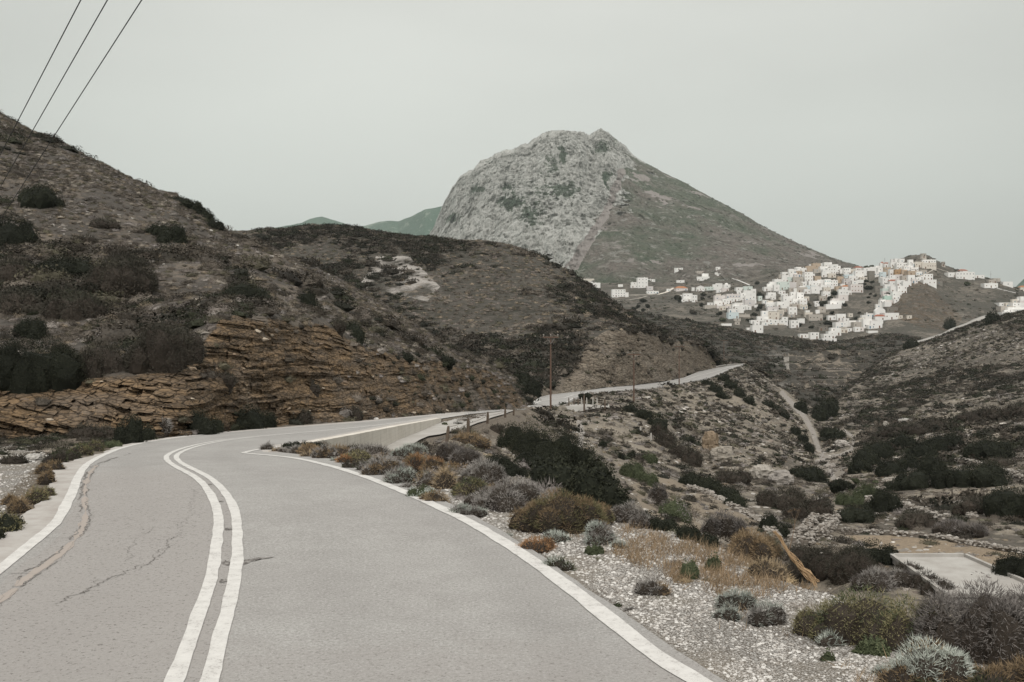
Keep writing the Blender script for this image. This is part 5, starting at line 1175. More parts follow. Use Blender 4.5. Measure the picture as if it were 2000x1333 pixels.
scatter(sN, 1.2, (0.10, 0.42), CUSH + BRWN + BRWN, lambda x, y, z, u, v: ((y >= 30) & (y < 100) & (sN.dist_brow[:-1, :-1] > 0.2) & (u > 760)) * 1.0, pn, 'bank_scrub', 'grey brown scrub on the bank beside the side lane', 1200)
scatter(sT, 0.9, (0.12, 0.34), CUSH + [(0.24, 0.19, 0.13), (0.20, 0.16, 0.11)], lambda x, y, z, u, v: onT(sT) * notrack(u, v) * nofield(u, v) * (y < 230) * (0.15 + patch3(x, y, z, 0.14, -0.2, 0.3, 23)), pf_, 'low_scrub', 'small straw and grey tufts over the lower valley slopes', 26000)
scatter(sT, 0.9, (0.08, 0.32), STON, lambda x, y, z, u, v: onT(sT) * (y < 130) * (0.25 + patch(x, y, 0.15, -0.1, 0.35, 13)), pr_, 'rubble', 'loose stones strewn over the slope below the road', 16000)
scatter(sT, 0.25, (0.2, 0.7), STON, lambda x, y, z, u, v: onT(sT) * (y >= 130) * (y < 420) * patch(x, y, 0.06, -0.1, 0.4, 19), pr_, 'rubble', 'pale stones scattered over the spur and the right hill', 14000)
scatter(sG, 1.2, (0.05, 0.22), [(0.26, 0.20, 0.145), (0.20, 0.15, 0.11), (0.33, 0.28, 0.22)], lambda x, y, z, u, v: (sG.t[:-1, None] < 1.0) * (0.2 + 1.4 * sstep(0.35, 0.0, sG.t[:-1, None])), pr_, 'rubble', 'broken rock fallen from the orange cut', 6000)
scatter(sG, 0.8, (0.08, 0.3), STON, lambda x, y, z, u, v: (sG.t[:-1, None] >= 1.0) * (sG.t[:-1, None] < 3.2) * patch(x, y, 0.2, 0.0, 0.4, 3), pr_, 'rubble', 'grey stones showing between the scrub of the left hillside', 7000)
scatter(sN, 5.0, (0.10, 0.36), CUSH + CUSH + BRWN + [(0.24, 0.18, 0.11), (0.20, 0.14, 0.08), (0.12, 0.12, 0.06)], lambda x, y, z, u, v: ((sN.off_r[:-1, :-1] > 0.22) & (y < 34) & (u > 500) & (v < 985) & (sN.dist_brow[:-1, :-1] < 3.5)) * 1.0, pn, 'cushion_scrub', 'low cushions filling the gaps between the roadside mounds', 900)
scatter(sN, 7.0, (0.08, 0.34), DARK + DARK + BRWN + [(0.05, 0.055, 0.03), (0.07, 0.07, 0.04)], lambda x, y, z, u, v: ((sN.off_l[:-1, :-1] > 0.3) & (y < 36) & (u > -300) & (v < 900)) * (1 - 0.9 * in_poly(u, v, [(-300, 885), (95, 880), (80, 930), (-300, 960)])), pn, 'verge_scrub', 'dark green and grey scrub between the left bend and the rock cut', 2600)
# dry grass
def side_points(n, sel):
    """random points on the roadside ground, weighted by image area so that near stones come out dense"""
    sx_, sy_ = sN.scr_x, sN.scr_y
    w = np.abs((sx_[:-1, 1:] - sx_[:-1, :-1]) * (sy_[1:, :-1] - sy_[:-1, :-1])) * sel(sx_[:-1, :-1], sy_[:-1, :-1], sN.V[:-1, :-1, 0], sN.V[:-1, :-1, 1])
    cs = np.cumsum(w.ravel()); k = np.clip(np.searchsorted(cs, RNG.random(n) * cs[-1]), 0, len(cs) - 1)
    i, j = k // (sN.nc - 1), k % (sN.nc - 1); u, v = RNG.random(n)[:, None], RNG.random(n)[:, None]; V = sN.V
    return (V[i, j] * (1 - u) + V[i + 1, j] * u) * (1 - v) + (V[i, j + 1] * (1 - u) + V[i + 1, j + 1] * u) * v
def grass():
    zone = [(1215, 1035), (1330, 1050), (1480, 1100), (1530, 1150), (1440, 1190), (1290, 1130), (1190, 1085)]
    P = side_points(12000, lambda u, v, x, y: ((sN.off_r[:-1, :-1] > 0.6) & (y < 22) & (u > 1000)) * (sstep(0.15, 0.7, fbm(u / 40.0, v / 15.0, None, 1, 3) + 0.75 * in_poly(u, v, zone) + 0.25 * sstep(-0.6, 0.1, sN.dist_brow[:-1, :-1]) - 0.25)))
    P = np.repeat(P, 3, 0) + RNG.standard_normal((len(P) * 3, 3)) * np.array([0.03, 0.03, 0.0])
    D_ = np.tile(np.array([0.15, 0.0, 1.0]), (len(P), 1))
    v, f = blades(P - [0, 0, 0.01], D_, 0.115, 0.005, 0.6)
    t = np.array([0.30, 0.22, 0.14]) * RNG.uniform(0.5, 1.35, (len(P), 1)); t = np.repeat(t, 3, 0)
    o = mesh_np('dry_grass', v, f, m_leaf, {'tint': np.column_stack([t, np.ones(len(t))])}, False); tag(o, 'straw coloured dry grass along the brow of the shoulder', 'grass', None, 'stuff')
grass()
def stones():
    m, nt, b = new_mat('gravel_stone', 0.85); N = NB(nt)
    N.l(N.mix(N.rng(N.attr('tint'), 0, 1), (0.62, 0.60, 0.57), (0.26, 0.235, 0.21)), b.inputs['Base Color'])
    P = np.concatenate([side_points(30000, lambda u, v, x, y: ((sN.off_r[:-1, :-1] > 0.06) & (y < 17) & (u < 2150) & (sN.dist_brow[:-1, :-1] < 0.5)) * (0.3 + sstep(0.25, 0.0, fbm(x, y, None, 1.3, 3)))),
                        side_points(2200, lambda u, v, x, y: (sN.off_l[:-1, :-1] > 0.3) & (u > -150) & (v > 880) & (u < 100))])
    n = len(P); pv, pf = ICO0
    s = 0.0038 * (4.6 ** (RNG.random(n) ** 2.8)) * np.clip(P[:, 1] / 9, 0.8, 2.0)
    a = RNG.uniform(0, 6.28, n); vv = pv[None] * (1 + 0.22 * RNG.standard_normal((n, 12, 1))) * np.stack([s * RNG.uniform(0.9, 1.6, n), s, s * 0.65], 1)[:, None]
    c, sn = np.cos(a)[:, None], np.sin(a)[:, None]
    V = np.stack([vv[..., 0] * c - vv[..., 1] * sn, vv[..., 0] * sn + vv[..., 1] * c, vv[..., 2]], -1) + P[:, None] + np.array([0, 0, 0.15]) * s[:, None, None]
    o = mesh_np('gravel', V.reshape(-1, 3), (pf[None] + (np.arange(n) * 12)[:, None, None]).reshape(-1, 3), m, {'tint': np.repeat(RNG.random(n), 12)}, False)
    tag(o, 'loose pale gravel stones on the shoulder', 'gravel', None, 'stuff')
stones()
# ------------------------------------------------------------------ village
def plaster(name, c, stain=0.35, stone=False):
    m, nt, b = new_mat(name, 0.85); N = NB(nt); p = N.pos()
    n = N.noise(p, 0.35, 5, 0.7); n2 = N.noise(N.mapping(p, (1.2, 1.2, 0.25)), 1.0, 4, 0.7)
    cc = N.mix(N.rng(n, 0.35, 0.7, 0, stain), c, tuple(x * 0.7 for x in c))
    cc = N.mix(N.rng(n2, 0.55, 0.75, 0, stain), cc, tuple(x * f for x, f in zip(c, (0.62, 0.58, 0.53))))
    if stone: cc = N.mix(N.rng(N.voro(p, 2.2, 'F1', 1), 0, 1, 0, 0.7), cc, tuple(x * 0.5 for x in c))
    N.l(cc, b.inputs['Base Color']); return m
HM = {'w': ('white', plaster('white_plaster', (0.80, 0.785, 0.76), 0.2)), 'c': ('cream', plaster('cream_plaster', (0.66, 0.61, 0.54))),
      'b': ('beige', plaster('beige_plaster', (0.46, 0.42, 0.375))), 's': ('grey stone', plaster('bare_stone', (0.26, 0.235, 0.205), 0.5, True)),
      'g': ('pale green', plaster('pale_green_plaster', (0.62, 0.68, 0.64))), 'u': ('pale blue', plaster('pale_blue_plaster', (0.62, 0.70, 0.72))),
      'm': ('mint green', plaster('mint_plaster', (0.48, 0.62, 0.55))), 'p': ('pinkish', plaster('pink_plaster', (0.70, 0.65, 0.625))),
      'l': ('lilac grey', plaster('lilac_plaster', (0.60, 0.565, 0.55))), 'o': ('ochre', plaster('ochre_plaster', (0.42, 0.27, 0.15))),
      't': ('tan', plaster('tan_plaster', (0.48, 0.38, 0.29)))}
def flat_mat(name, c, r=0.8):
    m, nt, b = new_mat(name, r); b.inputs['Base Color'].default_value = (*c, 1); return m
m_glass = flat_mat('dark_window', (0.045, 0.045, 0.048), 0.35); m_frame = flat_mat('painted_frame', (0.30, 0.27, 0.24))
m_blue = flat_mat('blue_joinery', (0.06, 0.16, 0.24)); m_turq = flat_mat('turquoise_joinery', (0.10, 0.28, 0.30)); m_brownj = flat_mat('brown_joinery', (0.14, 0.075, 0.045))
m_tile = plaster('red_roof_tiles', (0.30, 0.105, 0.065)); m_orange = plaster('orange_roof', (0.40, 0.18, 0.09))
def boxv(x0, x1, y0, y1, z0, z1):
    v = np.array([(x, y, z) for z in (z0, z1) for y in (y0, y1) for x in (x0, x1)], float)
    f = np.array([(0, 1, 3, 2), (4, 6, 7, 5), (0, 4, 5, 1), (1, 5, 7, 3), (3, 7, 6, 2), (2, 6, 4, 0)]); return v, f[:, ::-1]
def join_q(parts): return join(parts)
WIN = {}
def unit_window(mat):
    if mat.name not in WIN:
        v, f = boxv(-0.5, 0.5, -0.06, 0.0, -0.5, 0.5); WIN[mat.name] = mesh_np('window', v, f, mat, None, False, None, False)
    return WIN[mat.name]
def unit_door(mat):
    k = 'door' + mat.name
    if k not in WIN:
        v, f = boxv(-0.5, 0.5, -0.06, 0.0, 0, 1); WIN[k] = mesh_np('door', v, f, mat, None, False, None, False)
    return WIN[k]
NUM = ['', 'one', 'two', 'three', 'four', 'five', 'six', 'seven', 'eight', 'nine', 'ten']
def house(x0, y0, x1, y1, c='w', nx=None, ny=None, roof='', extra='', only=None, depth=None, join_mat=None, dark=0.8):
    x0 -= 0.6; x1 += 0.6; y0 -= 0.5
    cx = (x0 + x1) / 2
    g_ = ground(cx, y1 + 0.6, only or ('D', 'C', 'V'))
    if g_ is None: return None
    s = g_[1] / F; w = max(1.5, (x1 - x0) * s); h = max(1.5, (y1 - y0) * s)
    d = depth or min(12, max(3.5, w * random.uniform(0.6, 0.9)))
    rz = random.uniform(-0.12, 0.12)
    r = empty('village_house', (g_[0], g_[1] - 0.5, g_[2]), rz)
    mat = HM[c][1]
    low = 5.0
    parts = [boxv(-w / 2, w / 2, 0, d, -low, h)]
    if not roof:       # parapet and roof lip
        t = 0.18; ph = 0.28
        parts += [boxv(-w / 2 - 0.04, w / 2 + 0.04, -0.04, t, h + .003, h + ph), boxv(-w / 2 - 0.04, -w / 2 + t, t, d + 0.04, h + .003, h + ph), boxv(w / 2 - t, w / 2 + 0.04, t, d + 0.04, h + .003, h + ph)]
    v, f = join(parts); mesh_np('wall', v, f, mat, None, False, r)
    if w > 7 and random.random() < 0.35 and not roof:
        cxr = random.uniform(-w * .3, w * .3); v, f = join([boxv(cxr - .3, cxr + .3, d * .5, d * .5 + .6, h, h + 1.1), boxv(cxr - .38, cxr + .38, d * .5 - .08, d * .5 + .68, h + 1.1, h + 1.22)]); mesh_np('chimney', v, f, mat, None, False, r)
    if roof:
        ov = 0.3; rh = min(2.4, w * 0.18)
        if roof == 'dome':
            a = np.linspace(0, math.pi / 2, 7); ring = np.linspace(0, 2 * np.pi, 17)[:-1]; rr = min(w, d) * 0.42
            V = np.array([(rr * math.cos(q) * math.cos(e), d / 2 + rr * math.cos(q) * math.sin(e), h + rr * 0.95 * math.sin(q)) for q in a for e in ring])
            i = np.arange(6)[:, None] * 16; j = np.arange(16)[None]; Fq = np.stack([i + j, i + (j + 1) % 16, i + 16 + (j + 1) % 16, i + 16 + j], -1).reshape(-1, 4)
            mesh_np('dome', V, Fq, m_tile if extra == 'red' else HM['w'][1], None, True, r)
        elif roof == 'vault':
            n = 12; a = np.linspace(0, math.pi, n); V = np.array([(w / 2 * math.cos(q), yy, h + w * 0.32 * math.sin(q)) for yy in (0, d) for q in a]); i = np.arange(n - 1)
            Fq = np.stack([i, i + 1, i + n + 1, i + n], 1); v2, f2 = V, Fq
            mesh_np('vaulted_roof', v2, f2, mat, None, True, r)
            cap = np.array([[i_, n - 1 - i_, n - 2 - i_, i_ + 1] for i_ in range(n // 2 - 1)]); mesh_np('gable', V[:n], cap, mat, None, False, r)
        elif roof in ('red', 'orange'):
            V = np.array([(-w / 2 - ov, -ov, h), (w / 2 + ov, -ov, h), (w / 2 + ov, d + ov, h), (-w / 2 - ov, d + ov, h), (-w / 4, d / 2, h + rh), (w / 4, d / 2, h + rh)])
            mesh_np('roof', V, np.array([(0, 1, 5, 4), (2, 3, 4, 5), (1, 2, 5, 5), (3, 0, 4, 4)])[:2], m_tile if roof == 'red' else m_orange, None, False, r)
            mesh_np('hip', V, np.array([(1, 2, 5), (3, 0, 4)]), m_tile if roof == 'red' else m_orange, None, False, r)
        elif roof == 'gable':
            V = np.array([(-w / 2 - ov, -ov, h), (w / 2 + ov, -ov, h), (0, -ov, h + rh * 1.3), (-w / 2 - ov, d + ov, h), (w / 2 + ov, d + ov, h), (0, d + ov, h + rh * 1.3)])
            mesh_np('roof', V, np.array([(0, 3, 5, 2), (1, 2, 5, 4)]), m_tile, None, False, r)
            mesh_np('gable', V + np.array([0, .34, 0]), np.array([(0, 1, 2)]), mat, None, False, r)
    if nx is None: nx = int(round(w / 3.6)) if w > 3.2 else 1
    if ny is None: ny = max(1, int(round(h / 3.3)))
    jm = join_mat or random.choice([m_glass, m_glass, m_glass, m_blue, m_brownj])
    ww, wh = 0.75, 1.0; k = 0
    doorcol = random.randrange(nx) if nx > 1 else -1
    for iy in range(ny):
        for ix in range(nx):
            x = (ix + 0.5) / nx * w - w / 2; z = h - (iy + 0.5) * (h / ny)
            if iy == ny - 1 and ix == doorcol and h / ny > 2.3:
                o = bpy.data.objects.new('door', unit_door(m_brownj if jm is m_glass else jm)); o.scale = (1.0, 1, 2.1); o.location = (x, -0.002, z - h / ny / 2 + 0.05)
            else:
                if random.random() > dark: continue
                o = bpy.data.objects.new('window', unit_window(jm)); o.scale = (ww, 1, wh); o.location = (x, -0.002, z)
                k += 1
            col.objects.link(o); o.parent = r
    HOUSES.append((r, cx, y1, c, nx, ny, w, h, k, roof))
    return r
HOUSES = []
HL = '''
1132 545 1160 552 c 4 1;1144 551 1157 556 w 2 1;1159 553 1172 562 w 1 1;1196 566 1221 580 w 5 3;1222 572 1227 580 w 0 0;1246 543 1265 562 w 3 3;1265 546 1279 549 w 3 1;1264 560 1275 567 l 1 1;1233 552 1246 556 w 1 1;1233 557 1246 562 w 2 1;1208 556 1216 560 w 1 1;1264 569 1286 574 w 4 1;1303 565 1309 569 w 1 1
1318 524 1333 527 w 3 1;1399 522 1406 526 w 2 1;1401 535 1407 538 w 1 1;1397 533 1401 536 w 0 0;1361 530 1376 534 b 2 1;1372 535 1383 543 w 1 2;1362 541 1375 548 w 2 1;1376 541 1385 545 w 0 0;1322 548 1336 552 w 1 1;1321 563 1343 568 p 3 1 orange;1352 562 1356 568 w 0 0;1361 561 1375 569 w 3 1 gable;1376 561 1393 567 g 3 1;1393 556 1410 566 w 1 2;1399 554 1410 559 w 1 1;1411 564 1423 569 p 2 1;1400 567 1409 571 w 1 1
1335 574 1352 588 w 3 2;1352 577 1361 590 w 2 2;1329 577 1335 588 w 0 0;1331 585 1350 589 w 2 1;1396 578 1416 588 p 2 1;1419 575 1446 583 p 5 1;1420 583 1446 589 w 4 1;1395 588 1409 598 w 2 1;1409 590 1424 595 w 2 1;1377 597 1400 602 b 0 0;1401 598 1436 602 p 4 1;1382 592 1392 596 w 1 1;1438 562 1455 568 w 2 1;1440 569 1447 576 w 1 1;1453 560 1469 566 g 1 1;1453 568 1468 578 w 0 2;1447 573 1456 586 w 1 2;1456 578 1468 588 w 2 1;1469 565 1476 576 w 1 1;1468 576 1476 586 w 1 1;1435 592 1455 598 w 2 1;1455 587 1474 598 l 1 1;1436 598 1455 606 w 3 1;1424 604 1441 611 w 3 1;1423 611 1442 622 u 3 1;1442 604 1452 611 w 1 1;1443 615 1464 619 b 0 0;1434 623 1446 627 b 1 1;1436 629 1444 634 b 1 1;1410 633 1428 636 w 0 0;1474 596 1484 600 w 0 0
1528 532 1542 537 w 0 0;1541 526 1550 538 w 1 1;1550 528 1562 534 w 2 1;1560 524 1577 531 w 2 1;1577 520 1588 530 t 1 1;1588 515 1602 525 t 1 1;1522 537 1530 542 b 1 1;1528 538 1542 545 w 0 0;1543 534 1556 541 w 1 1;1552 536 1564 541 p 2 1;1557 530 1566 536 t 2 1;1572 532 1587 550 w 3 3;1568 537 1573 548 w 0 0;1528 545 1540 551 w 2 1;1540 542 1551 549 g 1 1;1550 542 1568 552 b 2 1;1513 546 1530 556 w 2 2;1504 551 1514 562 w 1 1;1520 551 1541 566 g 4 2;1499 555 1510 564 w 2 2;1493 561 1512 568 w 2 1;1512 557 1522 569 w 1 1;1541 552 1555 563 l 0 0;1555 553 1567 562 b 1 1;1566 551 1575 560 w 1 1;1542 563 1551 569 b 1 1;1557 562 1576 571 b 2 1;1576 559 1592 568 u 2 1;1580 549 1600 560 w 3 1;1585 560 1600 573 w 1 1;1500 572 1515 580 w 1 1;1496 578 1505 583 w 0 0;1507 581 1515 585 w 1 1;1490 587 1500 593 w 1 1;1482 579 1488 587 g 1 1;1545 571 1558 588 w 2 2;1557 572 1569 590 w 2 3;1530 579 1548 592 w 2 1;1549 584 1575 595 w 4 1;1518 590 1533 600 w 2 1;1562 586 1575 598 w 2 2;1533 591 1546 600 w 2 1
1541 594 1562 601 b 2 1;1562 596 1577 604 c 3 1;1541 600 1556 615 w 2 2;1528 603 1540 609 b 2 1;1500 600 1520 609 l 1 1;1488 608 1499 624 w 1 2;1499 610 1521 624 c 2 2;1521 608 1529 622 b 1 1;1505 600 1519 606 w 1 1;1483 619 1500 628 w 2 1;1467 626 1483 632 w 2 1;1495 624 1508 630 w 2 1;1488 630 1508 636 w 4 1;1508 631 1523 636 w 2 1;1508 625 1521 631 w 1 1;1524 626 1538 636 w 2 2;1545 626 1560 640 w 2 2;1560 623 1571 632 w 0 0;1470 636 1490 650 w 2 1;1459 641 1471 645 w 1 1;1491 637 1505 642 s 0 0;1505 636 1535 642 s 0 0;1573 611 1586 619 c 0 0;1580 615 1606 626 b 4 1;1574 607 1581 612 w 0 0;1540 615 1552 620 b 1 1;1583 650 1599 662 w 2 2;1563 653 1583 660 w 3 1
1596 515 1610 521 w 1 1;1610 513 1624 522 w 2 1;1622 517 1636 524 w 1 1;1602 521 1616 530 w 2 1;1590 526 1602 533 b 1 1;1618 524 1636 535 w 4 2;1606 532 1618 541 w 2 1;1618 535 1632 542 c 3 1;1634 520 1641 531 w 1 2;1641 527 1648 534 w 1 1;1648 524 1661 536 w 4 2;1661 526 1671 534 c 2 1;1671 523 1686 529 w 2 1 red;1671 529 1687 545 w 3 2;1650 537 1665 543 u 3 1;1636 541 1647 553 t 1 1;1648 545 1661 555 l 2 2;1598 547 1611 557 w 2 1;1611 546 1622 560 w 3 2 - turq;1622 548 1636 559 w 3 2;1592 540 1603 548 t 0 0;1603 557 1620 565 w 2 1;1620 558 1632 564 w 3 1;1609 562 1622 571 c 2 1;1607 570 1621 580 w 3 1;1601 579 1613 587 b 2 1;1643 555 1650 562 w 1 1;1645 560 1660 568 w 2 1 orange;1633 560 1645 567 t 1 1;1646 568 1662 576 w 3 1;1638 566 1648 578 w 1 1;1662 556 1685 571 p 4 2;1674 547 1686 553 w 1 1;1664 549 1675 556 w 1 1;1638 577 1656 588 p 1 1;1625 584 1640 592 p 1 1;1622 588 1649 597 w 3 1;1614 595 1642 603 w 0 0;1599 600 1612 610 b 1 1;1594 606 1600 612 w 0 0;1591 589 1600 593 w 1 1;1592 594 1600 598 w 2 1;1687 524 1699 538 w 1 2;1697 530 1708 546 s 0 0;1707 532 1722 540 w 3 1;1700 522 1716 532 w 1 1
1719 514 1728 522 w 1 1 dome red;1712 520 1722 528 w 1 1;1716 524 1730 536 w 2 2;1728 515 1740 522 w 2 1 red;1740 513 1753 521 w 2 1;1757 506 1766 514 w 1 1;1748 506 1757 514 w 1 1;1741 507 1748 514 w 0 1;1752 514 1771 526 w 4 2;1775 508 1783 519 w 1 1;1788 512 1803 522 c 3 1;1802 508 1827 514 w 5 1;1801 514 1828 525 c 6 1;1766 521 1780 531 w 3 2;1780 523 1793 530 w 4 1;1728 523 1739 536 t 2 2;1738 527 1749 538 w 2 1;1749 527 1762 537 o 2 1;1762 528 1771 535 t 1 1;1774 530 1795 537 t 2 1;1798 528 1810 537 b 2 1;1805 536 1821 547 w 3 2;1798 540 1808 546 w 2 1;1804 547 1828 557 w 3 1;1794 538 1802 544 b 1 1;1720 532 1730 543 u 2 2;1738 538 1750 550 w 2 2;1750 537 1762 547 p 2 1;1762 539 1774 549 b 1 1;1774 538 1786 550 w 1 1;1724 544 1738 556 w 2 2;1738 549 1753 560 w 3 1 red;1752 548 1765 559 w 3 1;1764 550 1779 561 w 2 1;1728 556 1740 566 w 3 1 - turq;1740 560 1755 571 w 2 1;1754 559 1770 573 w 3 2;1724 564 1745 573 g 2 1;1744 570 1760 581 w 3 1;1728 579 1746 590 m 0 0;1719 586 1729 601 w 2 2;1711 595 1721 602 w 1 1;1728 590 1741 601 w 0 1;1744 578 1757 586 w 2 1;1710 559 1722 568 s 1 1;1828 549 1840 556 s 1 1
1658 613 1665 619 c 1 1;1635 614 1651 626 w 2 1;1618 617 1632 625 w 2 1;1632 630 1648 642 w 2 2;1648 629 1660 638 w 3 1;1658 627 1672 637 w 3 1;1668 630 1690 640 b 3 1;1686 624 1702 640 w 2 2;1702 627 1722 641 w 2 1;1690 620 1702 628 w 1 1;1710 618 1728 626 w 2 1 red;1692 613 1708 620 w 2 1;1732 600 1753 611 s 2 1;1728 612 1755 624 w 3 1;1600 639 1616 646 s 2 1;1624 641 1642 655 w 2 2;1618 648 1632 657 w 1 1;1609 653 1630 662 w 3 1;1605 662 1633 668 w 2 1;1696 647 1714 650 w 0 0;1642 643 1655 650 c 2 1;1756 617 1762 622 c 1 1;1772 617 1780 622 c 1 1;1710 608 1728 618 w 1 1 vault
1852 533 1868 541 w 2 1;1868 532 1903 545 w 6 2;1875 526 1890 530 w 2 1 red;1905 538 1922 543 w 2 1;1932 547 1945 553 b 3 1;1923 554 1948 562 w 3 1;1960 551 1977 559 w 1 1;1993 558 2008 566 c 1 1 orange;1940 543 1953 548 b 1 1;1993 580 2012 592 w 2 1;1978 592 2000 604 w 3 2;1952 592 1975 598 w 2 1;1955 599 1978 609 b 1 1;1968 601 2004 612 w 5 1;1958 610 1986 620 w 2 1;1985 605 2014 615 w 3 1;2014 590 2040 612 w 3 2;2040 600 2064 616 w 3 1
'''
for part in HL.replace('\n', ';').split(';'):
    q = part.split()
    if len(q) < 5: continue
    x0, y0, x1, y1 = map(float, q[:4]); nx, ny = (int(q[5]), int(q[6])) if len(q) > 6 else (None, None)
    roof = q[7] if len(q) > 7 and q[7] != '-' else ''; ex = q[8] if len(q) > 8 else ''
    house(x0, y0, x1, y1, q[4], nx, ny, roof, ex, join_mat=m_turq if ex == 'turq' else None)
dense = [[(1500, 578), (1515, 552), (1545, 532), (1590, 520), (1660, 526), (1690, 530), (1690, 548), (1660, 556), (1640, 562), (1600, 570), (1575, 580), (1540, 590), (1500, 588)], [(1395, 580), (1470, 568), (1475, 600), (1450, 612), (1400, 604)],
         [(1500, 596), (1575, 580), (1575, 606), (1540, 616), (1500, 622)], [(1715, 525), (1800, 515), (1795, 548), (1770, 572), (1745, 596), (1722, 600), (1730, 570), (1722, 545)], [(1625, 632), (1720, 620), (1722, 642), (1640, 652)], [(1470, 628), (1535, 622), (1530, 640), (1480, 645)], [(1960, 590), (2060, 586), (2060, 616), (1965, 614)]]
rects = [(q[1], q[2]) for q in HOUSES]; tries = 0; nf = 0
while nf < 105 and tries < 12000:
    tries += 1; pg = random.choice(dense + dense[:1] + dense[3:4]); xs0 = [a for a, _ in pg]; ys0 = [b for _, b in pg]
    px_, py_ = random.uniform(min(xs0), max(xs0)), random.uniform(min(ys0), max(ys0))
    if not in_poly(np.array([px_]), np.array([py_]), pg)[0] or any(abs(px_ - a) < 6.5 and abs(py_ - b) < 3.6 for a, b in rects): continue
    w_px, h_px = random.uniform(8, 13), random.uniform(5, 8.5); 
    if house(px_ - w_px / 2, py_ - h_px, px_ + w_px / 2, py_, random.choice('wwwwwwwcpb')) is not None: rects.append((px_, py_)); nf += 1
# chapel in the left part: dome on a small cube
house(1414, 556, 1426, 563, 'w', 1, 1, 'dome')
ZONES = [(1240, 'the far left outlying houses'), (1340, 'the left hamlet by the road'), (1395, 'the mountain foot hamlet'), (1478, 'the block left of the tree gap'),
         (1550, 'the main village left flank'), (1610, 'the upper middle village'), (1665, 'the village centre'), (1722, 'the part right of the tree strip'),
         (1766, 'the slope under the red dome'), (1850, 'the hilltop quarter'), (1925, 'the ridge right of hilltop'), (1990, 'the right outskirts'), (9999, 'the right picture edge')]
ORD = ['', 'second ', 'third ', 'fourth ', 'fifth ', 'sixth ', 'seventh ', 'eighth ', 'ninth ', 'tenth ', 'eleventh ', 'twelfth ', 'thirteenth ', 'fourteenth ', 'fifteenth ', 'sixteenth ', 'seventeenth ', 'eighteenth ', 'nineteenth ', 'twentieth ']
byz = {}
for hrec in HOUSES:
    zi = next(i for i, z in enumerate(ZONES) if hrec[1] < z[0]); byz.setdefault(zi, []).append(hrec)
for zi, L_ in byz.items():
    L_.sort(key=lambda q: q[2]); rows = []; 
    for q in L_:
        if rows and q[2] - rows[-1][0][2] < 9: rows[-1].append(q)
        else: rows.append([q])
    for ri, rw in enumerate(rows):
        rw.sort(key=lambda q: q[1])
        for ci, (r, cx, yb, c, nx, ny, w, h, k, roof) in enumerate(rw):
            rn = {'red': ' red-roofed', 'orange': ' orange-roofed', 'dome': ' domed', 'vault': ' vaulted', 'gable': ' gabled'}.get(roof, '')
            if roof == 'dome': kind, catn = 'church', 'church'
            elif roof == 'vault': kind, catn = 'chapel', 'church'
            else: kind, catn = ('house' if w > 4 else 'hut'), 'house'
            pos = (ORD[ci] + 'from left, ') if len(rw) > 1 and ci else ('leftmost, ' if len(rw) > 1 else '')
            lab = f"{HM[c][0]}{rn} {kind}, {pos}{(ORD[ri] or 'top ')}row in {ZONES[zi][1].replace('the ', '', 1)}"
            tag(r, lab.replace('second row', 'second row down') if len(lab.split()) < 15 else lab, catn, 'white village houses on the hill')
            if roof == 'dome' or roof == 'vault': r.name = 'village_church'; del r['group']
# round stone windmill towers and aerial masts on the hilltop
def tower(x0, y0, x1, y1, label):
    cx = (x0 + x1) / 2; g_ = ground(cx, y1, ('D', 'C')); s = g_[1] / F; w = (x1 - x0) * s; h = (y1 - y0) * s
    r = empty('windmill_tower', tuple(g_)); tag(r, label, 'windmill')
    v, f = tube([(0, 0, -3), (0, 0, 0), (0, 0, h * 0.98), (0, 0, h)], [w / 2 * 1.05, w / 2 * 1.03, w / 2 * .93, w / 2 * .97], 20); v2, f2 = tube([(0, 0, h), (0, 0, h + .2)], [w / 2 * .97, 0.01], 20)
    v, f = join([(v, f), (v2, f2)]); mesh_np('wall', v, f, HM['b'][1], None, True, r)
    o = bpy.data.objects.new('window', unit_window(m_glass)); o.scale = (0.9, 1, 1.2); o.location = (0.2, -w / 2, h * 0.6); col.objects.link(o); o.parent = r
    o = bpy.data.objects.new('door', unit_door(m_brownj)); o.scale = (1, 1, 2); o.location = (-0.4, -w / 2 * 1.02, 0.1); col.objects.link(o); o.parent = r
tower(1797, 496, 1809, 505, 'round stone windmill tower on the highest point of the village')
tower(1838, 512, 1846, 521, 'round stone windmill tower lower on the ridge right of hilltop')
m_metal = flat_mat('grey_metal', (0.18, 0.17, 0.16), 0.5)
def mast(px, y0, y1, label, arms=3):
    g_ = ground(px, y1, ('D', 'C')); s = g_[1] / F; h = (y1 - y0) * s
    pr = [tube([(0, 0, -1), (0, 0, h)], [0.14, 0.10], 6)] + [tube([(-0.9, 0, h * (.7 + .12 * k)), (0.9, 0, h * (.7 + .12 * k))], [0.06, 0.06], 5) for k in range(arms)]
    v, f = join(pr); o = mesh_np('aerial_mast', v, f, m_metal); o.location = tuple(g_); tag(o, label, 'mast')
mast(1728, 499, 514, 'thin aerial mast behind the red church dome'); mast(1935, 530, 550, 'thin mast on the ridge at the right outskirts', 1)
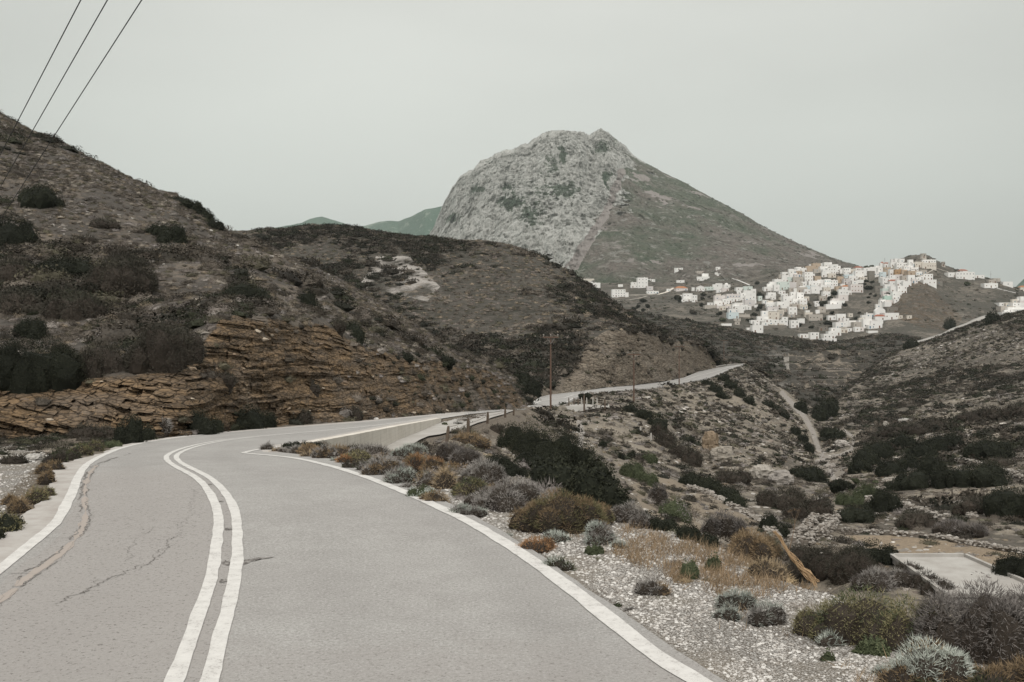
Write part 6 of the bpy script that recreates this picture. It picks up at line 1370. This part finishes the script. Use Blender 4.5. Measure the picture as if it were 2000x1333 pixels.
# white retaining wall and lane in the left hamlet, stepped path on the mountain foot
def lane(name, pts, wpx, label, mat, only=('D', 'C', 'V'), lift=0.25):
    P = []
    for (x0, y0), (x1, y1) in zip(pts[:-1], pts[1:]):
        for t in np.linspace(0, 1, 8, endpoint=False):
            g_ = ground(x0 + (x1 - x0) * t, y0 + (y1 - y0) * t, only)
            if g_ is not None: P.append(g_)
    P = np.array(P); P[:, 2] += lift; wm = wpx * P[:, 1].mean() / F
    t = np.gradient(P[:, :2], axis=0); t /= np.linalg.norm(t, axis=1)[:, None] + 1e-9; n_ = np.stack([-t[:, 1], t[:, 0], 0 * t[:, 0]], 1)
    A, Bq = P + n_ * wm, P - n_ * wm; k = len(P); i = np.arange(k - 1)
    V = np.concatenate([A, Bq, A - [0, 0, 2.5], Bq - [0, 0, 2.5]])
    Fq = np.concatenate([np.stack([i, i + k, i + k + 1, i + 1], 1), np.stack([i + 2 * k, i, i + 1, i + 2 * k + 1], 1), np.stack([i + k, i + 3 * k, i + 3 * k + 1, i + k + 1], 1)])
    o = mesh_np(name, V, Fq, mat, None, False); tag(o, label, kind='structure'); return o
lane('village_lane', [(1224, 577), (1264, 576), (1285, 576), (1302, 571), (1316, 562)], 3.2, 'pale walled lane between the left hamlet houses', HM['c'][1])
lane('footpath', [(1206, 588), (1230, 586), (1248, 583), (1266, 578)], 1.6, 'narrow pale path below the left hamlet', HM['b'][1])
lane('footpath', [(1430, 544), (1442, 548), (1454, 553), (1466, 558)], 1.2, 'thin white stepped path on the mountain foot', HM['w'][1])
lane('footpath', [(1920, 562), (1948, 564), (1968, 569), (1985, 573)], 1.4, 'pale lane on the ridge at the right outskirts', HM['w'][1])
lane('footpath', [(1786, 556), (1800, 540), (1828, 524), (1850, 531), (1862, 540)], 1.2, 'pale path over the spur below the hilltop quarter', HM['b'][1])

# small dark trees and bushes growing between the houses
_t0 = None; _n = 0
for _ in range(900):
    if _n >= 36: break
    px_, py_ = random.uniform(1300, 1790), random.uniform(540, 650)
    if not in_poly(np.array([px_]), np.array([py_]), [(1310, 560), (1480, 570), (1520, 540), (1700, 535), (1760, 560), (1720, 640), (1560, 650), (1400, 620)])[0] or any(abs(px_ - a) < 7 and -9 < py_ - b < 3 for a, b in rects): continue
    g_ = ground(px_, py_, ('D', 'C'))
    if g_ is None: continue
    if _t0 is None:
        _t0 = tree(px_, py_, 11, 8, 'mastic', 'one of the small dark trees scattered between the village houses', 0.05, ('D', 'C')); _t0['group'] = 'small dark trees between the village houses'; c_ = _t0
    else:
        c_ = _t0.copy(); col.objects.link(c_); c_.location = tuple(g_); q_ = random.uniform(0.7, 1.4); c_.scale = (q_ * random.uniform(0.8, 1.3), q_, q_); c_.rotation_euler = (0, 0, random.uniform(0, 6.28))
        for ch in _t0.children:
            d_ = ch.copy(); col.objects.link(d_); d_.parent = c_
    _n += 1
# ------------------------------------------------------------------ concrete wall, posts, poles, stone walls, roof slab, wires
def wallmat():
    m, nt, b = new_mat('board_marked_concrete', 0.85); N = NB(nt); p = N.pos()
    n = N.noise(p, 0.7, 5, 0.65); st = N.noise(N.mapping(p, (5.0, 5.0, 0.5)), 1.0, 4, 0.8)
    c = N.mix(N.rng(n, 0.3, 0.7), (0.66, 0.62, 0.56), (0.54, 0.50, 0.44))
    c = N.mix(N.rng(st, 0.56, 0.70, 0, 0.6), c, (0.26, 0.235, 0.20))
    bd = N.n('ShaderNodeTexWave', wave_type='BANDS', bands_direction='Z'); N.l(p, bd.inputs[0]); bd.inputs['Scale'].default_value = 2.2; bd.inputs['Distortion'].default_value = 0.4
    c = N.mix(N.rng(bd.outputs[0], 0.0, 0.1, 0.12, 0), c, (0.16, 0.14, 0.115))
    N.l(c, b.inputs['Base Color']); N.l(N.bump(N.math('ADD', n, st), 0.4, 0.03), b.inputs['Normal']); return m
m_wall = wallmat()
WT = [(612, 867.5), (640, 862), (700, 850.5), (780, 834.5), (830, 825), (862, 818.8)]
w_ = wpoly(WT, 0.5); t_ = np.gradient(w_[:, :2], axis=0); t_ /= np.linalg.norm(t_, axis=1)[:, None]; n_ = np.stack([-t_[:, 1], t_[:, 0]], 1)
top = zr(w_[:, 1]) + 0.05; bot = np.minimum(top - 0.3, np.interp(w_[:, 1], [27, 34, 60], [-1.8, -2.3, -3.0]))
k = len(w_)
out = w_[:, :2] - n_ * 0.0; inn = w_[:, :2] + n_ * 0.32
Vw = np.concatenate([np.column_stack([out, bot]), np.column_stack([out, top]), np.column_stack([inn, top]), np.column_stack([inn, bot])])
i = np.arange(k - 1)
Fw = np.concatenate([np.stack([i + a * k, i + 1 + a * k, i + 1 + ((a + 1) % 4) * k, i + ((a + 1) % 4) * k], 1) for a in range(4)] + [np.array([[0, k, 2 * k, 3 * k], [k - 1, 4 * k - 1, 3 * k - 1, 2 * k - 1]])])
rw = mesh_np('retaining_wall', Vw, Fw, m_wall, None, False); tag(rw, 'board marked concrete retaining wall between the main road and the lower side lane', 'wall')
B('low_shrub', [(868, 832, 14, 9)], 'green', 'small green bush at the far end of the concrete wall')
B('low_shrub', [(905, 822.5, 22, 5)], 'dark', 'tiny dark weeds on the tip between road and side lane')

m_wood = flat_mat('weathered_wood', (0.115, 0.088, 0.068), 0.9); m_pole = flat_mat('creosoted_pole', (0.13, 0.085, 0.065), 0.85); m_white = flat_mat('pale_post', (0.42, 0.40, 0.37)); m_wire = flat_mat('black_cable', (0.02, 0.02, 0.02), 0.6)
tops = []
def post(px, y0, y1, label, lean=0.0, mat=None, r=0.06, group=None, only=None):
    g_ = ground(px, y1, only); s = g_[1] / F; h = (y1 - y0) * s
    n = 6; zz = np.linspace(-0.4, h, n); v, f = tube([(lean * z * 1.0 + 0.01 * math.sin(3 * z), 0, z) for z in zz], [r * 1.1] * (n - 1) + [r * 0.75], 8)
    cap, cf = tube([(lean * h + 0.01 * math.sin(3 * h), 0, h), (lean * h, 0, h + 0.01)], [r * 0.75, 0.004], 8); v, f = join([(v, f), (cap, cf)])
    o = mesh_np('fence_post', v, f, mat or m_wood, None, True); o.location = tuple(g_); tag(o, label, 'fence post', group)
    tops.append((np.array(g_), h, lean)); return o
PG = 'wooden fence posts along the side lane'
post(872, 833, 868, 'leaning wooden post, nearest and leftmost of the lane fence', 0.10, group=PG)
post(914.5, 818, 850, 'thick wooden post, second along the lane fence', -0.02, r=0.07, group=PG)
post(952, 805, 828, 'wooden post, third along the lane fence', 0.02, r=0.065, group=PG)
post(986.5, 799, 816, 'wooden post, fourth along the lane fence before the bend', 0, r=0.07, group=PG)
post(1003, 799, 812, 'wooden post, fifth and farthest along the lane fence', 0.03, r=0.065, group=PG)
def wire(P0, P1, sag, r, parent=None, name='cable', n=24):
    t = np.linspace(0, 1, n)[:, None]; P = np.array(P0) * (1 - t) + np.array(P1) * t; P[:, 2] -= 4 * sag * (t * (1 - t))[:, 0]
    v, f = tube(P, [r] * n, 6); return v, f
pr = []
for z_ in (0.35, 0.7, 0.95):
    for (a, ha, la), (b_, hb, lb) in zip(tops[:4], tops[1:5]): pr.append(wire(a + [la * ha * z_, 0, ha * z_], b_ + [lb * hb * z_, 0, hb * z_], 0.05, 0.008, n=6))
v, f = join(pr); tag(mesh_np('fence_wire', v, f, m_wood, None, True), 'thin rusty wires strung between the five wooden lane posts', 'fence wire')
# lay-by fence
xs_ = [1111, 1121, 1129, 1136, 1146, 1158, 1166, 1181]; lay = []
names = ['first', 'second', 'third', 'fourth', 'fifth', 'sixth', 'seventh', 'eighth']
for i_, x_ in enumerate(xs_):
    post(x_, 777 if x_ != 1142 else 770, 797, f'thin pale stake, {names[i_]} from left beside the lay-by', 0.0, m_white if i_ > 2 else m_wood, 0.07, 'stakes beside the lay-by')
post(1141, 772, 805, 'taller grey post in front of the lay-by stakes', 0, m_wood, 0.11)
post(1181.5, 779, 803, 'grey post at the right end of the lay-by', 0, m_wood, 0.1)
post(1251, 834, 845, 'white marker post on the slope, left of two', 0, m_white, 0.09); post(1271.5, 846, 862, 'white marker post on the slope, right of two', 0, m_white, 0.09)

def utility_pole(px, y0, y1, label, arm=14, rr=0.10, group='wooden utility poles along the far road'):
    g_ = ground(px, y1); s = g_[1] / F; h = (y1 - y0) * s; aw = arm * s
    r = empty('utility_pole', tuple(g_)); tag(r, label, 'utility pole', group)
    v, f = tube([(0, 0, -0.6), (0, 0, h * 0.5), (0, 0, h)], [rr * 1.15, rr, rr * 0.75], 12); mesh_np('pole', v, f, m_pole, None, True, r)
    v, f = boxv(-aw, aw, -rr - 0.12, -rr, h - 0.5, h - 0.36); mesh_np('crossarm', v, f, m_pole, None, False, r)
    for q in (-0.92, 0.0, 0.92):
        b0 = (q * aw, -rr - 0.06, h - 0.36)
        v, f = tube([b0, (b0[0], b0[1], b0[2] + 0.12), (b0[0], b0[1], b0[2] + 0.14), (b0[0], b0[1], b0[2] + 0.3)], [0.03, 0.03, 0.09, 0.05], 8); mesh_np('insulator', v, f, m_white, None, True, r)
    for sg in (-1, 1):
        v, f = tube([(0, -rr - .05, h - 1.2), (sg * aw * 0.5, -rr - .05, h - 0.5)], [0.03, 0.03], 6); mesh_np('brace', v, f, m_metal, None, True, r)
    return [tuple(np.array(g_) + [q * aw, -rr - 0.06, h - 0.05]) for q in (-0.92, 0, 0.92)]
pp = [utility_pole(1075.5, 652, 799, 'tallest wooden utility pole, nearest, beside the road bend', 15),
      utility_pole(1238, 687, 786, 'wooden utility pole in front of the pale rock cut, second nearest', 13),
      utility_pole(1326.5, 673, 753, 'wooden utility pole at the right end of the rock cut, third nearest', 9.5),
      utility_pole(1414, 663, 724, 'farthest wooden utility pole where the far road ends', 8)]
for a, b_ in zip(pp[:-1], pp[1:]):
    v, f = join([wire(p0, p1, 1.0, 0.012) for p0, p1 in zip(a, b_)])
    # one bundle of three thin wires per span
    tag(mesh_np('overhead_cable', v, f, m_wire, None, True), {0: 'thin cables between the two nearest utility poles', 1: 'thin cables between the second and third utility pole', 2: 'thin cables between the third and farthest utility pole'}[pp.index(a)], 'cable')
# three big cables crossing the upper left corner, from a pole on the left slope to one behind the viewer
PX_ = [((158, 0), (30, 246)), ((210, 0), (60, 262)), ((277, 0), (102, 272))]
gp = ground(-150, 700, ('G',)); 
LBL = ['upper left power cable, leftmost of three', 'upper left power cable, middle of three', 'upper left power cable, rightmost of three']
ends = []
for (a, b_), lb in zip(PX_, LBL):
    dx = (b_[0] - a[0]) / (b_[1] - a[1])
    y_e = 480.0; x_e = a[0] + dx * y_e
    Pa = np.array(P3(a[0], a[1], 15.0)); Pe = np.array(P3(x_e, y_e, 30.0))
    d_ = (Pa - Pe); Pn = Pe + d_ * 2.6; ends.append(Pe)
    v, f = tube(np.linspace(Pe, Pn, 30), [0.0085] * 30, 8)
    o = mesh_np('overhead_cable', v, f, m_wire, None, True); tag(o, lb, 'cable', 'power cables in the upper left sky')
ec = np.mean(ends, 0); gz = sG.at(CX + ec[0] / ec[1] * F, ec[1])
r = empty('utility_pole', (ec[0], ec[1], float(min(gz, ec[2] - 4)))); tag(r, 'wooden pole on the left slope carrying the three thick cables', 'utility pole')
hh = ec[2] - float(min(gz, ec[2] - 4))
v, f = tube([(0, 0, -1), (0, 0, hh)], [0.17, 0.12], 12); mesh_np('pole', v, f, m_pole, None, True, r)
e0, e2 = ends[0] - ec, ends[2] - ec; v, f = tube([(e0[0], e0[1], hh + e0[2] - 0.02), (e2[0], e2[1], hh + e2[2] - 0.02)], [0.06, 0.06], 6); mesh_np('crossarm', v, f, m_pole, None, True, r)

# crash barriers at the far road
def barrier(pts, label, Y=None):
    P = np.array([P3(x, y, d) for x, y, d in pts]); q = []
    for a, b_ in zip(P[:-1], P[1:]): q += [a + (b_ - a) * t for t in np.linspace(0, 1, 6, endpoint=False)]
    q.append(P[-1]); P = np.array(q); r = empty('guard_rail', tuple(P[0] - [0, 0, 0.8])); tag(r, label, 'guard rail'); P0 = P[0] - [0, 0, 0.8]
    n = len(P); prof = [(0, -0.16), (0.05, -0.08), (0, 0), (0.05, 0.08), (0, 0.16)]
    V = np.concatenate([P - P0 + [0, -a, z] for a, z in prof]); i = np.arange(n - 1)
    mesh_np('rail', V, np.concatenate([np.stack([i + k * n, i + 1 + k * n, i + 1 + (k + 1) * n, i + (k + 1) * n], 1) for k in range(4)]), m_white, None, True, r)
    for p_ in P[::3]:
        v, f = boxv(-.06, .06, 0.02, .14, -1.2, 0.1); mesh_np('post', v + (p_ - P0), f, m_metal, None, False, r)
barrier([(1029, 787, 139), (1040, 779, 144), (1054, 773, 150), (1075, 768, 156), (1100, 764.5, 162), (1132, 761.5, 169)], 'pale guard rail on the outer side of the near bend of the far road')
barrier([(1398, 716.5, 286), (1415, 713.5, 295), (1436, 711.5, 305), (1455, 711.3, 312)], 'pale guard rail where the far road disappears behind the spur')

# dry stone walls
m_stone = plaster('dry_stone', (0.30, 0.275, 0.245), 0.6)
def stone_mat():
    m, nt, b = new_mat('field_stone', 0.9); N = NB(nt)
    N.l(N.mix(N.attr('tint'), (0.36, 0.335, 0.305), (0.14, 0.12, 0.10)), b.inputs['Base Color']); return m
m_fs = stone_mat()
def stone_wall(pts, hpx, label, thick=0.5, size=0.2, tumble=0.35, warm=0.0):
    P = [ground(x, y) for x, y in pts]; P = np.array([p_ for p_ in P if p_ is not None]); seg = np.linalg.norm(np.diff(P, axis=0), axis=1); L_ = seg.sum()
    Ym = P[:, 1].mean(); h = hpx * Ym / F; size = max(size, 1.6 * Ym / F)
    n = int(min(2600, L_ * h * 2.2 / (size * size) + L_ / size * 3)); cs = np.concatenate([[0], np.cumsum(seg)]); s = RNG.random(n) * L_
    Q = np.stack([np.interp(s, cs, P[:, k]) for k in range(3)], 1)
    i = np.clip(np.searchsorted(cs, s) - 1, 0, len(seg) - 1); t = (P[i + 1] - P[i]) / seg[i][:, None]; nn = np.stack([-t[:, 1], t[:, 0], 0 * t[:, 0]], 1)
    hl = h * (1 - tumble * (0.5 + 0.5 * fbm(s * 0.4, s * 0, None, 1, 3))); zz = RNG.random(n) * hl
    Q = Q + nn * (RNG.uniform(-0.5, 0.5, (n, 1)) * thick * (1.15 - 0.35 * (zz / h))[:, None]); Q[:, 2] += zz
    pv, pf = ICO0; sc = size * RNG.uniform(0.45, 1.0, n) * 0.62
    V = pv[None] * (1 + 0.2 * RNG.standard_normal((n, 12, 1))) * np.stack([sc * 1.25, sc * 1.1, sc * 0.7], 1)[:, None]
    a = RNG.uniform(0, 6.28, n); c, sn = np.cos(a)[:, None], np.sin(a)[:, None]
    V = np.stack([V[..., 0] * c - V[..., 1] * sn, V[..., 0] * sn + V[..., 1] * c, V[..., 2]], -1) + Q[:, None]
    # solid heart so that the wall is closed
    core = []
    for a_, b_, in zip(P[:-1], P[1:]):
        d = (b_ - a_); d2 = d / np.linalg.norm(d); m_ = np.array([-d2[1], d2[0], 0]) * thick * 0.33; hz = np.array([0, 0, h * (1 - tumble) * 0.8])
        cv = np.array([a_ - m_ - [0, 0, .3], b_ - m_ - [0, 0, .3], b_ + m_ - [0, 0, .3], a_ + m_ - [0, 0, .3], a_ - m_ + hz, b_ - m_ + hz, b_ + m_ + hz, a_ + m_ + hz])
        core.append((cv, np.array([(4, 5, 6), (4, 6, 7), (0, 1, 5), (0, 5, 4), (2, 3, 7), (2, 7, 6), (1, 2, 6), (1, 6, 5), (3, 0, 4), (3, 4, 7)])))
    v, f = join([(V.reshape(-1, 3), (pf[None] + (np.arange(n) * 12)[:, None, None]).reshape(-1, 3))] + core)
    tint = np.concatenate([np.repeat(RNG.random(n), 12), np.full(len(v) - n * 12, 0.9)])
    base = P.mean(0); o = mesh_np('dry_stone_wall', v - base, f, m_fs, {'tint': tint}, False); o.location = tuple(base); tag(o, label, 'stone wall')
stone_wall([(1348, 952), (1390, 968), (1430, 990), (1470, 1010), (1500, 1030), (1515, 1055)], 8, 'long tumbled dry stone terrace wall running down below the gravel shoulder', 0.7)
stone_wall([(1548, 1062), (1575, 1040), (1590, 1018)], 20, 'left wall of the ruined stone pens', 0.6)
stone_wall([(1570, 1068), (1600, 1050), (1634, 1022)], 22, 'right wall of the ruined stone pens', 0.6)
stone_wall([(1592, 1014), (1612, 1010), (1634, 1020)], 8, 'short back wall of the ruined stone pens', 0.6)
stone_wall([(1640, 1036), (1700, 1042), (1760, 1046), (1840, 1052), (1890, 1062), (1940, 1072), (2010, 1082)], 9, 'low stone wall along the far side of the brown field', 0.6)
stone_wall([(1740, 1000), (1765, 996), (1800, 1010), (1838, 1024)], 20, 'curved stone terrace wall above the field', 0.6)
stone_wall([(1695, 990), (1704, 975), (1720, 962)], 16, 'rounded stone wall end beside a dark bush', 0.7)
stone_wall([(1868, 905), (1890, 908), (1915, 914)], 14, 'stone terrace wall under the upper broad bush at right', 0.6)
stone_wall([(1960, 925), (1990, 938), (2040, 955)], 16, 'stone terrace wall at the right edge of the valley', 0.6)
stone_wall([(1870, 985), (1895, 1002), (1900, 1015)], 12, 'short broken stone wall between dark bushes at right', 0.6)
stone_wall([(1985, 838), (2020, 846)], 16, 'pale stone wall piece at the right edge below the dark trees', 0.7)
stone_wall([(1712, 958), (1690, 972)], 5, 'low pale stone row on the valley floor', 0.6)
stone_wall([(1555, 752), (1600, 751), (1652, 756)], 3, 'long terrace wall across the dark valley head', 0.9)
stone_wall([(1560, 738), (1620, 738), (1668, 742)], 3, 'second terrace wall across the dark valley head', 0.9)
stone_wall([(1580, 722), (1630, 722), (1665, 724)], 3, 'third terrace wall across the dark valley head', 0.9)

# rocks
ICO3 = ico(3)
def rock(cx, by, w, h, label, c=(0.42, 0.40, 0.37), rough=0.25, only=None):
    g_ = ground(cx, by, only); s = g_[1] / F; v, f = ICO3; v, f = v.copy(), f
    n = fbm(v[:, 0] * 1.5 + cx, v[:, 1] * 1.5, v[:, 2] * 1.5, 1.0, 3); n2 = vnoise(v[:, 0] * 5 + cx, v[:, 1] * 5, v[:, 2] * 5)
    n3_ = fbm(v[:, 0] * 2.2 + by, v[:, 1] * 2.2, v[:, 2] * 3.2, 1.0, 4, 0.6, True); pl = np.round(v * 2.2 + 0.6 * n[:, None]) / 2.2; v = 0.55 * v + 0.45 * pl
    v = v * (1 + rough * n + 0.07 * n2 + 0.22 * n3_)[:, None]; v = v * np.array([w / 2, w / 2.6, h * 0.62]) * s; v[:, 2] += h * s * 0.35
    m, nt, b = new_mat('rock'); N = NB(nt); p = N.pos(); q = N.noise(p, 3.0 / max(0.3, w * s), 5, 0.7)
    N.l(N.mix(N.rng(q, 0.4, 0.65), c, tuple(x * 0.55 for x in c)), b.inputs['Base Color']); N.l(N.bump(q, 0.7, 0.08 * w * s), b.inputs['Normal'])
    o = mesh_np('boulder', v, f, m, None, False); o.location = tuple(g_); tag(o, label, 'rock'); return o
rock(66, 898, 30, 11, 'pale flat topped stone on the left verge', (0.50, 0.48, 0.45)); rock(50, 903, 20, 5, 'thin pale slab leaning on the flat topped stone', (0.50, 0.48, 0.45))
rock(735, 822, 9, 6, 'small white stone at the roadside below the cut', (0.6, 0.58, 0.55))
rock(1492, 935, 46, 26, 'big pale boulder, left half of the outcrop above the dark thicket', (0.38, 0.35, 0.31)); rock(1525, 945, 46, 24, 'big pale boulder, right half of the outcrop above the dark thicket', (0.30, 0.275, 0.25), 0.4)
rock(1730, 833, 10, 10, 'pale rounded rock beside the white shed roof', (0.40, 0.37, 0.33)); rock(1698, 905, 16, 18, 'pale upright rock inside the green thicket', (0.33, 0.30, 0.27))
rock(1645, 872, 26, 12, 'pale boulder between the dirt tracks', (0.40, 0.37, 0.34)); rock(1745, 945, 40, 12, 'pale flat rock left of the wide climbing bush', (0.36, 0.33, 0.29))
rock(1620, 915, 22, 9, 'grey boulder in the dry stream bed', (0.34, 0.31, 0.28)); rock(1665, 925, 26, 10, 'brown boulder on the stream bank', (0.27, 0.22, 0.18))
rock(1600, 905, 16, 7, 'small grey boulder at the foot of the dirt track', (0.36, 0.33, 0.30)); rock(1388, 880, 30, 34, 'brown crag on the spur above the gully', (0.26, 0.20, 0.14), 0.4)
rock(1408, 900, 40, 26, 'grey crag below the brown one on the spur', (0.30, 0.27, 0.23), 0.4)
rock(212, 842, 12, 8, 'pale fallen rock beside the dark round roadside bush', (0.36, 0.31, 0.25)); rock(200, 850, 9, 6, 'small pale fallen rock at the foot of the cut', (0.38, 0.33, 0.27))
# white flat roof slabs
def slab(corners, z, t, label, name='flat_roof', mat=m_conc, kerb=0.12):
    r = empty(name, ((corners[0][0] - CX) / F * corners[0][2], corners[0][2], z)); tag(r, label, 'roof')
    o0 = np.array(r.location); C4 = np.array([((x - CX) / F * Yd, Yd, z) for x, y, Yd in corners]) - o0
    v = np.concatenate([C4, C4 - [0, 0, t]]); mesh_np('slab', v, np.array([(0, 1, 2, 3), (0, 4, 5, 1), (1, 5, 6, 2), (2, 6, 7, 3), (3, 7, 4, 0)])[:, ::-1], mat, None, False, r)
    if kerb:
        pr = []
        for a_, b_ in zip(C4, np.roll(C4, -1, 0)):
            d = (b_ - a_) / np.linalg.norm(b_ - a_); m_ = np.array([-d[1], d[0], 0]) * 0.07; u = np.array([0, 0, kerb])
            cv = np.array([a_ - m_, b_ - m_, b_ + m_, a_ + m_, a_ - m_ + u, b_ - m_ + u, b_ + m_ + u, a_ + m_ + u]); pr.append((cv, np.array([(4, 5, 6, 7), (0, 1, 5, 4), (2, 3, 7, 6), (1, 2, 6, 5), (3, 0, 4, 7)])))
        v, f = join(pr); mesh_np('kerb', v, f, m_conc, None, False, r)
    cen_ = C4.mean(0); w4 = cen_ + (C4 - cen_) * 0.95; w4[:, 2] -= t + 0.004
    v = np.concatenate([w4, w4 - [0, 0, 3.0]]); mesh_np('wall', v, np.array([(0, 1, 5, 4), (1, 2, 6, 5), (2, 3, 7, 6), (3, 0, 4, 7)]), m_conc, None, False, r)
z_s = -6.35; Yb = (H - z_s) * F / (1087.5 - CY); Yf = (H - z_s) * F / (1166 - CY)
slab([(1741, 0, Yb), (1885, 0, Yb), (2062, 0, Yf), (1850, 0, Yf)], z_s, 0.22, 'large pale flat concrete roof seen from above at lower right')
g_ = ground(1770, 826); Ys = g_[1]
slab([(1752, 0, Ys + 4), (1789, 0, Ys + 4), (1783, 0, Ys), (1755, 0, Ys)], H - (820 - CY) * (Ys) / F, 0.3, 'small pale shed roof in the middle of the valley', 'shed_roof', kerb=0)

# bent dead stalk and the thin standing stalk beside it
m_dry = flat_mat('dead_stalk', (0.42, 0.29, 0.17), 0.8); m_dry2 = flat_mat('dry_twig', (0.20, 0.135, 0.085), 0.9)
g0 = ground(1588, 1140); g1 = ground(1512, 1100); s = g0[1] / F
a0 = np.array(g0) + [0, 0, 0.02]
pr = []
for k_ in range(34):
    j = RNG.standard_normal((7, 3)) * 0.032
    path = [(1592, 1141), (1578, 1124), (1562, 1108), (1546, 1090), (1534, 1072), (1524, 1052), (1512, 1040)]
    P = np.array([P3(x, y - 2, g0[1] - 1.3 + 0.1 * q) for q, (x, y) in enumerate(path)]) + j * np.linspace(2.6, 0.8, 7)[:, None]
    t = np.linspace(0, 6, 26); P = np.stack([np.interp(t, range(7), P[:, c]) for c in range(3)], 1) + np.stack([0.012 * np.sin(t * 2.3 + k_), 0 * t, 0.012 * np.cos(t * 1.9 + 2 * k_)], 1)
    pr.append(tube(P, np.linspace(0.012, 0.004, 26), 5))
v, f = join(pr); b0 = np.array(P3(1592, 1141, g0[1] - 1.3)); o = mesh_np('dead_stalk_bundle', v - b0, f, m_dry, None, True); o.location = tuple(b0); tag(o, 'bent bundle of dead orange brown stalks hanging over the brow', 'dry plant')
P = np.array([P3(x, y, g0[1] + 0.2) for x, y in [(1541, 1078), (1546, 1055), (1551, 1035), (1553, 1015), (1558, 1000)]]); b0 = P[0]
pr = [tube(P - b0, [0.012, 0.011, 0.010, 0.008, 0.004], 6)]
for a_, b_ in (((1551, 1035), (1541, 1012)), ((1553, 1022), (1561, 1000)), ((1552, 1018), (1545, 1000))):
    pr.append(tube(np.array([P3(*a_, g0[1] + .2), P3(*b_, g0[1] + .25)]) - b0, [0.006, 0.003], 5))
v, f = join(pr); o = mesh_np('dry_flower_stalk', v, f, m_dry2, None, True); o.location = tuple(b0); tag(o, 'tall thin dry flower stalk standing above the bent bundle', 'dry plant')
P_ = np.array([P3(x, y, g0[1] + 0.2) for x, y in [(1541, 1000), (1545, 998), (1552, 996), (1560, 998)]] * 30) + RNG.standard_normal((120, 3)) * 0.025
v, f = blades(P_ - b0, np.tile([0, 0, 1.0], (120, 1)), 0.05, 0.008, 0.8); mesh_np('seed_head', v, f, m_dry2, None, False, o)
# stepping footpath drop below the lay-by is part of the valley ground
# ------------------------------------------------------------------ air
v, f = boxv(-4200, 4200, -60, 7200, -420, 1150)
m = bpy.data.materials.new('haze'); m.use_nodes = True; m.node_tree.nodes.clear()
vo = m.node_tree.nodes.new('ShaderNodeVolumePrincipled'); vo.inputs['Color'].default_value = (0.86, 0.92, 0.90, 1); vo.inputs['Density'].default_value = 0.00006
mo = m.node_tree.nodes.new('ShaderNodeOutputMaterial'); m.node_tree.links.new(vo.outputs[0], mo.inputs['Volume'])
tag(mesh_np('haze', v, f, m, None, False), 'thin pale haze hanging over the hills', 'haze', None, 'stuff')
